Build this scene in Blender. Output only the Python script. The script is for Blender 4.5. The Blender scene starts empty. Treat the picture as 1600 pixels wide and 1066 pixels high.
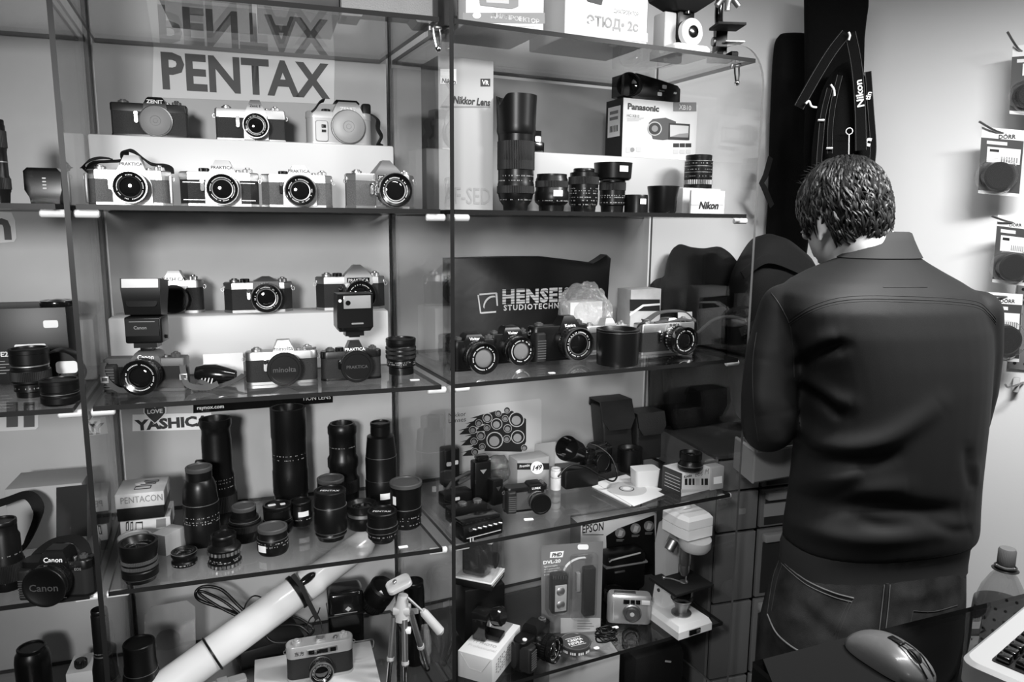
import bpy, bmesh, math, random
from mathutils import Vector as V, Matrix as Mx
from mathutils.bvhtree import BVHTree
random.seed(7)
sc = bpy.context.scene
COL = sc.collection
PI = math.pi
R = math.radians
# ---------------------------------------------------------------- camera
F_PX, PITCH, ROLL, CAMZ = 1150.0, R(9.13), R(0.5), 1.60
CW, CH = 1600, 1066
_f = V((0, math.cos(PITCH), -math.sin(PITCH))); _u0 = V((0, math.sin(PITCH), math.cos(PITCH))); _x0 = V((1, 0, 0))
_x = _x0*math.cos(ROLL) + _u0*math.sin(ROLL); _u = _u0*math.cos(ROLL) - _x0*math.sin(ROLL)
EYE = V((0, 0, CAMZ))
cd = bpy.data.cameras.new('camera'); cam = bpy.data.objects.new('camera', cd); COL.objects.link(cam)
cd.sensor_width = 36; cd.lens = F_PX/CW*36; cd.clip_start = .02
_m = Mx.Identity(4)
for i in range(3):
    _m[i][0], _m[i][1], _m[i][2], _m[i][3] = _x[i], _u[i], -_f[i], EYE[i]
cam.matrix_world = _m
sc.camera = cam

def ray(px, py):
    return (_f + _x*((px-CW/2)/F_PX) - _u*((py-CH/2)/F_PX)).normalized()
def onz(px, py, z):
    d = ray(px, py); return EYE + d*((z-CAMZ)/d.z)
def onY(px, py, Y):
    d = ray(px, py); return EYE + d*(Y/d.y)
def onplane(px, py, P, n):
    d = ray(px, py); return EYE + d*((P-EYE).dot(n)/d.dot(n))
def proj(P):
    q = P-EYE; z = q.dot(_f)
    return CW/2 + F_PX*q.dot(_x)/z, CH/2 - F_PX*q.dot(_u)/z
def zat(py, X, Y):
    lo, hi = -1.0, 4.0
    for _ in range(50):
        m = (lo+hi)/2
        if proj(V((X, Y, m)))[1] > py: lo = m
        else: hi = m
    return lo
def pxm(P, u):
    a = proj(P); b = proj(P+u*.001); return math.hypot(b[0]-a[0], b[1]-a[1])*1000
def mpp(P): return (P-EYE).dot(_f)/F_PX

# ---------------------------------------------------------------- materials
MATS = {}
def mat(name, v, rough=.5, metal=0, bump=0, bscale=200, coat=0, var=0, vscale=8, spec=.5):
    if name in MATS: return MATS[name]
    m = bpy.data.materials.new(name); m.use_nodes = True
    nt = m.node_tree; b = nt.nodes['Principled BSDF']
    b.inputs['Base Color'].default_value = (v, v, v, 1)
    b.inputs['Roughness'].default_value = rough; b.inputs['Metallic'].default_value = metal
    b.inputs['Specular IOR Level'].default_value = spec
    if coat:
        b.inputs['Coat Weight'].default_value = coat; b.inputs['Coat Roughness'].default_value = .05
    if bump or var:
        tc = nt.nodes.new('ShaderNodeTexCoord')
        if bump:
            n = nt.nodes.new('ShaderNodeTexNoise'); n.inputs['Scale'].default_value = bscale; n.inputs['Detail'].default_value = 3
            bp = nt.nodes.new('ShaderNodeBump'); bp.inputs['Strength'].default_value = bump; bp.inputs['Distance'].default_value = .002
            nt.links.new(tc.outputs['Object'], n.inputs['Vector']); nt.links.new(n.outputs['Fac'], bp.inputs['Height'])
            nt.links.new(bp.outputs['Normal'], b.inputs['Normal'])
        if var:
            n2 = nt.nodes.new('ShaderNodeTexNoise'); n2.inputs['Scale'].default_value = vscale; n2.inputs['Detail'].default_value = 5
            rp = nt.nodes.new('ShaderNodeMapRange')
            rp.inputs['From Min'].default_value = .3; rp.inputs['From Max'].default_value = .7
            rp.inputs['To Min'].default_value = v*(1-var); rp.inputs['To Max'].default_value = v*(1+var)
            nt.links.new(tc.outputs['Object'], n2.inputs['Vector']); nt.links.new(n2.outputs['Fac'], rp.inputs['Value'])
            nt.links.new(rp.outputs['Result'], b.inputs['Base Color'])
    MATS[name] = m; return m
def clear(name, tint=.95, f0=.05, fmax=.8, rough=.0, haze=0, hv=.8, bump=0, bscale=30):
    """thin clear sheet: see-through with a Fresnel-weighted mirror, optionally a milky share"""
    if name in MATS: return MATS[name]
    m = bpy.data.materials.new(name); m.use_nodes = True
    nt = m.node_tree; nt.nodes.clear(); N = nt.nodes.new; L = nt.links.new
    out = N('ShaderNodeOutputMaterial'); tr = N('ShaderNodeBsdfTransparent'); gl = N('ShaderNodeBsdfGlossy')
    tr.inputs['Color'].default_value = (tint, tint, tint, 1); gl.inputs['Roughness'].default_value = rough
    lw = N('ShaderNodeLayerWeight'); lw.inputs['Blend'].default_value = .5
    pw = N('ShaderNodeMath'); pw.operation = 'POWER'; pw.inputs[1].default_value = 4.0
    mr = N('ShaderNodeMapRange'); mr.inputs['To Min'].default_value = f0; mr.inputs['To Max'].default_value = fmax
    L(lw.outputs['Facing'], pw.inputs[0]); L(pw.outputs[0], mr.inputs['Value'])
    mx = N('ShaderNodeMixShader'); L(mr.outputs['Result'], mx.inputs[0]); L(tr.outputs[0], mx.inputs[1]); L(gl.outputs[0], mx.inputs[2])
    last = mx
    if haze:
        df = N('ShaderNodeBsdfDiffuse'); df.inputs['Color'].default_value = (hv, hv, hv, 1)
        m2 = N('ShaderNodeMixShader'); m2.inputs[0].default_value = haze
        L(mx.outputs[0], m2.inputs[1]); L(df.outputs[0], m2.inputs[2]); last = m2
    if bump:
        tc = N('ShaderNodeTexCoord'); n = N('ShaderNodeTexNoise'); n.inputs['Scale'].default_value = bscale; n.inputs['Detail'].default_value = 4
        bp = N('ShaderNodeBump'); bp.inputs['Strength'].default_value = bump; bp.inputs['Distance'].default_value = .02
        L(tc.outputs['Object'], n.inputs['Vector']); L(n.outputs['Fac'], bp.inputs['Height'])
        L(bp.outputs['Normal'], gl.inputs['Normal']); L(bp.outputs['Normal'], lw.inputs['Normal'])
    L(last.outputs[0], out.inputs['Surface'])
    MATS[name] = m; return m

BLK = mat('black_plastic', .0045, .34, spec=.35)
BLKG = mat('black_gloss', .006, .16, coat=.4)
BLKM = mat('black_matte', .010, .7, spec=.3)
RUB = mat('black_rubber', .010, .6, spec=.35)
LEA = mat('black_leatherette', .016, .55, spec=.35, bump=.5, bscale=900)
GLEA = mat('grey_leatherette', .10, .6, bump=.6, bscale=800, var=.35, vscale=700)
CHR = mat('satin_chrome', .52, .42, 1)
CHRD = mat('worn_chrome', .34, .42, 1)
POL = mat('polished_chrome', .85, .12, 1)
SIL = mat('silver_paint', .46, .38, .35)
WHT = mat('white_plastic', .82, .35)
CARD = mat('white_card', .66, .6)
CARDG = mat('grey_card', .38, .6)
PAPER = mat('label_paper', .86, .7)
INK = mat('black_ink', .012, .5)
GINK = mat('grey_ink', .22, .5)
LINK = mat('light_print', .75, .5)
DGREY = mat('dark_grey_plastic', .06, .45)
MGREY = mat('mid_grey_plastic', .22, .45)
LGREY = mat('light_grey_plastic', .5, .45)
FAB = mat('black_nylon', .008, .8, spec=.2, bump=.4, bscale=500)
FABG = mat('grey_webbing', .07, .8, bump=.4, bscale=700)
GLA = mat('lens_front_glass', .006, .03, coat=1, spec=.9)
GLAF = mat('frosted_flash_window', .75, .25, coat=.6)
BOARD = mat('cabinet_back_board', .40, .6, var=.08, vscale=6)
RISER = mat('white_riser_acrylic', .74, .42)
def translucent(m, share):
    """opal acrylic: part of the light passes through diffusely"""
    nt = m.node_tree; b = nt.nodes['Principled BSDF']; out = nt.nodes['Material Output']
    tl = nt.nodes.new('ShaderNodeBsdfTranslucent'); tl.inputs['Color'].default_value = (.9,.9,.9,1)
    mx = nt.nodes.new('ShaderNodeMixShader'); mx.inputs[0].default_value = share
    nt.links.new(b.outputs[0], mx.inputs[1]); nt.links.new(tl.outputs[0], mx.inputs[2]); nt.links.new(mx.outputs[0], out.inputs['Surface'])
translucent(RISER, .25)
GLASS = clear('cabinet_glass', .94, .045, .75)
GEDGE = mat('dark_glass_edge', .014, .4, spec=.15)
GEDGL = mat('pale_glass_edge', .12, .2, coat=.5)
CLIP = mat('clear_white_clip', .85, .2, coat=.5)
BAGC = clear('clear_plastic_bag', .93, .10, .9, .12, haze=.16, bump=1.0, bscale=35)
BLIS = clear('clear_blister', .95, .06, .8, .05, haze=.03)

# ---------------------------------------------------------------- mesh building
FRONT = Mx.Rotation(PI/2, 4, 'X')          # local z -> -y (towards the viewer of a thing), local y -> z
def T(x, y, z): return Mx.Translation((x, y, z))
def rot(a, ax): return Mx.Rotation(R(a), 4, ax)
class MB:
    def __init__(s, k=1.0): s.bm = bmesh.new(); s.k = k
    def _add(s, pts, faces, m=None):
        vs = []
        for p in pts:
            p = V(p)
            if m is not None: p = m @ p
            vs.append(s.bm.verts.new(p*s.k))
        for f in faces:
            try: s.bm.faces.new([vs[i] for i in f])
            except ValueError: pass
        return s
    def box(s, c, d, bev=0, m=None, seg=2, taper=1.0):
        x, y, z = d[0]/2, d[1]/2, d[2]/2
        pts = [(-x,-y,-z),(x,-y,-z),(x,y,-z),(-x,y,-z),(-x*taper,-y*taper,z),(x*taper,-y*taper,z),(x*taper,y*taper,z),(-x*taper,y*taper,z)]
        n0 = len(s.bm.verts)
        mm = T(*c) if m is None else m @ T(*c)
        s._add(pts, [(3,2,1,0),(4,5,6,7),(0,1,5,4),(1,2,6,5),(2,3,7,6),(3,0,4,7)], mm)
        if bev:
            s.bm.verts.ensure_lookup_table()
            vs = set(list(s.bm.verts)[n0:])
            es = [e for e in s.bm.edges if e.verts[0] in vs]
            bmesh.ops.bevel(s.bm, geom=es, offset=bev*s.k, segments=seg, affect='EDGES', profile=.5)
        return s
    def lathe(s, prof, seg=32, m=None, teeth=0, td=0, sx=1, sy=1, cap=True):
        pts, faces, idx = [], [], []
        n = teeth*2 if teeth else seg
        for r, z in prof:
            if r < 1e-6: idx.append([len(pts)]); pts.append((0,0,z)); continue
            row = []
            for j in range(n):
                a = 2*PI*j/n; rr = r-(td if teeth and j % 2 else 0)
                row.append(len(pts)); pts.append((rr*math.cos(a)*sx, rr*math.sin(a)*sy, z))
            idx.append(row)
        for a, b in zip(idx, idx[1:]):
            for j in range(n):
                k = (j+1) % n
                if len(a) == 1 and len(b) == 1: continue
                if len(a) == 1: faces.append((a[0], b[k], b[j])[::-1])
                elif len(b) == 1: faces.append((a[j], a[k], b[0]))
                else: faces.append((a[j], a[k], b[k], b[j]))
        if cap and len(idx[0]) > 1: faces.append(tuple(idx[0][::-1]))
        if cap and len(idx[-1]) > 1: faces.append(tuple(idx[-1]))
        return s._add(pts, faces, m)
    def cyl(s, p, r, h, m=None, seg=24, bev=0):
        mm = T(*p) if m is None else m @ T(*p)
        if bev: return s.lathe([(r-bev,0),(r,bev),(r,h-bev),(r-bev,h)], seg, mm)
        return s.lathe([(r,0),(r,h)], seg, mm)
    def prism(s, poly, z0, z1, m=None, inset=0):
        n = len(poly)
        pts = [(x,y,z0) for x,y in poly]
        if inset:
            cx = sum(p[0] for p in poly)/n; cy = sum(p[1] for p in poly)/n
            def ins(p):
                dx, dy = p[0]-cx, p[1]-cy; l = math.hypot(dx, dy) or 1
                return (p[0]-dx/l*inset, p[1]-dy/l*inset)
            pts += [(x,y,z1-inset) for x,y in poly] + [(*ins(p), z1) for p in poly]
            rings = 3
        else:
            pts += [(x,y,z1) for x,y in poly]; rings = 2
        faces = [tuple(range(n))[::-1], tuple((rings-1)*n+i for i in range(n))]
        for q in range(rings-1):
            for i in range(n):
                j = (i+1) % n
                faces.append((q*n+i, q*n+j, (q+1)*n+j, (q+1)*n+i))
        return s._add(pts, faces, m)
    def loft(s, rings, m=None, cap=True):
        n = len(rings[0]); pts = [p for r in rings for p in r]; faces = []
        for q in range(len(rings)-1):
            for i in range(n):
                j = (i+1) % n
                faces.append((q*n+i, q*n+j, (q+1)*n+j, (q+1)*n+i))
        if cap:
            faces.append(tuple(range(n))[::-1]); faces.append(tuple((len(rings)-1)*n+i for i in range(n)))
        return s._add(pts, faces, m)
    def tube(s, path, r, seg=8, m=None, flat=None, up=None):
        """path of points; r number or list; flat=(a,b) gives a rectangular strap section"""
        path = [V(p) for p in path]; n = len(path); rings = []
        t0 = (path[1]-path[0]).normalized()
        nrm = V(up) if up is not None else (V((0,0,1)) if abs(t0.z) < .9 else V((1,0,0)))
        for i in range(n):
            t = (path[min(i+1,n-1)]-path[max(i-1,0)])
            t = t.normalized() if t.length > 1e-9 else t0
            nn = nrm - t*nrm.dot(t)
            if nn.length < 1e-5: nn = t.orthogonal()
            nn.normalize()
            if up is None: nrm = nn
            b = t.cross(nn)
            if flat:
                a, c = flat
                rings.append([path[i]+b*a/2+nn*c/2, path[i]-b*a/2+nn*c/2, path[i]-b*a/2-nn*c/2, path[i]+b*a/2-nn*c/2])
            else:
                ri = r[i] if isinstance(r, (list, tuple)) else r
                rings.append([path[i]+(nn*math.cos(2*PI*j/seg)+b*math.sin(2*PI*j/seg))*ri for j in range(seg)])
        return s.loft(rings, m)
    def ball(s, c, r, m=None, seg=16, rings=10, sc=(1,1,1)):
        mm = T(*c) @ Mx.Diagonal((sc[0],sc[1],sc[2],1)); mm = mm if m is None else m @ mm
        return s.lathe([(r*math.sin(PI*i/rings), -r*math.cos(PI*i/rings)) for i in range(rings+1)], seg, mm)
    def build(s, name, mt, parent=None, ang=38, loc=None, rz=None):
        bmesh.ops.recalc_face_normals(s.bm, faces=s.bm.faces)
        me = bpy.data.meshes.new(name); s.bm.to_mesh(me); s.bm.free()
        return link(name, me, mt, parent, ang, loc, rz)
def link(name, me, mt, parent=None, ang=38, loc=None, rz=None):
    for q in (mt if isinstance(mt, (list, tuple)) else [mt]): me.materials.append(q)
    if ang and len(me.polygons):
        me.polygons.foreach_set('use_smooth', [True]*len(me.polygons)); me.set_sharp_from_angle(angle=R(ang))
    o = bpy.data.objects.new(name, me); COL.objects.link(o)
    if parent: o.parent = parent
    if loc is not None: o.location = loc
    if rz is not None: o.rotation_euler = (0,0,rz)
    return o
def smooth_path(pts, n=6):
    pts = [V(p) for p in pts]; out = []
    for i in range(len(pts)-1):
        p0, p1, p2, p3 = pts[max(i-1,0)], pts[i], pts[i+1], pts[min(i+2,len(pts)-1)]
        for j in range(n):
            t = j/n
            out.append(.5*((2*p1)+(p2-p0)*t+(2*p0-5*p1+4*p2-p3)*t*t+(3*p1-p0-3*p2+p3)*t**3))
    return out+[pts[-1]]
def rrect(w, h, r, n=4, cx=0, cy=0):
    out = []
    for sx, sy, a0 in ((1,1,0),(-1,1,90),(-1,-1,180),(1,-1,270)):
        for i in range(n+1):
            a = R(a0+90*i/n); out.append((cx+sx*(w/2-r)+r*math.cos(a), cy+sy*(h/2-r)+r*math.sin(a)))
    return out
def thing(name, label, cat, loc=(0,0,0), rz=0, group=None):
    o = bpy.data.objects.new(name, None); COL.objects.link(o); o.empty_display_size = .02
    o.location = loc; o.rotation_euler = (0,0,rz); tag(o, label, cat, group); return o
def tag(o, label, cat, group=None):
    o['label'] = label; o['category'] = cat
    if group: o['group'] = group
    return o
def struct(o): o['kind'] = 'structure'; return o
_txt = 0
def text_mesh(s, w=None, h=None, bold=0, shear=0, ext=.00025, align='CENTER', spacing=1.0):
    """flat lettering in the XY plane fitted to w (and h)"""
    c = bpy.data.curves.new('t', 'FONT'); c.body = s; c.offset = bold; c.shear = shear; c.space_character = spacing
    c.resolution_u = 2
    o = bpy.data.objects.new('t', c)
    me = bpy.data.meshes.new_from_object(o)
    bpy.data.objects.remove(o); bpy.data.curves.remove(c)
    if not len(me.vertices): return me
    xs = [v.co.x for v in me.vertices]; ys = [v.co.y for v in me.vertices]
    x0, x1, y0, y1 = min(xs), max(xs), min(ys), max(ys)
    fx = w/(x1-x0) if w else h/(y1-y0)
    fy = h/(y1-y0) if h else fx
    for v in me.vertices:
        v.co = ((v.co.x-(x0+x1)/2)*fx, (v.co.y-(y0+y1)/2)*fy, 0)
    return me
def letter(parent, s, p, w=None, h=None, m=INK, M=FRONT, name='lettering', **kw):
    """lettering on a face of PARENT; p in the parent's space, M turns the XY plane onto the face"""
    me = text_mesh(s, w, h, **kw)
    me.transform(T(*p) @ M)
    return link(name, me, m, parent, 0)
def flatpoly(parent, poly, p, mt, M=FRONT, name='print', t=.0003):
    """a thin printed or stuck-on shape"""
    b = MB(); b.prism(poly, 0, t, T(*p) @ M); return b.build(name, mt, parent, 0)
def sticker(parent, w, h, p, M=FRONT, mt=None, name='price_sticker', r=None):
    return flatpoly(parent, rrect(w, h, r if r is not None else min(w,h)*.25), p, mt or PAPER, M, name, .0006)
# ---------------------------------------------------------------- layout
B0 = 1.35
THL, THR = R(18.4), R(25.4)
uL, uR = V((math.cos(THL), math.sin(THL), 0)), V((math.cos(THR), math.sin(THR), 0))
vL, vR = V((-math.sin(THL), math.cos(THL), 0)), V((-math.sin(THR), math.cos(THR), 0))
pB = V((-.0815*B0, B0, 0)); pA = pB - uL*(.4533*B0); pC = pB + uR*(.5315*B0)
pBb = V((-.2037*B0, 1.257*B0, 0)); pAb = V((-.6176*B0, 1.119*B0, 0)); pCb = pC + vR*(.285*B0)
pF = pA - uL*.40; pFb = pAb - uL*.42
Zs = [zat(32, pB.x, pB.y), zat(331, pB.x, pB.y), zat(604, pB.x, pB.y), zat(857, pB.x, pB.y), zat(1094, pB.x, pB.y)]
ZT = [z+.0046 for z in Zs]       # shelf top faces
CEIL = 2.75

# ---------------------------------------------------------------- room
WALLM = mat('white_painted_wall', .78, .75, bump=.08, bscale=120)
uW = V((math.cos(THR), math.sin(THR), 0))
wb0 = pCb + vR*.035
corner = wb0 + uW*.66
AWR = R(-35)
uWR = V((math.cos(AWR), math.sin(AWR), 0)); nWR = V((uWR.y, -uWR.x, 0))   # normal towards the camera
def wall(name, a, b, n, z0=0, z1=CEIL, t=.10, m=None):
    """slab from a to b; n points out of the room"""
    q = [a, b, b+n*t, a+n*t]
    mb = MB(); mb.prism([(p.x, p.y) for p in q], z0, z1); return struct(mb.build(name, m or WALLM, None, 0))
wallL0 = pFb + vL*.06 - uL*1.2
mid = pBb + vL*.06
wall('wall_back', wb0-uW*.62, corner+uW*.05, vR)
wall('wall_left', wallL0, wb0-uW*.60, V((-(wb0-uW*.60-wallL0).y, (wb0-uW*.60-wallL0).x, 0)).normalized())
wall('wall_right', corner, corner+uWR*2.6, -nWR)
fl = MB(); fl.box((0, 1.0, -.03), (7, 6, .06)); struct(fl.build('floor', mat('dark_floor', .05, .5), None, 0))
ce = MB(); ce.box((0, 1.0, CEIL+.03), (7, 6, .06)); struct(ce.build('ceiling', mat('ceiling_paint', .7, .8), None, 0))

# ---------------------------------------------------------------- cabinets
GT = .008
def slab_glass(mb_poly, z0, z1, name, parent, edge=GEDGE):
    """glass plate: clear faces top and bottom, dark edges"""
    mb = MB(); mb.prism(mb_poly, z0, z1)
    o = mb.build(name, [GLASS, edge], parent, 0)
    for p in o.data.polygons:
        p.material_index = 0 if abs(p.normal.z) > .9 else 1
    return o
def panel(a, b, z0, z1, name, parent, round_front=0, edge=GEDGE, t=GT):
    """upright glass panel from front point a to back point b"""
    d = (b-a).normalized(); L = (b-a).length; n = V((-d.y, d.x, 0))
    if round_front:
        r = round_front
        poly = [(0,z0)] + [(r-r*math.cos(R(q*9)), z1-r+r*math.sin(R(q*9))) for q in range(11)] + [(L,z1),(L,z0)]
    else:
        poly = [(0,z0),(0,z1),(L,z1),(L,z0)]
    m = Mx((( d.x, 0, n.x, a.x-n.x*t/2), (d.y, 0, n.y, a.y-n.y*t/2), (0,1,0,0), (0,0,0,1)))
    mb = MB(); mb.prism(poly, 0, t, m)
    o = mb.build(name, [GLASS, edge], parent, 0)
    for p in o.data.polygons:
        p.material_index = 0 if abs(p.normal.dot(n)) > .9 else 1
    return o
def clip(parent, p, u, l=.036, r=.0065, m=None):
    mb = MB(); q = Mx.Translation(p) @ u.to_track_quat('Z', 'Y').to_matrix().to_4x4()
    mb.cyl((0,0,-l/2), r, l, q, 14, .002); mb.cyl((0,0,-.006), r*.8, .012, q, 12)
    return mb.build('shelf_clip', m or CLIP, parent)
def cabinet(label, a, b, ab, bb, u, v, zt, gaps, panels, backs, zb0=.1):
    t = thing('display_cabinet', label, 'display cabinet', (0,0,0))
    for (p, q, z1, rr) in panels: panel(p, q, .45, z1, 'side_panel', t, rr, GEDGE if not rr else GEDGL, GT if not rr else .006)
    n = V((-(bb-ab).y, (bb-ab).x, 0)).normalized()
    ud = (bb-ab).normalized()*.008; mb = MB(); q = [ab+ud, bb-ud, bb-ud+n*.012, ab+ud+n*.012]
    mb.prism([(p.x, p.y) for p in q], zb0, zt); mb.build('back_board', backs, t, 0)
    for i, z in enumerate(Zs):
        ga, gb = gaps
        f0, f1 = a+u*ga, b-u*gb
        e0, e1 = ab+(bb-ab).normalized()*ga, bb-(bb-ab).normalized()*gb
        s = slab_glass([(p.x, p.y) for p in (f0, f1, e1-n*.002, e0-n*.002)], z-.0042, z+.0042, 'shelf', t)
        if 0 < i < 4:
            for (p, w, e) in ((a, (ab-a).normalized(), 1), (b, (bb-b).normalized(), -1)):
                clip(s, p + w*.022 + V((0,0,z-.0105)) + u*e*(.0235), u)
    return t
cabL = cabinet('glass display cabinet holding rows of chrome film cameras and standing lenses', pA, pB, pAb, pBb, uL, vL, Zs[0]+.30, (.012, .022),
               [(pA, pAb, Zs[0]+.4, 0)], BOARD)
cabR = cabinet('glass display cabinet with round-cornered side pane, next to the man in the jacket', pB, pC, pBb, pCb, uR, vR, Zs[0]-.01, (.005, .026),
               [(pB, pBb, Zs[0]+.4, 0), (pC, pCb, Zs[0]+.055, .11)], BOARD)
cabF = cabinet('dim glass display cabinet cut off by the picture edge, holding a black boxed battery grip', pF, pA, pFb, pAb, uL, vL, Zs[0]+.30, (.01, .016), [(pF, pFb, Zs[0]+.4, 0)], BOARD)

# ---------------------------------------------------------------- light
def area(name, loc, target, sx, sy, w, spread=180):
    l = bpy.data.lights.new(name, 'AREA'); l.shape = 'RECTANGLE'; l.size = sx; l.size_y = sy; l.energy = w; l.spread = R(spread)
    o = bpy.data.objects.new(name, l); COL.objects.link(o); o.location = loc
    o.rotation_euler = (V(target)-V(loc)).to_track_quat('-Z', 'Y').to_euler(); return o
area('ceiling_tube_lamp', (.32, .80, 2.42), (.28, 1.10, 1.2), 1.0, .12, 13)
area('pendant_strip_lamp', (1.02, 1.10, 2.20), (1.03, 1.18, 0), .50, .14, 31)
def spot_lamp(name, loc, target, w, ang, blend, r=.06):
    l = bpy.data.lights.new(name, 'SPOT'); l.energy = w; l.spot_size = R(ang); l.spot_blend = blend; l.shadow_soft_size = r
    o = bpy.data.objects.new(name, l); COL.objects.link(o); o.location = loc
    o.rotation_euler = (V(target)-V(loc)).to_track_quat('-Z', 'Y').to_euler(); return o
spot_lamp('track_spot_lamp', (-.15, -1.5, 1.95), (-.46, 1.4, 1.36), 330, 37, .85, .22)  # unseen spot added to brighten the cabinet fronts, cone kept off the man
spot_lamp('track_spot_lamp', (-.55, -.8, 2.35), (.33, 1.55, .86), 120, 21, .9, .12)  # second added spot, only to brighten the microscope end of the lowest shelf
wd = bpy.data.worlds.new('World'); sc.world = wd; wd.use_nodes = True
wd.node_tree.nodes['Background'].inputs[0].default_value = (1,1,1,1); wd.node_tree.nodes['Background'].inputs[1].default_value = .022
sc.view_settings.view_transform = 'Standard'; sc.view_settings.look = 'None'; sc.view_settings.gamma = 1; sc.view_settings.exposure = 0
sc.cycles.transparent_max_bounces = 40; sc.cycles.max_bounces = 10; sc.cycles.glossy_bounces = 5
# ---------------------------------------------------------------- cameras
DEBUG = 0
TH = {'L': THL, 'R': THR, 'F': THL}; FP = {'L': (pA, vL), 'R': (pB, vR), 'F': (pA, vL)}
def spot(px, pyb, z, cab, dep=None):
    """where a thing seen at a pixel stands: on the level z, or at a depth behind the cabinet's front line"""
    if dep is None: return onz(px, pyb, z)
    P = onplane(px, pyb, FP[cab][0]+FP[cab][1]*dep*(B0/1.2), FP[cab][1]); P.z = z; return P
def put(px0, px1, pyb, z, cab, dyaw=0, dep=None):
    """point of a shelf under the middle of a front face, and the face's true width"""
    a = TH[cab]+R(dyaw); u = V((math.cos(a), math.sin(a), 0)); v = V((-u.y, u.x, 0))
    P = spot((px0+px1)/2, pyb, z, cab, dep); w = (px1-px0)/pxm(P, u)
    if DEBUG: print('PUT', px0, px1, 'dep %.3f w %.3f' % ((P-FP[cab][0]).dot(FP[cab][1]), w))
    return P, u, v, w, a
def ring_marks(mb, r0, r1, z, m, n=40, fill=.6, arcs=((200,340),(20,160))):
    for a0, a1 in arcs:
        k = max(2, int(n*(a1-a0)/360))
        for i in range(k):
            if random.random() > .8: continue
            a = R(a0+(a1-a0)*i/k); da = R(360/n*fill)
            pts = [(r0*math.cos(a), r0*math.sin(a), z), (r1*math.cos(a), r1*math.sin(a), z), (r1*math.cos(a+da), r1*math.sin(a+da), z), (r0*math.cos(a+da), r0*math.sin(a+da), z)]
            mb._add(pts, [(0,1,2,3)], m)
def lens_on(parent, k, x, z, y, r, L, style='open', ring=BLKG, rimm=BLKG, knurl=BLK, tilt=None, marks=True, capname=None, chromeband=False, glass=None, zebra=False):
    """lens pointing out of a camera's front face; all in mm"""
    M = T(x, y, z) @ FRONT
    b = MB(k); b.lathe([(r*.88,-2),(r*.88,L*.22),(r*.96,L*.26),(r*.96,L*.34),(r*.92,L*.36),(r*.92,L*.62),(r*.98,L*.66),(r,L*.7),(r,L-1),(r-1.2,L),(r-2.6,L),(r-3.4,L-3),(r*.66,L-5.5),(r*.64,L-11),(0,L-11)], 44, M)
    o = b.build('lens', ring, parent)
    b = MB(k); b.lathe([(r*.93,L*.36),(r*1.0,L*.38),(r*1.0,L*.60),(r*.93,L*.62)], 8, M, teeth=36, td=1.1); b.build('focus_ring', knurl, o, 30)
    if zebra:
        b = MB(k); b.lathe([(r*.94,L*.24),(r*1.0,L*.25),(r*1.0,L*.33),(r*.94,L*.34)], 8, M, teeth=26, td=2.2); b.build('aperture_ring', CHR, o, 20)
    if chromeband:
        b = MB(k); b.lathe([(r*.97,L*.10),(r*.97,L*.2)], 40, M); b.build('aperture_ring', CHR, o)
    if style == 'cap':
        b = MB(k); b.lathe([(r+1,L-5),(r+1.4,L-4),(r+1.4,L+1.5),(r+.3,L+3),(r*.86,L+3),(r*.84,L+2.4),(0,L+2.4)], 48, M); c = b.build('lens_cap', BLK, o)
        if capname:
            letter(c, capname, (k*x, k*(y-L-2.7), k*z), w=k*r*1.35, m=DGREY, bold=.01)
    else:
        b = MB(k); b.lathe([(r+.15,L-3.5),(r+.3,L-1),(r-.4,L+.5),(r-1.8,L+.5),(r-2.6,L-2.5)], 48, M, cap=False); b.build('front_ring', rimm, o)
        if marks:
            b = MB(k); ring_marks(b, r*.70, r*.80, L-4.4, M, 56, .55, ((0,360),)); b.build('engraving', LINK, o, 0)
        b = MB(k); b.lathe([(r*.66,L-9.5),(r*.62,L-8),(r*.4,L-6.4),(r*.2,L-5.6),(0,L-5.4)], 36, M); g = b.build('front_glass', glass or GLA, o)
        b = MB(k); b.lathe([(r*.66,L-5.6),(r*.64,L-4.8),(r*.58,L-5.2)], 36, M, cap=False); b.build('glass_ring', CHRD if rimm is not BLKG else BLK, o)
    return o
def body_outline(w, d, kind):
    if kind == 'oct':
        c = d*.42
        return [(w/2-c,-d/2),(w/2,-d/2+c),(w/2,d/2-c*.6),(w/2-c*.6,d/2),(-w/2+c*.6,d/2),(-w/2,d/2-c*.6),(-w/2,-d/2+c),(-w/2+c,-d/2)]
    if kind == 'box': return rrect(w, d, 4, 3)
    return rrect(w, d, d*.42, 6)
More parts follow.
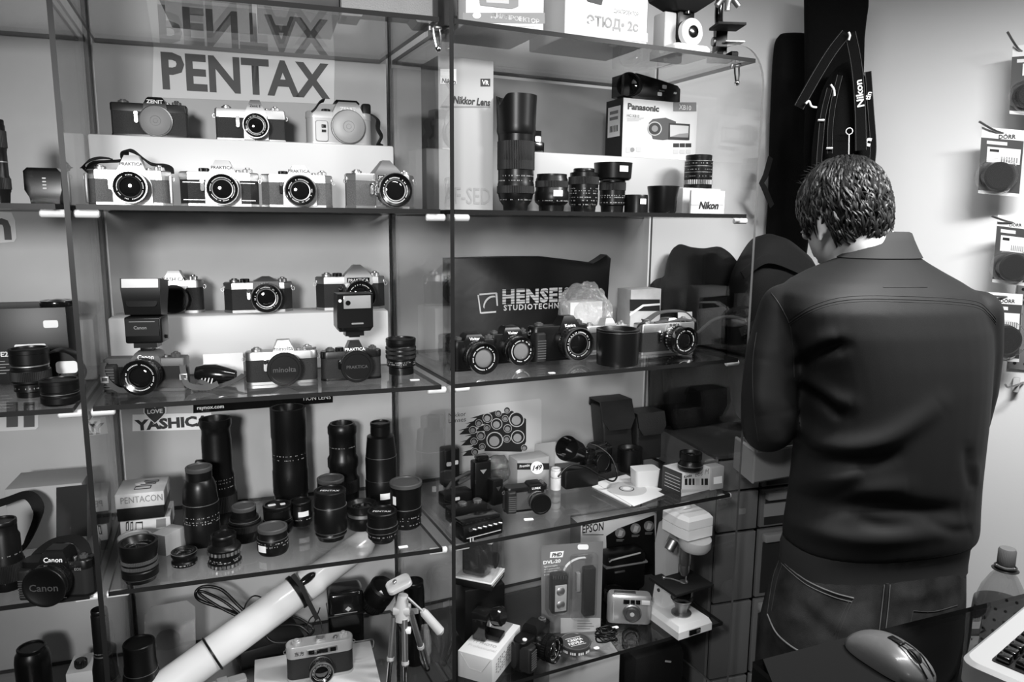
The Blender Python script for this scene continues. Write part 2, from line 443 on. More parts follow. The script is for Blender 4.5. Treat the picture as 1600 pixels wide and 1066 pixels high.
def slr(label, px0, px1, pyb, z, cab, dep=None, name='film_camera', dyaw=0, h=74, ph=20, pw=50, pt='trap', plate=CHR, lea=LEA, plate_z=52, word=None, wordm=INK, word_z=None, lx=4,
        lens=None, outline='round', d=36, ww=34, face=None, faceW=62, prism_m=None, badge=False, timer=True, dials=('L','R'), group=None, base_m=None, grip=False, W=140, wordw=None, wordb=.02, lz=38, lug=True, lever=False, facesil=None):
    P, u, v, w, a = put(px0, px1, pyb, z, cab, dyaw, dep)
    k = w/W
    if lens: lz = max(lz, lens['r']+(4.5 if lens.get('style') == 'bodycap' else 2.5))
    t = thing(name, label, 'camera', P+v*(d/2*k), a, group)
    o = body_outline(W, d, outline)
    oi = body_outline(W-1.6, d-1.6, outline)
    b = MB(k); b.prism(oi, 4, plate_z+2); bd = b.build('body', lea, t)
    b = MB(k); b.prism(o, 0, 5.5); b.build('base_plate', base_m or plate, t)
    b = MB(k); b.prism(o, plate_z, h, None, 2.2); tp = b.build('top_plate', plate, t)
    # viewfinder housing
    pm = prism_m or plate
    f = -d/2-3
    b = MB(k); z0, z1 = h-16, h+ph
    if pt == 'trap':
        b.loft([[(-pw/2,f,z0),(pw/2,f,z0),(pw/2,d/2,z0),(-pw/2,d/2,z0)],[(-pw*.44,f,z0+11),(pw*.44,f,z0+11),(pw*.44,d/2,z0+11),(-pw*.44,d/2,z0+11)],
                [(-pw*.2,f+9,z1),(pw*.2,f+9,z1),(pw*.24,d/2-4,z1-1),(-pw*.24,d/2-4,z1-1)]], T(lx,0,0))
    elif pt == 'pyr':
        b.loft([[(-pw/2,f,z0),(pw/2,f,z0),(pw/2,d/2,z0),(-pw/2,d/2,z0)],[(-pw*.48,f,h+2),(pw*.48,f,h+2),(pw*.48,d/2,h+2),(-pw*.48,d/2,h+2)],
                [(-pw*.12,f+16,z1),(pw*.12,f+16,z1),(pw*.14,d/2-6,z1-1),(-pw*.14,d/2-6,z1-1)]], T(lx,0,0))
    elif pt == 'round':
        b.loft([[(-pw/2,f,z0),(pw/2,f,z0),(pw/2,d/2,z0),(-pw/2,d/2,z0)],[(-pw*.47,f,h),(pw*.47,f,h),(pw*.47,d/2,h),(-pw*.47,d/2,h)],[(-pw*.36,f+3,h+ph*.7),(pw*.36,f+3,h+ph*.7),(pw*.4,d/2-2,h+ph*.7),(-pw*.4,d/2-2,h+ph*.7)],
                [(-pw*.28,f+9,z1),(pw*.28,f+9,z1),(pw*.3,d/2-5,z1),(-pw*.3,d/2-5,z1)]], T(lx,0,0))
    else:
        b.box((lx,0,(z0+z1)/2), (pw,d+4,z1-z0), 1.5)
    pr = b.build('prism_housing', pm, t)
    fm = face
    if fm is not None:
        b = MB(k); M = T(lx,-d/2+.5,0) @ FRONT
        b.prism([(-faceW/2,3),(faceW/2,3),(faceW/2,h-26),(pw/2,h-13),(-pw/2,h-13),(-faceW/2,h-26)], 0, 4.4, M, 1); b.build('mount_plate', fm, t)
    if word and badge:
        flatpoly(pr, [(-pw*.42*k,-6*k),(pw*.42*k,-6*k),(pw*.42*k,6*k),(-pw*.42*k,6*k)], (lx*k,(f-.2)*k,(z0+9)*k), CHRD, name='name_badge')
        flatpoly(pr, [(-pw*.39*k,-5*k),(pw*.39*k,-5*k),(pw*.39*k,5*k),(-pw*.39*k,5*k)], (lx*k,(f-.6)*k,(z0+9)*k), BLKG, name='badge_field')
        letter(pr, word, (lx*k,(f-1.0)*k,(z0+9)*k), w=pw*.70*k, m=LINK, bold=.01)
    elif word:
        wz = word_z if word_z is not None else z0+7; zk = z0+11
        if pt == 'trap' and wz > zk: fy, sl = f+9*(wz-zk)/(z1-zk), math.atan2(9, z1-zk)
        elif pt == 'round' and wz > h: fy, sl = f+3*(wz-h)/(ph*.7), math.atan2(3, ph*.7)
        else: fy, sl = f, 0
        letter(pr, word, (lx*k,(fy-.45)*k,wz*k), w=(wordw or ww)*k, m=wordm, bold=wordb, M=Mx.Rotation(-sl,4,'X') @ FRONT)
    # controls
    x1, x2 = -W*.34, W*.36
    if 'L' in dials:
        b = MB(k); b.cyl((x1,0,h-.5), 10, 6, None, 24, 1); b.cyl((x1,0,h+5), 6, 3, None, 20, .8); b.build('rewind_knob', plate if plate is not BLK else DGREY, t)
    if 'B' in dials:
        b = MB(k); b.lathe([(9.5,h-.5),(9.5,h+6),(8,h+7),(0,h+7)], 8, T(x1+21,0,0), teeth=20, td=.8); b.build('shutter_dial', BLK, t, 25)
    if 'R' in dials:
        b = MB(k); b.lathe([(9,h-.5),(9,h+6),(7.5,h+7),(0,h+7)], 8, T(x2,0,0), teeth=20, td=.8); b.cyl((x2,0,h+6.5), 4.5, 3.5, None, 16, .5); b.build('advance_dial', plate if plate is not BLK else DGREY, t, 25)
        b = MB(k); b.cyl((x2-17,-4,h-.5), 4.5, 5, None, 16, .8); b.build('shutter_button', CHRD, t)
    if lever:
        b = MB(k); b.tube([(x2-4,-6,h+3),(x2+10,-14,h+3),(x2+16,-6,h+3)], 2.4, 8); b.build('advance_lever', CHR, t)
    if timer:
        b = MB(k); M = T(lx-35.5,-d/2+1,0)
        b.cyl((0,46,0), 4.4, 6, M @ FRONT, 18, .8); b.build('timer_pivot', POL, t)
        b = MB(k); b.prism(rrect(7.5,22,3.4,4,0,38), 2, 5.5, M @ FRONT, 1); b.build('timer_lever', BLKG if timer is True else CHR, t)
    if grip:
        b = MB(k); b.prism(rrect(26, d+16, 8, 4, -W/2+14, -6), 3, plate_z+6, None, 3); gp = b.build('hand_grip', RUB, t)
        b = MB(k)
        for q in range(8): b.box((-W/2+14, -d/2-14.5, 10+q*5.4), (20, 1.6, 2.6), .5)
        b.build('grip_rib', DGREY, gp)
    if lug:
        for sx in (-1, 1):
            b = MB(k); b.cyl((sx*(W/2-1.5),-d*.1,h-12), 2.6, 4.5, T(0,0,0) @ Mx.Identity(4), 12)
            b.tube([(sx*(W/2+2)+3*math.cos(q*PI/4),-d*.1,h-12+4*math.sin(q*PI/4)-3) for q in range(9)], .8, 6); b.build('strap_lug', CHR, t)
    if lens:
        st = dict(lens)
        if st.get('style') == 'bodycap':
            r, L = st['r'], st['L']; M = T(lx,-d/2,lz) @ FRONT
            b = MB(k); b.lathe([(r+3,0),(r+3,3),(r+1,4.5),(r,4.5)], 44, M); ring = b.build('lens_mount', st.get('rim', CHR), t)
            b = MB(k); b.lathe([(r+.5,3),(r+.5,L-1),(r-1,L),(r*.35,L),(r*.33,L-.8),(r*.16,L-.8),(r*.14,L-.2),(0,L-.2)], 44, M); b.build('body_cap', st.get('cap', MGREY), ring)
        else:
            st.setdefault('y', -d/2); lens_on(t, k, lx, lz, **st)
    return t, k
def strap_band(t, k, pts, w=14, th=1.6, m=None, up=None, name='strap', n=6):
    b = MB(k); b.tube(smooth_path(pts, n), 1, flat=(w, th), up=up); return b.build(name, m or FAB, t, 60)

z1, z2, z3, z4 = ZT[1], ZT[2], ZT[3], ZT[4]
# white display blocks standing on the shelves
def riser(label, px0, px1, pyb, pyt, z, cab, depth, dep, m=RISER, bev=.004):
    P, u, v, w, a = put(px0, px1, pyb, z, cab, 0, dep)
    h = zat(pyt, P.x, P.y)-z
    t = thing('display_riser', label, 'display stand', P, a)
    b = MB(); b.box((0, depth/2, h/2), (w, depth, h), bev); b.build('block', m, t)
    return t, P, v, h
CAM = lambda r=30, L=40, **k: dict(r=r, L=L, **k)
rz1 = riser('long glossy white riser under three cameras on the upper shelf', 160, 630, 322, 219, z1, 'L', .09, .20)
zr = z1+rz1[3]
slr('all-black film camera with a grey body cap instead of a lens', 175, 295, 212, zr, 'L', .225, plate=BLK, h=66, ph=14, pw=44, pt='round', word='ZENIT', wordm=LINK, word_z=70, ww=30, lx=12, W=140,
    lens=dict(style='bodycap', r=28, L=9, rim=CHRD, cap=mat('dull_grey_cap', .16, .55)), lz=31, timer='c', lug=False, outline='box', plate_z=50)
slr('chrome film camera with dark eyepiece bar standing mid-riser between a black and a grey camera', 338, 448, 217, zr, 'L', .225, h=66, ph=20, pw=46, pt='trap', word='Zenit E', wordm=INK, word_z=73, ww=22, lx=10,
    lens=CAM(26, 34, rimm=CHR, knurl=BLKG, chromeband=True), lz=30, timer='c', outline='box', plate_z=48, face=CHRD, faceW=50)
zc, k = slr('grey rounded film camera with silver body cap and black hand strap', 480, 583, 223, zr, 'L', .225, plate=SIL, lea=mat('silver_grey_body', .38, .42, .2), h=70, ph=22, pw=66, pt='round', word='ZENIT', wordm=WHT, word_z=76, ww=34, lx=18,
    lens=dict(style='bodycap', r=34, L=15, rim=CHRD, cap=mat('dull_silver_cap', .30, .5, .3)), lz=34, timer=False, dials='B', outline='round', plate_z=56, d=44, lug=False)
b = MB(k); b.loft([[(-10,-6,91.2),(46,-6,91.2),(46,20,91.2),(-10,20,91.2)],[(-4,-2,98),(40,-2,98),(40,16,98),(-4,16,98)]]); b.box((60,8,60), (20,34,66), 5); b.build('black_cover', BLK, zc)
strap_band(zc, k, [(74,10,72),(86,2,60),(84,-8,40),(92,-4,24),(86,4,8),(96,14,3)], 12, 3, RUB)
strap_band(zc, k, [(-58,-24,66),(-50,-26,74),(-40,-20,88),(-30,-8,94)], 9, 2, RUB)
b = MB(k); b.prism(rrect(26,44,5,4,-38,28), 0, 6, T(0,-21,0) @ FRONT, 1.5); b.build('hand_grip', SIL, zc)
b = MB(k); b.box((-34,-28,38), (9,3,7), .8); b.box((-34,-28,28), (9,3,5), .8); b.build('control_button', BLK, zc)
# front row on the same shelf
c1, k = slr('chrome film camera with its black neck strap heaped over the prism', 137, 270, 321, z1, 'L', .075, h=64, ph=26, pw=58, pt='trap', word='PRAKTICA', wordm=INK, word_z=74, ww=38, wordb=.012, lea=GLEA, plate_z=47, lx=6, face=CHR, faceW=66,
    lens=CAM(29.5, 34, rimm=BLKG), lz=32, timer=True, outline='oct')
strap_band(c1, k, [(-66,0,60),(-58,10,76),(-38,22,80),(-14,26,84),(-6,14,100),(10,10,97),(34,20,78),(54,16,76),(66,4,70),(68,-2,60)], 15, 2.5, FAB, up=(0,-.3,1), name='neck_strap')
strap_band(c1, k, [(-66,0,58),(-74,-6,66),(-62,-12,78),(-44,-8,84),(-30,6,84)], 11, 2, FAB, up=(0,-.4,1), name='neck_strap')
for sx in (-1, 1):
    b = MB(k); b.box((sx*69.5,-10,30), (5,12,52), 1.2); b.build('side_trim', CHR, c1)
c2, k = slr('chrome film camera with black banded covering and bright lens rim', 282, 407, 321, z1, 'L', .075, h=64, ph=22, pw=58, pt='trap', word='PRAKTICA', wordm=INK, word_z=72, ww=38, wordb=.012, plate_z=49, lx=6, face=CHR, faceW=64,
    lens=CAM(29, 30, rimm=POL), lz=30, timer=True, outline='oct', dials='BR', lug=False)
for zz in (12, 44):
    b = MB(k); b.box((0,-18.2,zz), (126,1.2,1.4)); b.build('trim_line', CHRD, c2)
slr('chrome film camera with grey grained covering, third in the front row', 410, 522, 322, z1, 'L', .075, h=66, ph=18, pw=58, pt='trap', word='PRAKTICA', wordm=INK, word_z=73, ww=42, wordb=.012, lea=GLEA, plate_z=50, lx=4, face=CHR, faceW=66,
    lens=CAM(30.5, 32, rimm=POL), lz=31, timer=True, outline='oct', dials='BR')
slr('chrome film camera with dark badge on its pointed prism and a ridged black lens', 546, 652, 322, z1, 'L', .07, dyaw=9, h=68, ph=28, pw=58, pt='pyr', word='PRAKTICA', badge=True, lea=GLEA, plate_z=54, lx=12, face=CHR, faceW=56, prism_m=mat('dark_prism', .10, .35),
    lens=CAM(33, 46, rimm=POL, zebra=True), lz=33, timer='c', outline='oct')
# second shelf
rz2 = riser('long glossy white riser under the three middle-shelf cameras', 188, 620, 585, 491, z2, 'L', .09, .20)
zr2 = z2+rz2[3]
slr('chrome film camera half hidden behind the big flash gun', 206, 320, 487, zr2, 'L', .245, h=70, ph=20, pw=52, word='YASHICA', word_z=72, ww=46, lx=14, plate_z=54, face=CHR, faceW=40,
    lens=CAM(28, 20, style='cap'), lz=32, dials='R')
slr('chrome and black angular film camera with hooded square viewfinder block', 351, 459, 486, zr2, 'L', .225, h=64, ph=12, pw=54, pt='pyr', prism_m=mat('dark_prism', .10, .35), lx=16, plate_z=50, outline='oct', plate=CHRD, lens=CAM(31, 36, rimm=POL, chromeband=True), lz=30, timer='c', dials='LBR', d=40)
slr('chrome film camera with badged prism standing behind the small flash', 496, 604, 481, zr2, 'L', .225, h=68, ph=24, pw=58, pt='pyr', word='PRAKTICA', badge=True, prism_m=CHRD, plate_z=54, lx=14, face=CHR, faceW=48, lens=CAM(30, 40), lz=32, outline='oct', dials='LBR')
cn, k = slr('black film camera carrying the big flash gun', 165, 292, 612, z2, 'L', h=66, ph=14, pw=56, pt='round', plate=DGREY, lea=BLK, word='Canon', wordm=WHT, word_z=69, ww=30, lx=4, W=150, plate_z=50, lens=CAM(34, 46, rimm=BLKG), lz=34, grip=True, timer=False, dials='R', lug=False, outline='box', dyaw=-10)
strap_band(cn, k, [(-70,-26,60),(-72,-34,44),(-60,-38,24),(-44,-36,9),(-30,-32,7)], 11, 2, FABG, name='neck_strap')
strap_band(cn, k, [(68,-10,62),(72,-22,40),(78,-26,16),(94,-24,8),(118,-26,7),(136,-22,14)], 11, 2, FABG, name='neck_strap')
for x, y, zz in ((-66,-39,34), (73,-25,34)):
    b = MB(k); b.box((x,y,zz), (14,2.5,3), .6); b.box((x,y,zz-9), (14,2.5,3), .6); b.box((x-6,y,zz-4.5), (2.4,2.5,10), .6); b.box((x+6,y,zz-4.5), (2.4,2.5,10), .6); b.build('strap_buckle', CHR, cn)
slr('chrome film camera with a black lens cap beside a white card', 385, 499, 600, z2, 'L', h=66, ph=22, pw=52, word='minolta', word_z=72, ww=36, lx=4, plate_z=50, lens=CAM(32, 26, style='cap', capname='minolta'), lz=33, dials='LR', timer='c', lever=True, lug=True, group=None)
slr('black film camera with capped lens and a small flash on top', 503, 598, 594, z2, 'L', h=68, ph=22, pw=54, plate=BLK, lea=LEA, word='PRAKTICA', wordm=WHT, word_z=72, ww=46, lx=8, plate_z=52, lens=CAM(35, 34, style='cap', capname='PRAKTICA'), lz=35, dials='LBR', timer=True, prism_m=BLK, lug=False, W=138)
# flash guns
def at_top(c, k, x, y, z):
    return c.matrix_world @ V((x*k, y*k, z*k))
bpy.context.view_layer.update()
def flash_big(label, P, k, a):
    t = thing('flash_gun', label, 'flash', P, a)
    b = MB(k); b.box((0,0,4), (24,22,8), 1); b.box((0,0,13), (44,34,12), 2); b.build('shoe_foot', BLK, t)
    b = MB(k); b.box((0,2,44), (70,52,54), 4, None, 3); b.box((0,-6,50), (62,46,34), 3); bd = b.build('flash_body', BLK, t)
    letter(bd, 'Canon', (-4*k,-29.3*k,50*k), w=24*k, m=MGREY, bold=.01)
    b = MB(k); b.box((0,-29,62), (48,1,1.2)); b.build('trim_line', MGREY, bd)
    b = MB(k); b.cyl((36,0,24), 3.4, 7, rot(0,'X'), 12, .8); b.build('lock_knob', BLKG, t)
    M = T(0,2,72) @ rot(-8,'X')
    b = MB(k); b.loft([[(-34,-20,0),(34,-20,0),(34,24,0),(-34,24,0)],[(-35,-30,30),(35,-30,30),(35,26,30),(-35,26,30)],[(-37,-34,52),(37,-34,52),(37,26,52),(-37,26,52)],[(-37,-34,72),(37,-34,72),(37,26,72),(-37,26,72)]], M)
    hd = b.build('flash_head', BLK, t, 25)
    b = MB(k); b.box((0,-35,62), (68,3,18), 1, M); b.build('flash_window', GLAF, hd)
    b = MB(k); b.prism(rrect(60,26,8,4,0,28), 0, 3, M @ T(0,-26,0) @ FRONT, 1); b.build('tilt_panel', BLKG, hd)
    return t
flash_big('large black flash gun with wide white window, on a black camera', at_top(cn, k, 4, -2, 80), k*.96, TH['L']-R(8))
# ---------------------------------------------------------------- things standing on the shelves
MARK = mat('engraved_mark', .34, .5)
def slens(label, px0, px1, pyb, pyt, z, cab, prof, dep=None, top='cap', knurl=(), chrome=(), marks=(), group=None, name='camera_lens', body=BLK, capm=BLK, tag_=None, capword=None, th=None, kmat=RUB):
    """lens or other round thing standing on end; prof = (radius share, height share) from the base up"""
    cx = (px0+px1)/2
    P = spot(cx, pyb, z, cab, dep)
    away = V((P.x, P.y, 0)).normalized()
    side = V((away.y, -away.x, 0))
    r = (px1-px0)/2/pxm(P, side)
    if dep is None:
        P = P + away*r*prof[0][0]; r = (px1-px0)/2/pxm(P, side)
    rt = r*prof[-1][0]
    Q = P + away*rt*(1 if pyt > 352 else -1)
    H = zat(pyt, Q.x, Q.y)-z
    if DEBUG: print('LENS', px0, px1, 'dep %.3f r %.3f H %.3f' % ((P-FP[cab][0]).dot(FP[cab][1]), r, H))
    t = thing(name, label, 'lens' if name == 'camera_lens' else name.split('_')[-1], P, TH[cab], group)
    pr = [(a*r, b*H) for a, b in prof]
    def rad(h):
        h *= H
        for (r0, h0), (r1, h1) in zip(pr, pr[1:]):
            if h0 <= h <= h1: return r0+(r1-r0)*((h-h0)/(h1-h0) if h1 > h0 else 0)
        return pr[-1][0]
    b = MB()
    top_r = pr[-1][0]
    if top == 'cap': b.lathe(pr+[(0, pr[-1][1])], 40)
    else:
        dep_ = min(H*.2, top_r*.6)
        b.lathe(pr+[(top_r*.86, H), (top_r*.80, H-dep_*.3), (top_r*.66, H-dep_*.8), (0, H-dep_*.8)], 40)
    b.build('barrel', body, t)
    for a, c in knurl:
        rr = max(rad(a), rad(c)); n = max(24, int(2*PI*rr/.0022))
        b = MB(); b.lathe([(rr*.985,a*H),(rr+.0012,a*H+.0006),(rr+.0012,c*H-.0006),(rr*.985,c*H)], 8, None, teeth=min(n, 70), td=.0010, cap=False); b.build('focus_ring', kmat, t, 25)
    for q in chrome:
        a, c = q[0], q[1]
        rr = max(rad(a), rad(c))
        b = MB()
        if len(q) > 2: b.lathe([(rr*.97,a*H),(rr+.0014,a*H+.0004),(rr+.0014,c*H-.0004),(rr*.97,c*H)], 8, None, teeth=q[2], td=.0018, cap=False)
        else: b.lathe([(rr*.98,a*H),(rr+.0006,a*H+.0002),(rr+.0006,c*H-.0002),(rr*.98,c*H)], 48, cap=False)
        b.build('metal_ring', CHR, t, 25)
    for h in marks:
        rr = rad(h)+.0008; mb = MB(); hh = h*H; nn = 34
        for q in range(nn):
            aa = -PI/2+R(-75+150*q/nn)-TH[cab]-math.atan2(P.x, P.y)
            if random.random() > .5: continue
            da = R(150/nn*random.uniform(.35,.75)); dz = random.choice((.0007,.0011))
            mb._add([(rr*math.cos(aa),rr*math.sin(aa),hh-dz),(rr*math.cos(aa+da),rr*math.sin(aa+da),hh-dz),(rr*math.cos(aa+da),rr*math.sin(aa+da),hh+dz),(rr*math.cos(aa),rr*math.sin(aa),hh+dz)], [(0,1,2,3)])
        mb.build('scale_marks', MARK, t, 0)
    if top == 'cap':
        ch = min(.007, H*.14)
        b = MB(); b.lathe([(top_r*1.0,H-ch*.2),(top_r*1.02,H-ch*.1),(top_r*1.02,H+ch*.8),(top_r*.97,H+ch),(top_r*.86,H+ch),(top_r*.84,H+ch*.6),(0,H+ch*.6)], 44); c = b.build('lens_cap', capm, t)
        if capword:
            me = text_mesh(capword, top_r*1.25, None, .02); me.transform(T(0,0,H+ch*.66) @ rot(-18,'Z')); link('lettering', me, LINK, c, 0)
    else:
        b = MB(); dd = H-min(H*.2, top_r*.6)*.75
        b.lathe([(top_r*.66,dd),(top_r*.4,dd+top_r*.12),(0,dd+top_r*.17)], 32, cap=False); b.build('front_glass', GLA, t)
        if top == 'ring':
            b = MB(); ring_marks(b, top_r*.70, top_r*.78, H-min(H*.2, top_r*.6)*.62, None, 40, .5, ((0,360),)); b.build('engraving', LINK, t, 0)
    if tag_:
        # price sticker wrapped on the barrel: (height share, angle in degrees from the viewer, width, height)
        h, an, w, hh = tag_[:4]
        rr = rad(h)+.0012; a0 = -PI/2+R(an)-math.atan2(P.x, P.y)-TH[cab]
        mb = MB(); n = 6; da = w/rr/n; pts, fc = [], []
        for q in range(n+1):
            a = a0-w/rr/2+da*q; pts += [(rr*math.cos(a),rr*math.sin(a),h*H-hh/2),(rr*math.cos(a),rr*math.sin(a),h*H+hh/2)]
        mb._add(pts, [(2*q,2*q+2,2*q+3,2*q+1) for q in range(n)]); mb.build('price_sticker', PAPER, t, 60)
    t['r'] = r; rr = t['r']; del t['r']
    return t, r, H
STUB = [(.80,0),(.82,.04),(.9,.06),(1,.14),(1,.62),(.94,.64),(.94,.70),(1,.72),(1,1)]
# ---- level with the raised grey box: dim neighbour cabinet
slens('tall dark lens with a knurled middle, cut by the picture edge in the dim cabinet', -16, 20, 318, 192, z1, 'F', [(.8,0),(.86,.05),(.92,.14),(1,.16),(1,.34),(.93,.36),(.93,.66),(.97,.68),(.97,.98),(.9,1)], dep=.10, knurl=((.18,.33),(.70,.92)), chrome=((.52,.535),))
P, u, v, w, a = put(40, 98, 312, z1, 'F', 0, .16)
t = thing('battery_pack', 'small black rounded pack with tiny marks behind the slanting pane', 'camera accessory', P, a)
b = MB(); hh = zat(262, P.x, P.y)-z1
b.loft([[(-w*.36,0,0),(w*.42,0,0),(w*.42,w*.5,0),(-w*.36,w*.5,0)],[(-w*.38,-w*.03,hh*.2),(w*.44,-w*.03,hh*.2),(w*.44,w*.5,hh*.2),(-w*.38,w*.5,hh*.2)],[(-w*.5,-w*.02,hh*.4),(w*.5,-w*.02,hh*.4),(w*.5,w*.5,hh*.4),(-w*.5,w*.5,hh*.4)],[(-w*.5,0,hh*.9),(w*.5,0,hh*.9),(w*.5,w*.45,hh*.9),(-w*.5,w*.45,hh*.9)],[(-w*.4,w*.04,hh),(w*.4,w*.04,hh),(w*.4,w*.4,hh),(-w*.4,w*.4,hh)]])
bd = b.build('shell', BLKG, t, 20)
for q in range(4): flatpoly(bd, rrect(.006,.0022,.0008), (.003,-.002,hh*(.45+.09*q)), LGREY, name='mark')
# ---- second shelf
P, u, v, w, a = put(-60, 112, 577, z2, 'F', 0, .20)
hh = zat(482, P.x, P.y)-z2
t = thing('boxed_accessory', 'black carton with white barcode label and price tag, in the dim cabinet', 'box', P, a)
b = MB(); b.box((0,.06,hh/2), (w,.12,hh), .001); bx = b.build('carton', mat('black_carton', .005, .45), t)
sticker(bx, .050, .034, (w*.5-.062,-.0006,hh*.40), name='barcode_label', r=.003)
for q in range(16):
    flatpoly(bx, [(0,0),(random.uniform(.0006,.0014),0),(.0012,.006),(0,.006)], (w*.5-.078+q*.002,-.0014,hh*.44), INK, name='barcode_bar')
letter(bx, 'HC-E2', (w*.5-.115,-.0006,hh*.40), w=.034, m=LINK, bold=.03)
for q in range(5): flatpoly(bx, [(-.03,0),(.008+.006*(q%2),0),(.008+.006*(q%2),.0016),(-.03,.0016)], (w*.5-.112,-.0006,hh*.30-.0055*q), MGREY, name='print_line')
sticker(bx, .024, .014, (w*.5-.026,-.0006,hh*.78))
topz = z2+hh
tb, r, H = slens('flat black filter ring lying on the black carton', 62, 118, 480, 467, topz+.0006, 'F', [(.96,0),(1,.2),(1,.8),(.97,1)], dep=.22, name='filter_ring', top='open', body=BLKG)
slens('dark capped zoom lens with pale ring in the dim cabinet, by the carton', 20, 84, 622, 546, z2, 'F', [(.78,0),(.80,.12),(.9,.14),(.9,.30),(1,.34),(1,.62),(.95,.64),(.95,.74),(1,.76),(1,1)], knurl=((.38,.60),), chrome=((.70,.73),), marks=(.22,))
slens('squat dark lens lying low beside the slanting pane, white dot on its cap', 64, 128, 635, 592, z2, 'F', [(.9,0),(1,.1),(1,.35),(.95,.4),(.95,.6),(1,.65),(1,1)], chrome=((.5,.53),))
P = spot(98, 600, z2, 'F'); t = thing('camera_lens', 'dark capped lens with a big white price tag, tucked behind two others', 'lens', P+V((0,.012,0)), THL)
b = MB(); b.lathe([(.030,0),(.033,.006),(.033,.034),(.030,.040),(0,.040)], 36, T(0,0,.034) @ FRONT); bd = b.build('barrel', BLK, t)
sticker(bd, .034, .022, (.012,-.0405,.036))
# white card and pouch with strap
P, u, v, w, a = put(318, 381, 592, z2, 'L')
P = P + vL*.012
hh = zat(553, P.x, P.y)-z2
t = thing('price_card', 'blank white card propped up behind a black strap and pouch', 'card', P, a)
b = MB(); b.box((0,0,hh/2), (w,.0012,hh), m=rot(-12,'X')); c = b.build('card', CARD, t)
for q in range(2): flatpoly(c, [(-w*.1,0),(w*.3,0),(w*.3,.001),(-w*.1,.001)], (0,-.0042+q*.003,hh*(.14+.28*q)), LGREY, name='print_line', M=rot(-12,'X') @ FRONT)
P = spot(330, 602, z2, 'L')
t = thing('lens_pouch', 'glossy black padded pouch with curled webbing strap in front of the white card', 'pouch', P+uL*.012-vL*.008, THL)
b = MB(); b.lathe([(0,-.036),(.012,-.034),(.017,-.02),(.019,.0),(.015,.02),(.011,.036),(0,.038)], 20, T(-.004,.01,.0195) @ rot(96,'Y') @ rot(12,'X')); b.build('padded_body', BLKG, t)
b = MB(); b.tube(smooth_path([(-.04,-.012,.004),(-.03,-.02,.014),(-.012,-.024,.006),(.004,-.018,.003),(.03,-.012,.010),(.046,0,.018)], 5), 1, flat=(.011,.0018), up=(0,-.4,1)); b.build('strap', FABG, t, 60)
b = MB()
for q in range(4): b.tube([(-.030+.006*q,-.018,.002),(-.026+.006*q,-.006,.016)], .0016, 6)
b.build('strap_slide', CHRD, t)
# small flash
bc = [o for o in bpy.data.objects if o.get('label','').startswith('black film camera with capped lens and a small')][0]
bpy.context.view_layer.update()
P = bc.matrix_world @ V((.0060,-.004,.0815)); k = .00085
ps = pxm(P, uL); k = 56/ps/66
t = thing('flash_gun', 'small black flash gun with clear window on the black capped camera', 'flash', V((P.x,P.y,zat(526,P.x,P.y))), THL+R(4))
b = MB(k); b.box((0,0,2), (20,20,4), .8); b.box((0,0,8), (34,26,10), 2); b.build('shoe_foot', BLK, t)
b = MB(k); b.loft([[(-28,-16,12),(28,-16,12),(28,18,12),(-28,18,12)],[(-33,-20,20),(33,-20,20),(33,22,20),(-33,22,20)],[(-33,-20,44),(33,-20,44),(33,22,44),(-33,22,44)],[(-31,-22,82),(33,-22,82),(33,20,82),(-31,20,82)]]); bd = b.build('flash_body', BLK, t, 25)
b = MB(k); b.box((4,-22,67), (50,2.4,24), .8); wf = b.build('flash_window', mat('clear_flash_window', .30, .12, coat=1), bd)
b = MB(k); b.cyl((-12,-23,67), 4.5, 1.2, None, 16); b.bm.free(); b = MB(k); b.lathe([(0,0),(4.5,0),(4.5,1.4),(0,1.4)], 18, T(-13,-23,66) @ FRONT); b.build('sensor_eye', BLKG, bd)
b = MB(k); b.lathe([(0,0),(3,0),(3,1.4),(0,1.4)], 14, T(-27,-20.5,70) @ FRONT); b.build('ready_lamp', GLAF, bd)
flatpoly(bd, rrect(22*k, 3*k, 1*k), (4*k,-20.4*k,27*k), MGREY, name='print_line')
slens('small ribbed black lens with white dot on its cap, by the upright pane', 604, 650, 587, 530, z2, 'L', [(.84,0),(.84,.22),(.98,.26),(.98,.42),(.96,.44),(1,.46),(1,.86),(.97,.88),(1,.9),(1,1)], knurl=((.50,.60),(.64,.74),(.77,.85)), marks=(.34,.40))
# ---- third shelf: standing lenses
zz = z3
slens('tall dark lens with tripod collar and side knob, behind the shiny-shouldered lens', 317, 373, 812, 648, zz, 'L', [(.80,0),(.9,.06),(.95,.10),(.98,.30),(.92,.34),(.92,.46),(.84,.50),(.84,.80),(.80,.86),(.80,.90),(.86,.92),(.90,.94),(.90,1)], dep=.235, knurl=((.12,.28),), marks=(.36,.41,.44), top='open')
lt = [o for o in bpy.data.objects if o.get('label','').startswith('tall dark lens with tripod collar')][0]
b = MB(); b.lathe([(.0255,.118),(.028,.119),(.028,.135),(.0255,.136)], 40, cap=False); b.box((-.034,-.012,.122), (.016,.016,.034), .003); cl = b.build('tripod_collar', BLK, lt)
b = MB(); b.cyl((0,0,0), .0045, .012, T(-.040,-.012,.127) @ rot(-90,'Y'), 14, .001); b.build('lock_knob', POL, cl)
slens('thick dark lens tapering to a narrow capped shoulder, third of the standing telephotos', 289, 347, 857, 728, zz, 'L', [(.92,0),(.95,.04),(1,.12),(1,.38),(.97,.40),(.97,.56),(.98,.58),(.9,.78),(.76,.87),(.72,.88),(.72,1)], marks=(.36,.41,.33), chrome=((.565,.575),), capm=DGREY)
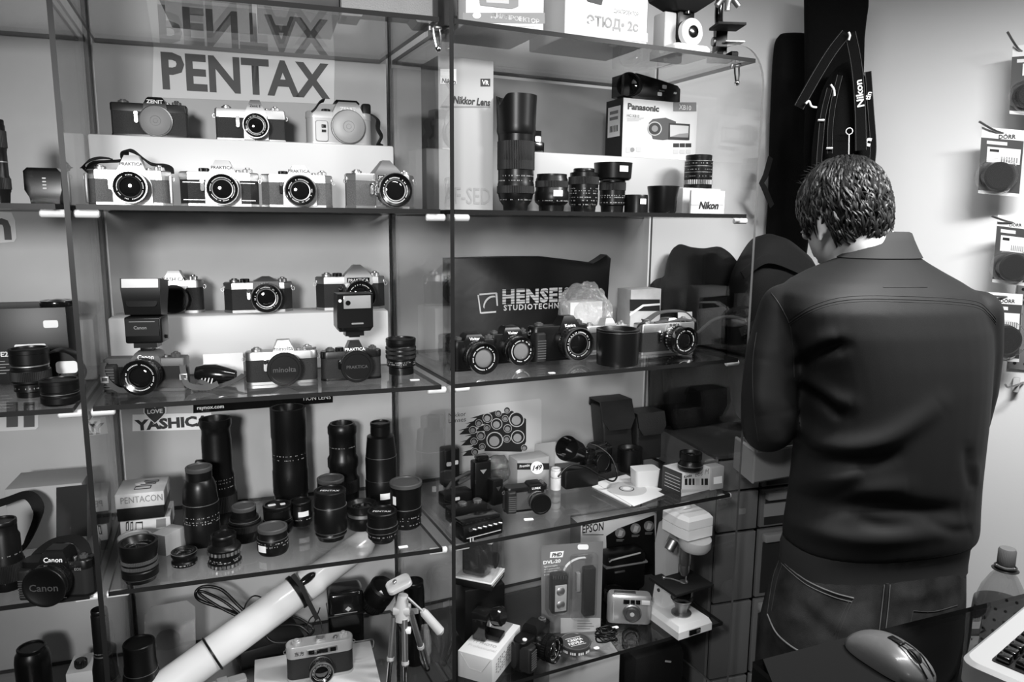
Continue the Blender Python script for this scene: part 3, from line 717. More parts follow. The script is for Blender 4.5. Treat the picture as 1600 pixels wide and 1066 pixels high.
slens('tallest black telephoto with a silver band near its foot, standing before the raised strip', 428, 484, 792, 630, zz, 'L', [(.88,0),(.88,.05),(.92,.055),(.92,.13),(.96,.15),(1,.17),(1,.38),(.97,.40),(.97,.70),(1,.72),(1,1)], dep=.265, top='ring', chrome=((.06,.115),), marks=(.52,.56))
slens('black telephoto with waisted barrel and open mount, between the tallest and the capped one', 514, 562, 790, 656, zz, 'L', [(.95,0),(1,.05),(1,.30),(.90,.34),(.90,.42),(1,.46),(1,.56),(.88,.60),(.88,.86),(.94,.88),(.94,.96),(.8,1)], dep=.27, top='ring', knurl=((.14,.30),), marks=(.72,))
slens('black telephoto with capped narrow top, last tall lens before the pane', 572, 622, 800, 660, zz, 'L', [(.9,0),(1,.03),(1,.28),(.96,.30),(.98,.56),(.94,.62),(.86,.80),(.84,.86),(.62,.88),(.62,1)], dep=.25, chrome=((.60,.607),(.30,.304)), tag_=(.12,12,.022,.014))
slens('wide hooded dark lens with ridged barrel at the front corner, before the yellowed boxes', 189, 253, 914, 835, zz, 'L', [(.78,0),(.85,.1),(.94,.14),(.94,.30),(.90,.32),(.90,.60),(.94,.64),(1,.82),(1,1)], top='ring', knurl=((.36,.46),(.50,.60)), chrome=((.12,.13),), kmat=DGREY)
slens('lens with a grey cap just behind the hooded one, against the small boxes', 186, 240, 873, 833, zz, 'L', [(.9,0),(1,.1),(1,1)], capm=MGREY, dep=.10)
slens('smallest lens on the shelf, flat pancake with narrow waist', 268, 310, 888, 853, zz, 'L', [(.95,0),(1,.1),(1,.25),(.9,.35),(.9,.55),(1,.7),(1,.9),(.94,1)], top='ring', chrome=((.92,.97),), marks=(.18,))
slens('short lens with two bright chrome fluted rings', 325, 380, 891, 832, zz, 'L', [(.92,0),(.97,.03),(.97,.16),(.9,.18),(.9,.44),(.97,.46),(.97,.64),(.98,.66),(.92,.72),(.72,.80),(.72,1)], chrome=((.03,.15,24),(.47,.60,24)), marks=(.30,.24))
slens('short fluted black lens with plain cap behind the chrome-ringed one', 358, 410, 850, 788, zz, 'L', [(.9,0),(.95,.06),(1,.3),(1,.62),(.86,.68),(.86,.74),(.74,.76),(.74,1)], knurl=((.34,.56),), chrome=((.66,.675),), capm=DGREY)
slens('squat lens with plain round cap and a white sticker low on its side', 402, 453, 870, 818, zz, 'L', [(.88,0),(.95,.08),(1,.2),(1,.50),(.96,.52),(.96,.66),(.92,.70),(.92,1)], marks=(.44,.56), chrome=((.67,.69),), capm=DGREY, tag_=(.36,-42,.018,.013))
lb, r, H = slens('squat lens with two white paper stickers on top of its cap', 411, 459, 838, 785, zz, 'L', [(.9,0),(1,.1),(1,.5),(.92,.55),(.92,1)], chrome=((.56,.58),), knurl=((.2,.4),))
for x, w in ((-.010,.015),(.011,.010)):
    o = sticker(lb, w, .009, (x,.002,H+.0045), M=rot(10,'Z'))
slens('low black lens with a long white sticker, behind the stickered cap', 453, 489, 824, 780, zz, 'L', [(.9,0),(1,.1),(1,.5),(.95,.55),(.95,1)], tag_=(.62,14,.022,.011), marks=(.35,))
slens('tall smooth lens whose black cap carries a curved inscription', 492, 544, 848, 762, zz, 'L', [(.80,0),(.85,.06),(.95,.13),(.92,.16),(1,.22),(1,.72),(.97,.74),(.94,.78),(.94,1)], chrome=((.735,.75),(.11,.12),(.19,.20)), capword='PENTAX')
slens('capped lens peeping out behind the inscribed one', 497, 540, 812, 744, zz, 'L', [(.9,0),(1,.1),(1,.7),(.98,.8),(.98,1)], capm=DGREY, chrome=((.72,.73),))
slens('lens with a broad silver collar and open front glass', 543, 590, 831, 778, zz, 'L', [(.94,0),(1,.05),(1,.50),(.94,.52),(.94,.68),(1,.72),(1,1)], top='ring', chrome=((.52,.66),))
slens('short lens with inscribed black cap at the shelf edge', 574, 622, 851, 794, zz, 'L', [(.72,0),(.8,.08),(.95,.16),(.95,.40),(1,.42),(1,.62),(.96,.64),(.96,1)], chrome=((.42,.435),(.62,.64)), capword='PENTAX', marks=(.30,))
slens('lens with a flat broad cap, white sticker and bright ring, nearest to the pane', 610, 660, 829, 748, zz, 'L', [(.84,0),(.94,.05),(.94,.22),(.98,.24),(.98,.46),(.94,.47),(.96,.9),(1,.92),(1,1)], chrome=((.47,.485),), marks=(.30,.24,.12), tag_=(.70,-46,.009,.018), capm=DGREY)
# ---------------------------------------------------------------- boxes, stickers and the lowest shelf
def carton(label, px0, px1, pyb, pyt, z, cab, depth, dyaw=0, dep=None, m=None, name='carton', cat='box', part='box', bev=.0012, h=None, group=None):
    P, u, v, w, a = put(px0, px1, pyb, z, cab, dyaw, dep)
    h = h or zat(pyt, P.x, P.y)-z
    if DEBUG: print('   carton', label[:30], 'h %.3f' % h)
    t = thing(name, label, cat, P, a, group)
    b = MB(); b.box((0, depth/2, h/2), (w, depth, h), bev)
    return t, b.build(part, m or CARD, t), w, h
def basis(t):
    a = t.rotation_euler.z; return V((math.cos(a), math.sin(a), 0)), V((-math.sin(a), math.cos(a), 0))
def loc(t, px, py, off=0):
    """pixel -> local point on the upright plane at y = off of a thing"""
    u, v = basis(t); L0 = V(t.location)
    q = onplane(px, py, L0+v*off, v)-L0
    return V((q.dot(u), q.dot(v), q.z))
def ltop(t, px, py, h):
    u, v = basis(t); L0 = V(t.location); q = onz(px, py, L0.z+h)-L0
    return V((q.dot(u), q.dot(v), q.z))
def fword(t, par, s, px0, px1, py, m=INK, off=-.0008, hpx=None, **kw):
    """lettering on the front face between two pixel columns"""
    A, B_ = loc(t, px0, py, off), loc(t, px1, py, off); c = (A+B_)/2
    hh = None
    if hpx: hh = abs(loc(t, (px0+px1)/2, py-hpx/2, off).z-loc(t, (px0+px1)/2, py+hpx/2, off).z)
    return letter(par, s, (c.x, off, c.z), w=abs(B_.x-A.x), h=hh, m=m, **kw)
def fpoly(t, par, pix, m, off=-.0005, name='print', th=.0003):
    """printed patch on the front face given by its pixel corners"""
    pts = [loc(t, x, y, off) for x, y in pix]; lo_ = .0006 if par is not None and par is not t and par.name.split('.')[0] not in ('paper','strip') else -9
    return flatpoly(par, [(p.x, max(p.z, lo_)) for p in pts], (0, off, 0), m, FRONT, name, th)
def frect(t, par, x0, y0, x1, y1, m, off=-.0005, **kw): return fpoly(t, par, [(x0,y1),(x1,y1),(x1,y0),(x0,y0)], m, off, **kw)
def wp(px, py, cab, dep): return onplane(px, py, FP[cab][0]+FP[cab][1]*dep*(B0/1.2), FP[cab][1])
# stickers on the back boards
BB = {'L': (pAb, (pBb-pAb).normalized()), 'R': (pBb, (pCb-pBb).normalized()), 'F': (pFb, (pAb-pFb).normalized())}
def board_thing(label, px, py, cab, name='sticker', cat='sticker', off=.0012):
    p0, u = BB[cab]; n = V((-u.y, u.x, 0)); P = onplane(px, py, p0-n*off, n)
    return thing(name, label, cat, P, math.atan2(u.y, u.x))
STK = mat('sticker_grey', .66, .7)
t = board_thing('pale sticker with large dark capitals behind the top row of cameras', 380, 118, 'L')
s = fpoly(t, None, [(238,152),(522,163),(523,92),(240,70)], STK, 0, name='paper'); s.parent = t
fword(t, t, 'PENTAX', 253, 515, 119, mat('sticker_dark', .08, .7), -.0008, hpx=57, bold=.03)
t = board_thing('small white sticker reading a heart slogan under the middle shelf', 268, 655, 'L')
s = fpoly(t, t, [(207,674),(330,671),(330,645),(207,648)], PAPER, 0, name='paper')
fword(t, t, 'YASHICA', 210, 328, 661, INK, -.0008, hpx=17, bold=.05)
hp = [(242,661),(232,652),(226,645),(226,638),(231,634),(238,634),(242,638),(246,634),(253,634),(258,638),(258,645),(252,652)]
fpoly(t, t, [(242+(x-242)*1.12, 647+(y-647)*1.12) for x, y in hp], PAPER, -.0012, name='heart_border'); fpoly(t, t, hp, INK, -.0018, name='heart')
fword(t, t, 'LOVE', 230, 254, 643, LINK, -.0024, bold=.03)
t = board_thing('narrow black sticker strip with white lettering behind the tallest telephoto', 410, 636, 'L')
fpoly(t, t, [(302,646),(520,629),(520,612),(302,628)], BLKG, -.0012, name='strip')
me = fword(t, t, 'raynox.com', 308, 350, 638, WHT, -.002, bold=.02); fword(t, t, 'TION LENS', 472, 517, 622, LINK, -.002)
t = board_thing('pale sticker with one dark letter at the edge of the dim cabinet', 6, 355, 'F')
fpoly(t, t, [(-30,382),(22,378),(26,372),(24,345),(18,332),(-30,330)], STK, 0, name='paper'); fword(t, t, 'n', -14, 17, 358, mat('sticker_dark', .08, .7), -.0008, hpx=34, bold=.04)
t = board_thing('pale sticker with two dark letter stems below the shelf of the dim cabinet', 25, 650, 'F')
fpoly(t, t, [(-30,676),(56,671),(60,667),(60,626),(-30,630)], STK, 0, name='paper')
for x0, x1 in ((10,28),(37,54)): fpoly(t, t, [(x0,668),(x1,667),(x1,628),(x0,629)], mat('sticker_dark', .08, .7), -.0008, name='letter_stem')
t = board_thing('scrap of pale sticker with a single dark serif letter by the slanting pane', 147, 666, 'F')
fpoly(t, t, [(133,678),(157,676),(157,655),(133,657)], PAPER, 0, name='paper'); fword(t, t, 'Y', 136, 153, 667, INK, -.0008, hpx=16, bold=.04)
# yellowed boxes
BOXP = mat('aged_white_board', .60, .6, var=.1, vscale=30)
def small_box(label, px0, px1, ybase, ydark, ylid, z, depth, dyaw, word=None, pics=False):
    t, bx, w, h = carton(label, px0, px1, ybase, ylid, z, 'L', depth, dyaw, m=mat('black_carton', .005, .45), part='tray')
    hd = zat(ydark, t.location.x, t.location.y)-z
    b = MB(); b.box((0, depth/2, (h+hd)/2+.0008), (w+.003, depth+.003, h-hd), .0012); ld = b.build('lid', BOXP, t)
    return t, ld, w, h
t1, ld, w, h = small_box('cardboard box with small camera drawings on its lid side, under the boxed twin', 192, 268, 851, 836, 812, z3, .085, 2)
for x0, x1, y0, y1 in ((197,201,816,830),(204,208,816,830),(212,223,816,830)):
    fpoly(t1, ld, [(x0,y1),(x1,y1-1),(x1,y0-1),(x0,y0)], INK, -.0022, name='print'); fpoly(t1, ld, [(x0+1,y1-1.5),(x1-1,y1-2.5),(x1-1,y0+2),(x0+1,y0+2)], BOXP, -.0026, name='print')
fpoly(t1, ld, [(244,825),(259,823),(259,810),(244,812)], mat('label_grey', .2, .6), -.0022, name='print')
t2, ld, w, h2 = small_box('cardboard box with outlined capitals on its lid, on top of its twin', 184, 258, 812, 793, 771, z3+h+.0022, .085, 0)
fword(t2, ld, 'PENTACON', 188, 254, 780, GINK, -.0024, hpx=10)
q = MB(); hh = h2+.0016
for (x0, x1, y0, y1) in ((-.012,.016,.02,.036),(-.004,.022,.045,.052),(.0,.026,.058,.066)):
    fr = [(x0,y0),(x1,y0),(x1,y1),(x0,y1)]
    for i in range(4):
        a_, c_ = V((*fr[i],hh)), V((*fr[(i+1)%4],hh)); q.tube([a_, c_], .0007, 4)
q.build('print', INK, ld, 0)
o = sticker(ld, .018, .012, (-.006,.052,hh), M=rot(20,'Z'))
t, bx, w, h = carton('light grey carton standing askew behind the small boxes, near the telephotos', 238, 260, 868, 836, z3, 'L', .05, -38, m=CARDG)
# dim neighbour cabinet, lower shelves
t, bx, w, h = carton('plain grey carton with a black end panel, in the dim cabinet below the stickers', 16, 136, 842, 760, z3, 'F', .10, 0, dep=.20, m=mat('grey_cardboard', .34, .6))
fpoly(t, bx, [(88,840),(136,838),(136,757),(88,762)], mat('black_carton', .005, .45), -.0006, name='printed_panel')
ds, k = slr('black digital camera with big capped lens, in the dim cabinet beside the slanting pane', 34, 144, 934, z3, 'F', None, plate=BLK, lea=RUB, h=84, ph=26, pw=64, pt='round', W=150, word='Canon', wordm=WHT, word_z=90, ww=40, lx=0, plate_z=64, outline='round', d=44,
    lens=CAM(44, 44, style='cap', capname='Canon'), lz=47, timer=False, dials='R', lug=False, dyaw=-14, grip=True)
letter(ds, 'EOS', (50*k,-22.6*k,66*k), w=14*k, m=MARK)
strap_band(ds, k, [(58,4,86),(44,20,104),(16,36,112),(-30,40,104),(-60,36,84),(-74,20,62)], 22, 2.5, FAB, up=(0,-.5,1), name='neck_strap')
slens('dark lens-shaped black camera part cut by the picture edge in the dim cabinet', -14, 44, 925, 812, z3, 'F', [(.9,0),(1,.1),(1,.45),(.92,.5),(.92,.8),(.8,.86),(.8,1)], knurl=((.14,.42),), marks=(.55,))
P = wp(-10, 855, 'F', .16); P.z = z3
b = MB(); b.tube(smooth_path([wp(-40,800,'F',.165)-P, wp(10,783,'F',.165)-P, wp(44,774,'F',.165)-P, wp(60,800,'F',.16)-P, wp(40,850,'F',.16)-P, V((.02,.02,.007))], 6), 1, flat=(.02,.003), up=(0,-.4,1))
tag(b.build('camera_strap', FAB, None, 60, loc=P), 'black webbing strap looped beside the black digital camera in the dim cabinet', 'strap')
# lowest shelf behind and below
def wthing(name, label, cat, P, group=None): return thing(name, label, cat, P, 0, group)
slens('big black capped lens standing in front of the white tube, cut by the lower edge', 198, 256, 1132, 997, z4, 'L', [(.96,0),(1,.06),(1,.62),(.94,.66),(.94,.72),(.9,.76),(.9,1)], chrome=((.655,.662),), knurl=((.2,.58),))
slens('black lens standing in the dim cabinet next to the slanting pane, lowest shelf', 150, 188, 1120, 952, z4, 'F', [(1,0),(1,.45),(.8,.55),(.75,.6),(.75,.98),(.7,1)], chrome=((.58,.595),), marks=(.62,))
slens('black domed lens case on the lowest shelf of the dim cabinet', 28, 88, 1100, 1006, z4, 'F', [(.95,0),(1,.06),(1,.8),(.95,.92),(.8,1)])
t, bx, w, h = carton('white carton corner with a dark round object on it, dim cabinet, lowest shelf', 106, 162, 1090, 1050, z4, 'F', .07, 0)
b = MB(); b.lathe([(.010,0),(.012,.004),(.012,.014),(.009,.017),(0,.017)], 8, T(-.008,.02,h), teeth=16, td=.001)
tag(b.build('knob_cap', BLK, t, 30), '', ''); o = t.children[-1]; del o['label']; del o['category']
# white telescope tube
A, Bp = wp(236, 1092, 'L', .10), wp(577, 842, 'L', .235)
ax = (Bp-A); Lg = ax.length; q = ax.to_track_quat('Z', 'Y').to_matrix().to_4x4()
t = thing('telescope_tube', 'long white enamelled telescope tube leaning across the lowest shelf', 'telescope', A)
r0 = 26*mpp((A+Bp)/2)
if A.z < z4+r0*1.1: A.z = z4+r0*1.1; ax = Bp-A; Lg = ax.length; q = ax.to_track_quat('Z', 'Y').to_matrix().to_4x4(); t.location = A
b = MB(); b.lathe([(r0*.9,0),(r0,.004),(r0,Lg*.72),(r0*.9,Lg*.74),(r0*.86,Lg*.97),(r0*.6,Lg),(0,Lg)], 48, q); b.build('tube', mat('white_enamel', .82, .22, coat=.5), t)
for f, wd_ in ((.62,.010),(.245,.004)):
    b = MB(); b.lathe([(r0*1.0,Lg*f),(r0*1.09,Lg*f+.001),(r0*1.09,Lg*f+wd_),(r0,Lg*f+wd_+.001)], 40, q, cap=False); b.build('clamp_ring', BLK, t)
mpt = A+ax*.675
side = (EYE-mpt).normalized(); side = (side-ax.normalized()*side.dot(ax.normalized())).normalized()
def offs(px, py, lift=.0): 
    # a point on the tube's skin seen at a pixel
    d = ray(px, py); n = side
    return EYE+d*((mpt+side*(r0+lift)-EYE).dot(n)/d.dot(n))
c0 = offs(480, 905, .002); qq = side.to_track_quat('Z', 'Y').to_matrix().to_4x4()
b = MB(); M = T(*(c0-A)) @ qq
dirl = (offs(492, 897)-offs(468, 915)).normalized(); ang = math.atan2((qq.to_3x3().inverted() @ dirl).y, (qq.to_3x3().inverted() @ dirl).x)
b.lathe([(0,0),(.014,0),(.014,.003),(.011,.006),(0,.0065)], 28, M @ Mx.Rotation(ang, 4, 'Z') @ Mx.Diagonal((1.35,.62,1,1))); b.build('finder_bracket', BLKG, t)
b = MB(); b.tube([offs(457,898,.004)-A, offs(470,915,.006)-A, offs(482,940,.004)-A, offs(496,968,.0)-A], 1, flat=(.009,.004), up=side); b.build('strap_end', BLK, t)
# tangle of cables behind the tube
def cable(label, pts, r, P0=None, name='cable', m=BLK, cat='cable'):
    P0 = P0 or pts[0]; b = MB(); b.tube(smooth_path([p-P0 for p in pts], 7), r, 8)
    return tag(b.build(name, m, None, 60, loc=P0), label, cat)
W4 = lambda x, y, d=.22: wp(x, y, 'L', d)
cable('thick black cable loop resting against the board above the white tube', [W4(380,962,.24),W4(345,950,.25),W4(312,938,.26),W4(306,926,.26),W4(318,917,.265),W4(345,921,.26),W4(370,944,.25),W4(382,960,.24),W4(360,975,.23)], .0035)
cable('second black cable in a slim loop inside the thicker one', [W4(385,968,.23),W4(350,940,.245),W4(318,925,.25),W4(313,929,.25),W4(345,950,.24),W4(378,966,.23),W4(400,978,.22)], .003)
cable('thin dark wire arching over the white tube', [W4(380,985,.2),W4(382,950,.23),W4(395,932,.24),W4(412,936,.24),W4(425,952,.23),W4(430,975,.2)], .0016)
cable('thin wires hanging under the tube clamp towards the silver camera', [W4(500,950,.19),W4(494,966,.17),W4(488,980,.15),W4(480,984,.15),W4(484,968,.16),W4(496,962,.17),W4(504,984,.15),W4(500,996,.14)], .0014)
cable('coiled black cord heaped behind the silver camera', [W4(418,972,.2),W4(440,962,.2),W4(470,968,.2),W4(490,985,.19),W4(470,1000,.18),W4(430,1004,.18),W4(416,990,.19),W4(436,978,.2),W4(468,978,.2),W4(484,992,.19)], .003)
# translucent sheet with dark disc leaning against the board
P = wp(250, 1050, 'L', .25); P.z = z4
t = thing('plastic_sleeve', 'clear plastic sleeve with cut corners and dark disc, leaning beside the white tube', 'sleeve', P, THL)
pts = [loc(t, x, y) for x, y in ((226,1030),(226,962),(236,948),(292,938),(305,948),(306,1010),(290,1050),(232,1065))]
flatpoly(t, [(p.x,max(p.z,.001)) for p in pts], (0,0,0), clear('sleeve_film', .9, .12, .8, .15, haze=.30, hv=.55), name='sleeve', t=.001)
c = loc(t, 262, 1001); b = MB(); b.lathe([(0,0),(.024,0),(.024,.002),(0,.002)], 36, T(c.x,.004,c.z) @ FRONT); b.build('disc', DGREY, t)
# silver rangefinder on a white box
t, bx, w, h = carton('flat white carton under the silver rangefinder camera', 398, 601, 1112, 1066, z4, 'L', .17, h=.030)
zc = z4+h
sv, k = slr('silver rangefinder camera with rectangular window bar, on the flat white carton', 449, 555, 1060, zc+.0006, 'L', None, plate=SIL, h=78, ph=0, pw=20, pt='box', plate_z=52, lx=0, lens=CAM(24, 30, rimm=CHR, chromeband=True), lz=28, timer=False, dials='LR', W=136, outline='round', lug=True)
[bpy.data.objects.remove(o) for o in list(sv.children) if o.name.startswith('prism_housing')]
b = MB(k); b.box((4,-18.6,63), (62,3,14), 1); wb = b.build('window_bar', CHR, sv)
b = MB(k); b.box((-18,-20.2,63), (12,1,9), .3); b.box((4,-20.2,63), (22,1,9), .3); b.box((26,-20.2,63), (12,1,9), .3); b.build('window_glass', BLKG, wb)
b = MB(k); b.box((2,0,80), (18,14,4), .6); b.box((-5,0,83), (3,14,3), .4); b.box((9,0,83), (3,14,3), .4); b.build('hot_shoe', CHR, sv)
letter(sv, '\u4e1c\u65b9', (-42*k,-18.4*k,63*k), w=19*k, m=INK, bold=.02)
b = MB(k); b.tube(smooth_path([(66,-4,62),(90,-10,64),(110,-4,60),(114,6,44),(112,14,30)], 6), 1.6, 6); b.build('wrist_strap', CHRD, sv)
t, k2 = slr('small grey compact camera lying low at the lower picture edge by the tube', 312, 390, 1100, z4, 'L', None, name='compact_camera', plate=SIL, lea=DGREY, h=50, ph=4, pw=24, pt='box', plate_z=40, lx=0, timer=False, dials='', W=110, outline='box', lug=True, d=28, dyaw=12)
# mini tripod
P = spot(634, 1085, z4, 'L'); t = thing('mini_tripod', 'silver mini tripod with pale head and folded handle', 'tripod', P)
dp = (P-pA).dot(vL)/(B0/1.2)
L4 = lambda x, y, d=0: wp(x, y, 'L', dp+d)-P
for a_, c_, d0, d1 in (((616,964),(606,1076),.0,-.01),((632,968),(634,1085),-.01,-.03),((642,958),(668,1046),.01,.05)):
    p0, p1 = L4(*a_, d0), L4(*c_, d1); p1.z = max(p1.z, .001) if c_[1] > 1050 else p1.z
    b = MB(); b.tube([p0, p0.lerp(p1,.62)], .0062, 14); lg = b.build('leg', CHR, t)
    b = MB(); b.tube([p0.lerp(p1,.55), p1], .0045, 12); b.build('leg_tube', POL, lg)
    b = MB(); b.tube([p0.lerp(p1,.56), p0.lerp(p1,.60)], .0075, 14); b.build('leg_clamp', LGREY, lg)
    b = MB(); b.tube([p0.lerp(p1,.97), p1], .006, 12); b.build('rubber_foot', BLK, lg)
b = MB(); b.tube([L4(629,968), L4(628,945), L4(630,930)], [.016,.013,.010], 14); b.box(tuple(L4(628,952)), (.034,.026,.014), .003); b.build('crown', LGREY, t)
c = L4(624, 915); b = MB(); b.prism(rrect(.050,.034,.010,4), 0, .009, T(*c) @ rot(-14,'Y') @ rot(20,'X') @ rot(20,'Z'), .002); pl = b.build('head_plate', LGREY, t)
b = MB(); b.cyl((-.006,0,.009), .004, .006, T(*c) @ rot(-14,'Y') @ rot(20,'X'), 12, .001); b.build('camera_screw', CHR, pl)
b = MB(); b.tube([L4(637,934,-.01), L4(662,957,-.02)], .0028, 10); hn = b.build('pan_handle', CHR, t)
b = MB(); b.tube([L4(660,954,-.02), L4(663,958,-.02), L4(688,987,-.03), L4(690,989,-.03)], [.006,.0085,.0095,.006], 14); b.build('handle_grip', LGREY, hn)
b = MB(); b.box(tuple(L4(637,985,-.014)), (.013,.012,.010), .001); b.build('price_sticker', PAPER, t)
# leather case and leaning lens
P = spot(543, 1012, z4, 'L'); t = thing('leather_case', 'glossy black leather case with small diamond badge, behind the silver camera', 'camera case', P, THL)
w = 56/pxm(P, uL); hh = zat(926, P.x, P.y)-z4
b = MB(); b.box((0,w*.4,hh/2), (w,w*.8,hh), .012, None, 4); cs = b.build('case_body', BLKG, t)
b = MB(); b.box((0,w*.39,hh*.60), (w*1.03,w*.86,.004), .0015); b.build('seam', BLK, cs)
flatpoly(cs, [(0,-.006),(.007,0),(0,.006),(-.007,0)], (.004,-.0008,hh*.70), LGREY, name='badge')
flatpoly(cs, [(-w*.34,0),(w*.30,0),(w*.30,.002),(-w*.34,.002)], (0,-.0026,hh*.63), MGREY, name='clasp')
P = wp(590, 932, 'L', .235); t = thing('camera_lens', 'black lens tipped against the leather case, white tag on its side', 'lens', P)
qd = V((.45,-.2,.75)).normalized().to_track_quat('Z','Y').to_matrix().to_4x4(); s_ = mpp(P)
b = MB(); b.lathe([(17*s_,-24*s_),(20*s_,-20*s_),(20*s_,-4*s_),(22*s_,0),(22*s_,22*s_),(19*s_,25*s_),(17*s_,20*s_),(0,18*s_)], 32, qd); bd = b.build('barrel', BLK, t)
b = MB(); b.lathe([(20*s_,-18*s_),(21.4*s_,-17*s_),(21.4*s_,-7*s_),(20*s_,-6*s_)], 8, qd, teeth=36, td=.001, cap=False); b.build('focus_ring', BLKG, t, 25)
c = wp(594, 930, 'L', .235)-P; toe = (EYE-P).normalized(); b = MB(); b.prism(rrect(.020,.015,.002), 0, .001, T(*(c*.5+toe*22.5*s_)) @ toe.to_track_quat('Z','Y').to_matrix().to_4x4() @ rot(28,'Z')); b.build('price_sticker', PAPER, t, 0)
slens('black lens lying in shade behind the tripod handle, pale tag on its side', 632, 664, 1000, 905, z4, 'L', [(.9,0),(1,.1),(1,.9),(.9,1)], dep=.13, tag_=(.72,0,.018,.014))
def crumple(name, label, cat, c, s, m, seed, sub=3, amp=.25, parent=None):
    """creased plastic film bundle"""
    rnd = random.Random(seed); bm = bmesh.new(); bmesh.ops.create_icosphere(bm, subdivisions=sub, radius=1)
    dirs = [(V((rnd.uniform(-1,1),rnd.uniform(-1,1),rnd.uniform(-1,1))).normalized(), rnd.uniform(3,9), rnd.uniform(0,6)) for _ in range(14)]
    for v_ in bm.verts:
        d = sum(abs(math.sin(dd.dot(v_.co)*f+ph))-.5 for dd, f, ph in dirs)/14
        v_.co *= 1+d*amp*4
        v_.co = V((v_.co.x*s[0], v_.co.y*s[1], v_.co.z*s[2]))
    lo = min(v_.co.z for v_ in bm.verts)
    for v_ in bm.verts: v_.co.z -= lo
    me = bpy.data.meshes.new(name); bm.to_mesh(me); bm.free()
    o = link(name, me, m, None, 30, loc=c); return tag(o, label, cat)
crumple('plastic_bag', 'crumpled clear plastic bag around small dark parts beside the tripod', 'plastic bag', spot(664, 1040, z4, 'L'), (.012,.014,.042), BAGC, 3)
crumple('plastic_wrap', 'wad of whitish plastic wrap at the foot of the tripod', 'plastic bag', spot(656, 1112, z4, 'L'), (.020,.016,.024), mat('milky_wrap', .6, .3, coat=.5), 5)
t, bx, w, h = carton('dark folded case lying behind the white carton and coiled cord', 376, 480, 1035, 1006, z4, 'L', .10, 14, m=mat('black_carton', .005, .45), bev=.004, name='equipment_case', cat='case')
# ---------------------------------------------------------------- round-cornered cabinet, upper shelf
BOXG = mat('silver_grey_carton', .35, .5); DBOX = mat('dark_carton_side', .03, .5)
def two_tone(t, bx, w, h, d, m_left):
    b = MB(); b.box((-w/2-.0004, d/2, h/2), (.0006, d*.995, h*.995)); return b.build('side_print', m_left, bx, 0)
t, bx, w, h = carton('tall silver-grey lens carton with dark side, behind the upright pane', 687, 771, 327, 91, z1, 'R', .10, dep=.09, m=BOXG)
two_tone(t, bx, w, h, .10, DBOX)
frect(t, bx, 688, 108, 713, 131, PAPER); fword(t, bx, 'Nikon', 690, 712, 127, INK, -.001, bold=.03, shear=.2)
frect(t, bx, 751, 123, 766, 135, INK); fword(t, bx, 'VR', 753, 764, 129, PAPER, -.001, bold=.03)
fword(t, bx, 'Nikkor Lens', 708, 766, 158, INK, hpx=12, bold=.03, shear=.2)
frect(t, bx, 690, 165.5, 766, 168, GINK)
fword(t, bx, 'AF-SED', 694, 766, 306, mat('faint_print', .25, .5), hpx=26)
tl, r, H = slens('tall black zoom with flaring petal hood beside the silver-grey carton', 777, 834, 327, 203, z1, 'R', [(.66,0),(.70,.07),(.88,.13),(.97,.22),(1,.34),(.97,.36),(.97,.62),(1,.64),(.98,.92),(1,1)], dep=.075, top='open', knurl=((.22,.32),(.52,.88)), marks=(.44,.38,.14))
b = MB(); N_ = 72; rows = []
hz = zat(150, tl.location.x, tl.location.y)-z1
for q in range(N_):
    a_ = 2*PI*q/N_; dip = max(0, math.cos(2*(a_-.15)))**4*.022
    rows.append((a_, hz-dip))
rg = lambda rr, zf: [(rr*math.cos(a_), rr*math.sin(a_), zf(zt)) for a_, zt in rows]
r2 = r*1.10
b.loft([rg(r*1.0, lambda q: H-.006), rg(r*1.06, lambda q: H), rg(r*1.04, lambda q: H+.012), rg(r2, lambda q: q), rg(r2-.002, lambda q: q), rg(r*.98, lambda q: H+.01), rg(r*.9, lambda q: H+.004)], cap=False)
hd = b.build('lens_hood', BLK, tl)
rzr = riser('pale riser under the camcorder carton, behind the row of short lenses', 834, 1092, 327, 244, z1, 'R', .085, .15, m=mat('pale_riser', .43, .4))
zq = z1+rzr[3]
P, u, v, w, a = put(829, 851, 240, zq, 'R', 0, .17)
t = thing('hot_shoe_viewfinder', 'small black gadget with white sticker on the pale riser behind the tall zoom', 'camera accessory', P, a)
hh = zat(204, P.x, P.y)-zq
b = MB(); b.box((0,.018,hh*.25), (w,.036,hh*.5), .003); b.box((-.002,.018,hh*.72), (w*.7,.03,hh*.56), .004); bd = b.build('shell', BLKG, t); sticker(bd, .014, .012, (0,-.0008,hh*.62), M=FRONT)
slens('short autofocus lens with white oval sticker, next to the tall petal-hooded zoom', 835, 888, 327, 271, z1, 'R', [(.72,0),(.76,.16),(.96,.24),(1,.30),(1,.52),(.94,.56),(.94,.86),(.88,.92),(.88,1)], dep=.065, knurl=((.64,.82),), marks=(.28,), tag_=(.48,22,.020,.012), top='open')
slens('short black lens covered in rows of scale numbers, between two others on the upper shelf', 888, 934, 328, 268, z1, 'R', [(.82,0),(.86,.14),(.96,.18),(1,.3),(1,.78),(.94,.8),(.94,.98),(.7,1)], dep=.065, knurl=((.68,.88),), marks=(.18,.28,.36,.46,.52,.58))
lh, r, H = slens('lens wearing an oversized hood with white sticker', 936, 976, 328, 281, z1, 'R', [(.86,0),(.9,.2),(1,.24),(1,.98),(.9,1)], dep=.065, knurl=((.68,.94),), marks=(.46,.52,.3), top='open')
b = MB(); H2 = zat(255, lh.location.x, lh.location.y)-z1
b.lathe([(r*1.28,H+.0006),(r*1.42,H+.004),(r*1.50,H2),(r*1.42,H2),(r*1.34,H+.006),(r*.9,H+.003)], 44, cap=False); hd = b.build('lens_hood', BLK, lh)
hd_t = lh
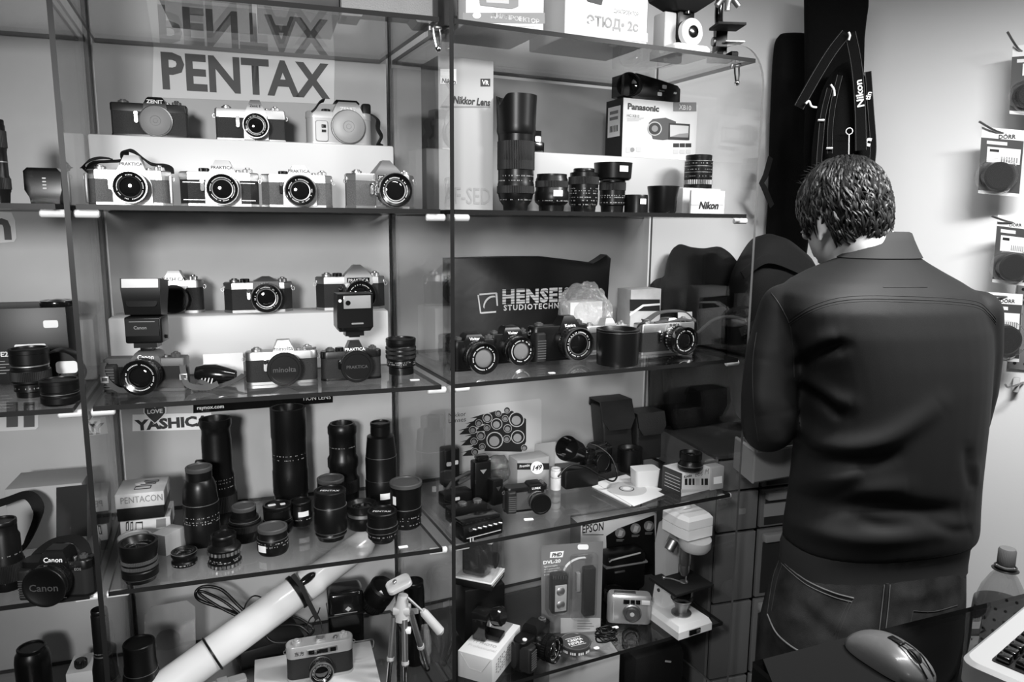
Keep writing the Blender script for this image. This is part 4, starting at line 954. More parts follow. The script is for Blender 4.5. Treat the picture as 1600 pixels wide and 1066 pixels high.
def wrap_tag(t, par, rr, h, an, w, hh, cabth):
    a0 = -PI/2+R(an)-math.atan2(t.location.x, t.location.y)-cabth; mb = MB(); n = 6; da = w/rr/n; pts = []
    for q in range(n+1):
        a_ = a0-w/rr/2+da*q; pts += [(rr*math.cos(a_),rr*math.sin(a_),h-hh/2),(rr*math.cos(a_),rr*math.sin(a_),h+hh/2)]
    mb._add(pts, [(2*q,2*q+2,2*q+3,2*q+1) for q in range(n)]); return mb.build('price_sticker', PAPER, par, 60)
wrap_tag(lh, hd, r*1.50+.001, (H+H2)/2+.004, 34, .021, .012, THR)
slens('low flared hood with white sticker, shortest thing in the upper row', 975, 1012, 328, 304, z1, 'R', [(1,0),(1,.9),(.96,1)], dep=.045, top='open', name='lens_hood', tag_=(.62,36,.015,.011))
slens('wider plain black hood next to the low stickered one', 1010, 1060, 329, 290, z1, 'R', [(.80,0),(.86,.1),(.9,.6),(1,.94),(1,1)], dep=.055, top='open', name='lens_hood')
t, P_, v_, h_ = riser('small pale block carrying a banded lens stack, behind the little brand sign', 1066, 1126, 331, 294, z1, 'R', .06, .055, m=mat('pale_riser', .43, .4))
slens('stack of close-up rings banded black and pale, on the small pale block', 1068, 1112, 292, 246, z1+h_, 'R', [(1,0),(1,.12),(.96,.13),(1,.14),(1,.3),(.96,.31),(1,.32),(1,.52),(.96,.53),(1,.54),(1,.72),(.96,.73),(1,.74),(1,.9),(.92,.92),(.92,1)], dep=.085, chrome=((.13,.29,40),(.52,.54),(.72,.74),(.89,.91)), marks=(.40,.62,.82), name='lens_stack')
P, u, v, w, a = put(1080, 1132, 332, z1, 'R', 0, .025)
t = thing('brand_sign', 'small light sign lettered in black italics at the end of the upper shelf', 'sign', P, a)
hh = zat(298, P.x, P.y)-z1
b = MB(); b.box((0,.004,hh/2), (w,.006,hh), .0006); bd = b.build('plate', mat('sign_plate', .66, .4), t)
fword(t, bd, 'Nikon', 1092, 1123, 321, INK, .0002, hpx=12, bold=.04, shear=.25); frect(t, bd, 1080, 319, 1131, 320.5, LGREY, .0006)
# camcorder carton
t, bx, w, h = carton('white camcorder carton with printed camcorder picture and black side, on the pale riser', 973, 1088, 246, 158, zq+.0006, 'R', .07, dep=.16)
two_tone(t, bx, w, h, .07, mat('black_carton', .005, .45))
b = MB(); b.box((-w/2-.0012, .035, h*.62), (.0006,.05,h*.52)); lb_ = b.build('side_label', PAPER, bx, 0)
for q in range(6):
    b = MB(); b.box((-w/2-.0018, .019+.006*q, h*.50), (.0004,.0025,.014)); b.build('barcode_bar', INK, lb_, 0)
for q in range(2):
    b = MB(); b.box((-w/2-.0018, .035, h*(.68+.1*q)), (.0004,.034,.007)); b.build('print_line', GINK, lb_, 0)
fword(t, bx, 'Panasonic', 981, 1030, 168, INK, hpx=10, bold=.04); frect(t, bx, 1052, 160, 1088, 174, mat('badge_grey', .2, .5)); fword(t, bx, 'XB10', 1061, 1080, 168, PAPER, -.001)
fword(t, bx, 'HC-X810', 980, 999, 181, MGREY); 
for q in range(3): frect(t, bx, 980, 184+2*q, 1006-4*q, 185+2*q, LGREY)
for x0, x1, y0, y1, m_ in ((1052,1061,224,230,INK),(1062,1070,224,230,INK),(1071,1080,224,230,INK),(1052,1060,234,240,LGREY),(1062,1070,234,240,LGREY),(1072,1079,234,240,LGREY),(978,985,230,238,LGREY),(994,1002,230,237,LGREY)): frect(t, bx, x0, y0, x1, y1, m_)
circ = lambda cx, cy, r_, n=22, sx=1: [(cx+r_*sx*math.cos(2*PI*i/n), cy-r_*math.sin(2*PI*i/n)) for i in range(n)]
fpoly(t, bx, [(1014,192),(1020,186),(1040,184),(1056,190),(1056,216),(1036,219),(1020,217)], DGREY, -.0006, name='print_body')
fpoly(t, bx, circ(1023,201,11), LGREY, -.0010); fpoly(t, bx, circ(1023,201,9.5), INK, -.0014); fpoly(t, bx, circ(1023,201,5), MGREY, -.0018)
fpoly(t, bx, [(1044,218),(1077,219),(1078,194),(1045,192)], INK, -.0010); fpoly(t, bx, [(1047,214),(1075,215),(1076,197),(1047,195)], LGREY, -.0014); fpoly(t, bx, [(1047,214),(1075,215),(1076,208),(1062,209)], MGREY, -.0018)
fpoly(t, bx, circ(988,234,3.5,14), GINK, -.0006)
zb = zq+h+.0012
P, u, v, w, a = put(975, 1064, 158, zb, 'R', 0, .165); hh = zat(117, P.x, P.y)-zb
t = thing('camcorder', 'black camcorder with round lens hood on top of its white carton', 'camcorder', P, a)
b = MB(); b.loft([[(x*w, y, z_*hh) for x, y, z_ in q] for q in (
  [(-.5,0,.10),(-.5,.05,.10),(-.5,.05,.92),(-.5,0,.92)],[(-.30,-.004,.0),(-.30,.054,.0),(-.30,.054,.98),(-.30,-.004,.98)],[(.1,-.004,0),(.1,.054,0),(.1,.054,.82),(.1,-.004,.82)],[(.42,-.004,0),(.42,.05,0),(.42,.05,.66),(.42,-.004,.66)],[(.5,.002,.04),(.5,.046,.04),(.5,.046,.55),(.5,.002,.55)])]); bd = b.build('body', BLKG, t, 30)
qd = V((-.75,-.55,-.02)).normalized().to_track_quat('Z','Y').to_matrix().to_4x4(); c = T(-.32*w,.012,.52*hh) @ qd
b = MB(); b.lathe([(.40*hh,-.012),(.46*hh,0),(.48*hh,.024),(.42*hh,.024),(.34*hh,.012),(0,.010)], 36, c); b.build('lens_barrel', BLK, t)
b = MB(); b.lathe([(.30*hh,.0125),(.15*hh,.016),(0,.017)], 28, c, cap=False); b.build('front_glass', GLA, t)
for x, z_ in ((.18,.56),(.10,.26)): sticker(bd, .012, .008, (x*w,-.0046,z_*hh), mt=LGREY, name='sticker')
letter(bd, 'Panasonic', (.14*w,-.0046,.40*hh), w=.014, m=LGREY); letter(bd, 'HD', (.38*w,-.0046,.36*hh), w=.009, m=LINK, bold=.03, shear=.2)
# ---------------------------------------------------------------- middle shelf
P, u, v, w, a = put(702, 945, 560, z2, 'R', 0, .288)
t = thing('equipment_bag', 'wide black studio bag with white printed logo, propped against the board', 'bag', P, a)
ol = [(700,558),(700,404),(730,403),(790,401),(850,401),(900,407),(930,411),(940,405),(950,398),(957,404),(955,425),(952,470),(950,556)]
pts = [(loc(t,x,y).x, max(loc(t,x,y).z,0)) for x, y in ol]
bgm = mat('black_coated_fabric', .006, .38, spec=.35, bump=.35, bscale=18)
b = MB(); b.prism(pts, 0, .035, T(0,.036,0) @ FRONT, .006); bd = b.build('bag_body', bgm, t, 50)
HM = mat('screen_print', .62, .5)
fword(t, bd, 'HENSEL', 785, 886, 462, HM, -.0006, hpx=23, bold=.05, spacing=1.12)
for q in range(5):
    A_, B_ = (784, 455+4.6*q), (888, 448+4.6*q); fpoly(t, bd, [(A_[0],A_[1]),(B_[0],B_[1]),(B_[0],B_[1]-.9),(A_[0],A_[1]-.9)], BLK, -.0012, name='print_gap')
fword(t, bd, 'STUDIOTECHNIK', 787, 886, 479, HM, -.0006, hpx=9, bold=.03, spacing=1.25); fword(t, bd, '\u00ae', 882, 889, 453, HM, -.0006)
for p in ([(746,461),(748,461),(752,490),(750,490)],[(749,459),(776,457),(776,459.5),(749,461.5)],[(774,458),(777,458),(778,478),(776,478)],[(751,488),(775,486),(775,488.5),(752,490.5)]): fpoly(t, bd, p, HM, -.0006)
arc = [(757+13-13*math.cos(q*.28), 482-18*math.sin(q*.28)) for q in range(7)]
arc = [(771-16*math.cos(q*.24), 480-18*math.sin(q*.24)) for q in range(8)]
fpoly(t, bd, arc+[(x+1.6,y+2.4) for x, y in arc[::-1]], HM, -.0006)
slr('black film camera partly seen through the upright pane, pale glow in its big lens', 709, 778, 579, z2, 'R', W=112, plate=BLK, lea=BLK, h=72, ph=16, pw=54, pt='round', word='Vivitar', wordm=WHT, word_z=76, ww=26, lx=-4, plate_z=54, lz=38, lens=CAM(36, 62, rimm=BLKG, glass=mat('hazy_front_glass', .18, .12, coat=1)), timer=False, dials='LR', lug=False)  # glow in the lens is put into the pale colour of its glass
slr('black film camera with pale glowing lens, second from the upright pane', 766, 830, 567, z2, 'R', plate=BLK, lea=BLK, h=76, ph=18, pw=56, pt='round', word='Vivitar', wordm=WHT, word_z=78, ww=28, lx=4, plate_z=56, lz=38, W=116, lens=CAM(36, 58, rimm=BLKG, glass=mat('hazy_front_glass', .18, .12, coat=1)), timer=False, dials='LR', lug=False)  # same pale glass, its colour standing in for a glow
slr('black film camera with ribbed hand grip and dark lens, beside the plastic bag', 833, 921, 563, z2, 'R', plate=BLK, lea=BLK, h=76, ph=20, pw=60, pt='trap', word='Konica', wordm=WHT, word_z=76, ww=26, lx=20, plate_z=58, lens=CAM(36, 44, rimm=CHRD), lz=40, timer=False, dials='LR', grip=True)
slr('chrome film camera almost hidden behind the wide black hood', 914, 985, 549, z2, 'R', plate=CHR, h=68, ph=18, pw=46, pt='trap', lens=CAM(26,20), lz=30, lx=6)
slens('wide cylindrical black lens hood standing on the middle shelf', 930, 998, 574, 509, z2, 'R', [(.96,0),(.98,.5),(1,.96),(1,1)], top='open', name='lens_hood', chrome=((.935,.945),))
fj, k = slr('chrome-topped film camera with its strap folded over it, by the white card', 1003, 1085, 552, z2, 'R', plate=CHR, h=66, ph=10, pw=44, pt='trap', word='FUJICA', wordm=INK, word_z=61, ww=26, lx=12, plate_z=48, lens=CAM(30, 46, rimm=BLKG, zebra=True), lz=32, timer=True, dials='LR', outline='box')
strap_band(fj, k, [(-66,0,58),(-62,-10,74),(-40,6,72),(-10,8,86),(24,-4,90),(60,2,84),(78,-2,66),(40,-14,72),(0,-12,70),(-30,-8,66)], 13, 2.5, FABG, up=(0,-.2,1), name='neck_strap')
P, u, v, w, a = put(1060, 1082, 548, z2, 'R', 0, .16); hh = zat(488, P.x, P.y)-z2
t = thing('paper_card', 'white card standing on edge behind the strap-wrapped camera', 'card', P, a); b = MB(); b.box((0,0,hh/2), (w,.0015,hh), m=rot(-6,'X')); b.build('card', CARD, t, 0)
t, bx, w, h = carton('pale carton with black printed stripe next to the clear plastic bag', 984, 1031, 520, 452, z2, 'R', .06, dep=.22, m=BOXP)
frect(t, bx, 984, 468, 1031, 486, INK); fpoly(t, bx, [(984,490),(1004,476),(1031,474),(1031,477),(1006,479),(984,494)], PAPER, -.001)
bagp = crumple('plastic_bag', 'clear crumpled plastic bag heaped behind the film cameras of the middle shelf', 'plastic bag', spot(942, 552, z2, 'R')+vR*.088, (.056,.022,.066), BAGC, 11, 4)
t, bx, w, h = carton('white carton wrapped inside the clear plastic bag', 890, 940, 545, 472, z2, 'R', .05, dep=.225, m=CARD)
# ---------------------------------------------------------------- third shelf
t = board_thing('lens poster with dark streaks and many round lenses, fixed to the board', 771, 672, 'R', 'poster', 'poster')
s = fpoly(t, t, [(696,740),(846,722),(846,626),(843,623),(700,639),(696,642)], mat('poster_paper', .50, .5), 0, name='paper')
for i, wd_ in enumerate(('Nikkor','Lenses')): fword(t, t, wd_, 701, 728, 648+8.5*i, INK, -.0006, hpx=7)
ls = [(480,170,30),(548,142,20),(601,123,20),(590,174,20),(660,180,47),(427,202,22),(477,230,20),(537,208,35),(605,236,26),(390,245,24),(440,280,27),(525,308,52),(600,300,23),(667,288,42),(397,315,22),(448,347,20),(404,380,22),(708,355,20)]
for cx, cy, r_ in ls:
    x, y, q = 640+cx/3.947, 610+cy/3.947, r_/3.947
    if cx < 560: fpoly(t, t, [(x,y-q),(x,y+q),(x-q*2.2-8,y+q*.5+4),(x-q*1.6-4,y),(x-q*2.6-8,y-q*.3+3)], INK, -.0005, name='streak', th=.0001)
fpoly(t, t, [(757,668),(757,705),(815,706),(822,690),(822,655),(800,642),(770,650)], INK, -.0007, name='streak', th=.0001)
for i, (cx, cy, r_) in enumerate(ls):
    x, y, q = 640+cx/3.947, 610+cy/3.947, r_/3.947; z_ = -.0010-.00002*i
    fpoly(t, t, circ(x,y,q,20), LGREY, z_, name='lens_print', th=.0001); fpoly(t, t, circ(x,y,q*.88,20), INK, z_-.0004, name='lens_print', th=.0001); fpoly(t, t, circ(x-q*.05,y+q*.12,q*.6,18), MGREY if r_ < 30 else mat('print_mid', .30, .5), z_-.0008, name='lens_print', th=.0001)
def heap_box(name, label, cat, px0, px1, pyb, pyt, d, dyaw=0, m=BLK, z=None, dep=None, bev=.004, part='shell'):
    t, bx, w, h = carton(label, px0, px1, pyb, pyt, z if z is not None else z3, 'R', d, dyaw, dep, m, name, cat, part, bev); return t, bx, w, h
t, bx, w, h = heap_box('battery_charger', 'small black box with two pale stickers, standing before the lens poster', 'camera accessory', 694, 719, 772, 702, .035, dep=.27)
sticker(bx, .012, .010, (-w*.2,-.0006,h*.62), mt=LGREY); sticker(bx, .011, .010, (w*.25,-.0006,h*.64), mt=LGREY)
t, bx, w, h = heap_box('motor_drive', 'long black motor drive with row of switches at the front of the third shelf', 'motor drive', 724, 788, 842, 818, .04, 8)
b = MB(); b.box((0,.025,h+.004), (w*.94,.035,.008), .002); rl = b.build('top_rail', BLKG, t)
for q in range(6):
    b = MB(); b.tube([(-w*.36+q*w*.13,-.001,h*.75),(-w*.36+q*w*.13+.003,-.010,h*.95),(-w*.36+q*w*.13+.008,-.012,h*.9)], .0022, 8); b.build('switch_lever', CHRD, t)
b = MB(); b.box((0,-.0008,h*.30), (w*.86,.001,.0012)); b.build('trim_line', LGREY, t)
for q in range(2):
    b = MB(); b.box((-w*.34+.006*q,-.0008,h*.18), (.002,.001,.010)); b.build('index_mark', LGREY, t)
t, bx, w, h = heap_box('motor_drive', 'second black drive unit with chrome dials lying behind the long one', 'motor drive', 706, 764, 815, 792, .035, 6)
for x in (-.1,.32):
    b = MB(); b.lathe([(.010,h),(.010,h+.004),(.007,h+.006),(0,h+.006)], 8, T(w*x,.02,0), teeth=18, td=.0008); b.build('dial', CHRD, t)
t, bx, w, h = heap_box('film_winder', 'flat black winder with a small sticker stacked low behind the switches', 'film winder', 694, 740, 792, 770, .035, 4)
sticker(bx, .018, .007, (-w*.1,-.0006,h*.6), mt=LGREY)
cable('folded dark webbing strap with pale edges beside the black winder', [wp(696,768,'R',.20),wp(708,752,'R',.20),wp(722,744,'R',.20),wp(734,738,'R',.20),wp(737,744,'R',.20),wp(716,756,'R',.20)], .004, name='camera_strap', m=FABG, cat='strap')
t, bx, w, h = heap_box('accessory_grip', 'black upright battery grip with a triangular mark, between the winders and the small camera', 'camera accessory', 742, 768, 800, 722, .03, dep=.155)
b = MB(); b.box((w*.05,.015,h+.006), (w*.7,.024,.012), .004); b.build('top_cap', BLKG, t); flatpoly(bx, [(-.008,.004),(.008,.004),(0,-.006)], (0,-.0006,h*.78), MGREY, name='mark')
t, bx, w, h = heap_box('film_camera', 'tall dark camera body seen end-on, a small chrome triangle on its side', 'camera', 770, 787, 790, 750, .03, 10)
flatpoly(bx, [(-.006,.004),(.006,.004),(0,-.006)], (0,-.0006,h*.66), CHRD, name='strap_lug')
crumple('plastic_bag', 'smoky crumpled plastic bag before the lens poster', 'plastic bag', spot(785, 762, z3, 'R')+vR*.03, (.036,.026,.030), clear('smoky_bag', .7, .12, .9, .1, haze=.2, hv=.2, bump=1, bscale=30), 21, 3)
t, bx, w, h = carton('film carton with handwritten price oval, behind the compact with lens cap', 808, 858, 768, 717, z3, 'R', .05, dep=.19, m=mat('carton_grey', .35, .55))
frect(t, bx, 808, 724, 858, 734, INK); fword(t, bx, 'Prontix', 812, 828, 728, LINK, -.001, bold=.02)
fpoly(t, bx, circ(839,731,10,24), PAPER, -.0012, name='price_sticker'); fword(t, bx, '149', 832, 847, 731, INK, -.0018, hpx=8, bold=.03, shear=.3)
lm, k = slr('dark digital camera with silver-ringed lens cap, at the centre of the third shelf', 790, 857, 799, z3, 'R', None, name='bridge_camera', dyaw=-8, plate=BLK, lea=DGREY, h=66, ph=8, pw=44, pt='round', word='LUMIX', wordm=LINK, word_z=62, ww=24, lx=24, plate_z=54, lz=32, lens=CAM(26, 42, style='cap', ring=CHRD), W=118, timer=False, dials='R', lug=True, grip=True)
slens('white film canister with narrow neck on the third shelf', 860, 876, 767, 733, z3, 'R', [(1,0),(1,.58),(.62,.60),(.62,.68),(1,.70),(1,.96),(.9,1)], name='film_canister', body=mat('canister_white', .6, .35), capm=mat('canister_white', .6, .35))
for lab, pix, m_ in (('grey leaflet leaning on the board behind the film carton', [(834,722),(866,730),(868,690),(836,694)], mat('leaflet_grey', .3, .6)), ('pale leaflet with a small note, leaning next to the lens poster', [(852,726),(890,722),(880,690),(850,696)], mat('leaflet_pale', .45, .6))):
    P = spot(862, 742, z3, 'R', .25 if 'grey' in lab else .26); t = thing('leaflet', lab, 'leaflet', P, THR); fpoly(t, t, [(x, y) for x, y in pix], m_, 0, name='sheet', th=.001)
# black camera with hood and charger
P = wp(889, 702, 'R', .165); t = thing('lens_hood', 'glossy black petal hood tilted up beside the leaflets', 'lens hood', P); s_ = mpp(P)
qd = V((-.5,-.75,.42)).normalized().to_track_quat('Z','Y').to_matrix().to_4x4()
b = MB(); b.lathe([(15*s_,-26*s_),(18*s_,-24*s_),(20*s_,8*s_),(18.5*s_,8*s_),(15*s_,-18*s_),(0,-18*s_)], 36, qd); b.build('shell', BLKG, t)
t, k = slr('black camera body with cords, slumped behind the disc sleeve', 914, 960, 744, z3, 'R', .21, name='digital_camera', dyaw=14, plate=BLKG, lea=BLK, h=78, ph=16, pw=52, pt='round', W=120, timer=False, dials='LR', lz=40, lx=0, lens=CAM(28, 12, style='cap'), lug=False)
t, bx, w, h = heap_box('battery_charger', 'black charger block with a curled cord, in front of the black camera body', 'charger', 884, 936, 763, 733, .03, -4)
cable('thin black cord looping from the charger block', [wp(872,745,'R',.11),wp(890,728,'R',.12),wp(915,730,'R',.12),wp(940,745,'R',.11),wp(958,752,'R',.11),wp(964,740,'R',.13),wp(955,715,'R',.15),wp(935,698,'R',.17),wp(922,694,'R',.18)], .0022)
def pouch(label, px0, px1, pyb, pyt, dep, lean, dyaw):
    P, u, v, w, a = put(px0, px1, pyb, z3, 'R', dyaw, dep); h = zat(pyt, P.x, P.y)-z3
    t = thing('lens_pouch', label, 'pouch', P, a); S = Mx(((1,0,lean,0),(0,1,0,0),(0,0,1,0),(0,0,0,1)))
    b = MB(); b.box((0,.03,h*.46), (w,.06,h*.92), .008, S, 3); b.build('pouch_body', mat('black_leather', .014, .45, bump=.3, bscale=300), t)
    b = MB(); b.loft([[(-w*.5,.06,h*.86),(w*.5,.06,h*.86),(w*.5,.065,h*.88),(-w*.5,.065,h*.88)],[(-w*.52,.05,h*.98),(w*.52,.05,h*.98),(w*.52,.055,h*1.0),(-w*.52,.055,h*1.0)],[(-w*.53,0,h*.98),(w*.53,0,h*.98),(w*.53,-.004,h*1.0),(-w*.53,-.004,h*1.0)],[(-w*.53,-.008,h*.72),(w*.53,-.008,h*.72),(w*.53,-.013,h*.72),(-w*.53,-.013,h*.72)],[(-w*.36,-.010,h*.56),(w*.36,-.010,h*.56),(w*.36,-.014,h*.56),(-w*.36,-.014,h*.56)]], S); b.build('flap', mat('black_leather', .014, .45, bump=.3, bscale=300), t, 40)
    return t
pouch('taller black leather pouch leaning on the board, flap closed', 946, 992, 730, 624, .255, -.12, -2)
pouch('shorter black leather pouch with pale worn flap, near the open drawer', 994, 1034, 742, 644, .25, -.03, 0)
slens('black cylindrical hood with shiny highlight before the leather pouches', 964, 1003, 740, 694, z3, 'R', [(.95,0),(1,.5),(1,1)], top='open', name='lens_hood')
P = spot(985, 790, z3, 'R')
t = thing('disc_sleeve', 'white paper sleeve with a pale disc showing, flat on the third shelf', 'disc', P, 0)
L3 = lambda x, y, h=.0: onz(x, y, z3+h)-P
b = MB(); b.prism([(q.x,q.y) for q in (L3(925,762),(972,745.0) and L3(972,748),L3(1034,766),L3(985,792))], .0004, .003); b.build('sleeve', CARD, t, 0)
b = MB(); b.prism([(q.x,q.y) for q in (L3(930,757),L3(978,744),L3(1038,776),L3(990,794))], .0034, .0045); b.build('paper_sheet', CARD, t, 0)
c = L3(979,767); rr = 31*mpp(P+c)
for i, (f_, m_) in enumerate(((1.0,mat('disc_grey', .42, .35)),(.38,INK),(.33,mat('disc_grey', .42, .35)),(.2,CARD))):
    b = MB(); b.cyl((c.x,c.y,.0046+.0004*i), rr*f_, .0004, None, 40); b.build('disc_ring', m_, t, 0)
P, u, v, w, a = put(994, 1032, 764, z3, 'R', -10); hh = zat(736, P.x, P.y)-z3
t = thing('slide_box', 'milky translucent plastic box behind the disc sleeve', 'box', P, a)
b = MB(); b.loft([[(x,y+.022,0) for x,y in rrect(w*.9,.04,.008)],[(x,y+.022,hh) for x,y in rrect(w,.044,.008)]]); b.build('box', mat('milky_plastic', .66, .35), t)
t, bx, w, h = carton('small striped accessory carton with dark side, carrying a black lens', 1064, 1109, 771, 735, z3, 'R', .065, 6, m=CARD)
two_tone(t, bx, w, h, .065, DBOX); 
for q in range(5):
    b = MB(); b.box((-w/2-.0010, .03, h*(.2+.14*q)), (.0004,.05,.0014)); b.build('print_line', LGREY, bx, 0)
fword(t, bx, 'Kooka', 1069, 1081, 744, INK, bold=.02); fword(t, bx, 'eos M', 1086, 1108, 739, GINK, shear=.2)
for x0, x1, m_ in ((1070,1074,INK),(1076,1080,INK),(1082,1085,INK),(1087,1093,LGREY),(1096,1099,INK),(1101,1106,INK)): frect(t, bx, x0, 748, x1, 758, m_)
frect(t, bx, 1064, 765, 1109, 770, LGREY)
slens('small open-mount black lens sitting on the striped carton', 1058, 1098, 739, 702, z3+h+.0012, 'R', [(.86,0),(1,.12),(1,.3),(.86,.42),(.82,.6),(.9,.66),(.9,1)], top='open', chrome=((.30,.33),))
t, bx, w, h = carton('second carton with handwritten numbers, seen through the side pane', 1110, 1130, 766, 730, z3, 'R', .03, 0, dep=.03, m=mat('carton_grey', .35, .55))
fpoly(t, bx, [(1115,757),(1128,755),(1128,744),(1115,746)], PAPER, -.0008, name='price_sticker')
P = wp(1049, 716, 'R', .16); t = thing('lens_tube_case', 'short bright metallic half-tube behind the striped carton', 'case', P, THR)
b = MB(); b.tube([(-.016,0,0),(.016,0,0)], .012, 20); b.build('shell', CHR, t); t.location.z = z3+.0125
# loose price tags on the shelf edges
for lab, px, py, z_, cab, w_, ang in (('loose white tag on the glass below the small dark digital camera', 826, 812, z3, 'R', .02, 10), ('loose white tag lying near the shelf edge, beside the inscribed capped lens', 630, 855, z3, 'L', .018, 20), ('loose white tag by the small ribbed lens at the shelf end', 648, 594, z2, 'L', .018, 15), ('loose white tag at the front of the middle shelf before the ribbed-grip camera', 862, 583, z2, 'R', .014, 20)):
    P = onz(px, py, z_); b = MB(); b.prism(rrect(w_, .010, .002), 0, .0008, rot(ang,'Z')); tag(b.build('price_tag', PAPER, None, 0, loc=P), lab, 'price tag')
# ---------------------------------------------------------------- lowest shelf of the round-cornered cabinet
def bar(par, name, m, a_, c_, r, seg=12, k=1):
    b = MB(k); b.tube([V(a_), V(c_)], r, seg); return b.build(name, m, par)
t, bx, w, h = carton('printer-accessory carton with slanted black print, leaning behind the blister pack', 903, 1022, 985, 812, z4, 'R', .06, -4, dep=.25, m=mat('epson_white', .74, .5))
two_tone(t, bx, w, h, .06, mat('label_grey', .2, .6))
fword(t, bx, 'EPSON', 910, 943, 825, INK, hpx=13, bold=.02); frect(t, bx, 910, 835, 943, 836.5, MGREY)
fpoly(t, bx, [(947,980),(947,838),(966,826),(1022,805),(1022,980)], mat('black_carton', .005, .45), -.0006)
for cx, cy in ((969,833),(993,826),(1014,822)):
    fpoly(t, bx, circ(cx,cy,8,20), MGREY, -.0012); fpoly(t, bx, [(cx-4,cy+5),(cx-1,cy-5),(cx+5,cy-3),(cx+2,cy+5)], LGREY, -.0016)
    for q in range(2): frect(t, bx, cx-6, cy+10+2*q, cx+6-2*q, cy+11+2*q, MGREY, -.0012)
P, u, v, w, a = put(846, 938, 993, z4, 'R', -10)
t = thing('blister_pack', 'hanging blister pack with a small video lamp on grey printed card', 'blister pack', P, a)
CK = mat('blister_card', .17, .5)
cd_ = fpoly(t, t, [(846,990),(938,985),(942,846),(845,853)], CK, 0, name='card', th=.0015)
fpoly(t, cd_, [(876,990),(938,986),(938,966),(876,966)], mat('card_pale', .45, .5), -.0018)
for q in range(4): frect(t, cd_, 902, 970+4*q, 922+3*(q%3), 971.2+4*q, GINK, -.0022)
fpoly(t, cd_, [(859,872),(879,871),(881,861),(860,863)], PAPER, -.0018); fword(t, cd_, 'PHD', 862, 878, 867, INK, -.0024, bold=.04, shear=.25)
fword(t, cd_, 'DVL-20', 849, 876, 878, PAPER, -.0018, hpx=5.5, bold=.03)
for q, s_ in enumerate(('lightweight','and powerful','interview light','video camera')): fword(t, cd_, s_, 850, 871+(q%2)*3, 885+4*q, LINK, -.0018, hpx=3)
o = fpoly(t, cd_, rrect(17,8,3,4,911,855), PAPER, -.0020, name='price_sticker')
arcp = [(879+ (914-879)*(1-math.cos(q*.157)), 897-27*math.sin(q*.157)) for q in range(11)]
fpoly(t, cd_, arcp+[(x+2.2,y+2.4) for x, y in arcp[::-1]], PAPER, -.0018)
# lamp and battery in the blister
def fbox(par, name, m, x0, y0, x1, y1, y_off, d, bev=.002, tref=None):
    p0, p1 = loc(t, x0, y1, y_off), loc(t, x1, y0, y_off)
    b = MB(); b.box(((p0.x+p1.x)/2, y_off+d/2, (p0.z+p1.z)/2), (p1.x-p0.x, d, p1.z-p0.z), bev); return b.build(name, m, par)
lp_ = fbox(t, 'video_lamp', BLK, 862, 898, 889, 962, -.030, .027, .006)
wn = fbox(lp_, 'lamp_window', mat('lamp_reflector', .6, .25, .4), 867, 914, 886, 957, -.0325, .003, .001)
for cy in (925, 946):
    c = loc(t, 876.5, cy, -.0335); b = MB(); b.lathe([(.010,0),(.0085,.001),(.0,.0035)], 24, T(c.x,-.0326,c.z) @ FRONT, cap=False); b.build('reflector', CHR, wn)
for q in range(6):
    c = loc(t, 864.5+4*q, 903, -.031); b = MB(); b.box((c.x,-.0308,c.z), (.0014,.0015,.008), .0003); b.build('vent_rib', DGREY, lp_)
fbox(t, 'battery_pack', BLK, 912, 888, 932, 965, -.022, .02, .003); fbox(t, 'battery_clip', MGREY, 901, 896, 908, 926, -.014, .012, .002)
fbox(t, 'blister', BLIS, 893, 868, 937, 972, -.028, .0265, .008); fbox(t, 'blister', BLIS, 857, 892, 891, 966, -.036, .0345, .008)
# tilted window box on dark gear
Pw = wp(768, 924, 'R', .115)
t, bx, w, h = carton('flat dark case under the windowed camera box', 726, 790, 1000, 950, z4, 'R', .08, -4, .138, BLK, 'accessory_case', 'case', 'shell', .004, h=Pw.z-z4-.002)
zz = z4+h+.001
P, u, v, w, a = put(726, 776, 932, zz, 'R', -38, .13)
P = Pw.copy(); P.z = zz
t = thing('window_box', 'white-edged box with clear window showing a black camera part, set askew on the dark case', 'box', P, THR+R(44))
S2 = .078; H2 = zat(858, P.x, P.y)-zz
b = MB(); b.box((S2*.5,.045,.008), (S2,.09,.016), .001); bs = b.build('tray', mat('black_carton', .005, .45), t)
flatpoly(bs, [(-S2*.5,-.0012),(S2*.5,-.0012),(S2*.5,.0012),(-S2*.5,.0012)], (S2*.5,-.0004,.0135), PAPER, name='edge_print')
letter(bs, 'Camera body protector', (S2*.5,-.0006,.0075), w=S2*.8, m=LINK, bold=.01)
b = MB(); b.box((S2*.5,.045,.0175), (S2*1.02,.092,.003), .0006); b.build('white_rim', PAPER, t)
b = MB(); b.box((S2*.5,.05,.019+H2*.36), (S2*.72,.06,H2*.7), .010); b.lathe([(.018,0),(.018,.016),(0,.016)], 24, T(S2*.5,.02,.019+H2*.36) @ FRONT); b.build('camera_dummy', BLKG, t)
b = MB(); b.box((S2*.5,.045,.019+H2*.45), (S2*.98,.088,H2*.9), .001); b.build('window', BLIS, t)
b = MB(); b.box((S2*.5,.045,.019+H2*.92), (S2,.09,.003), .0006); b.build('lid', mat('carton_grey', .35, .55), t)
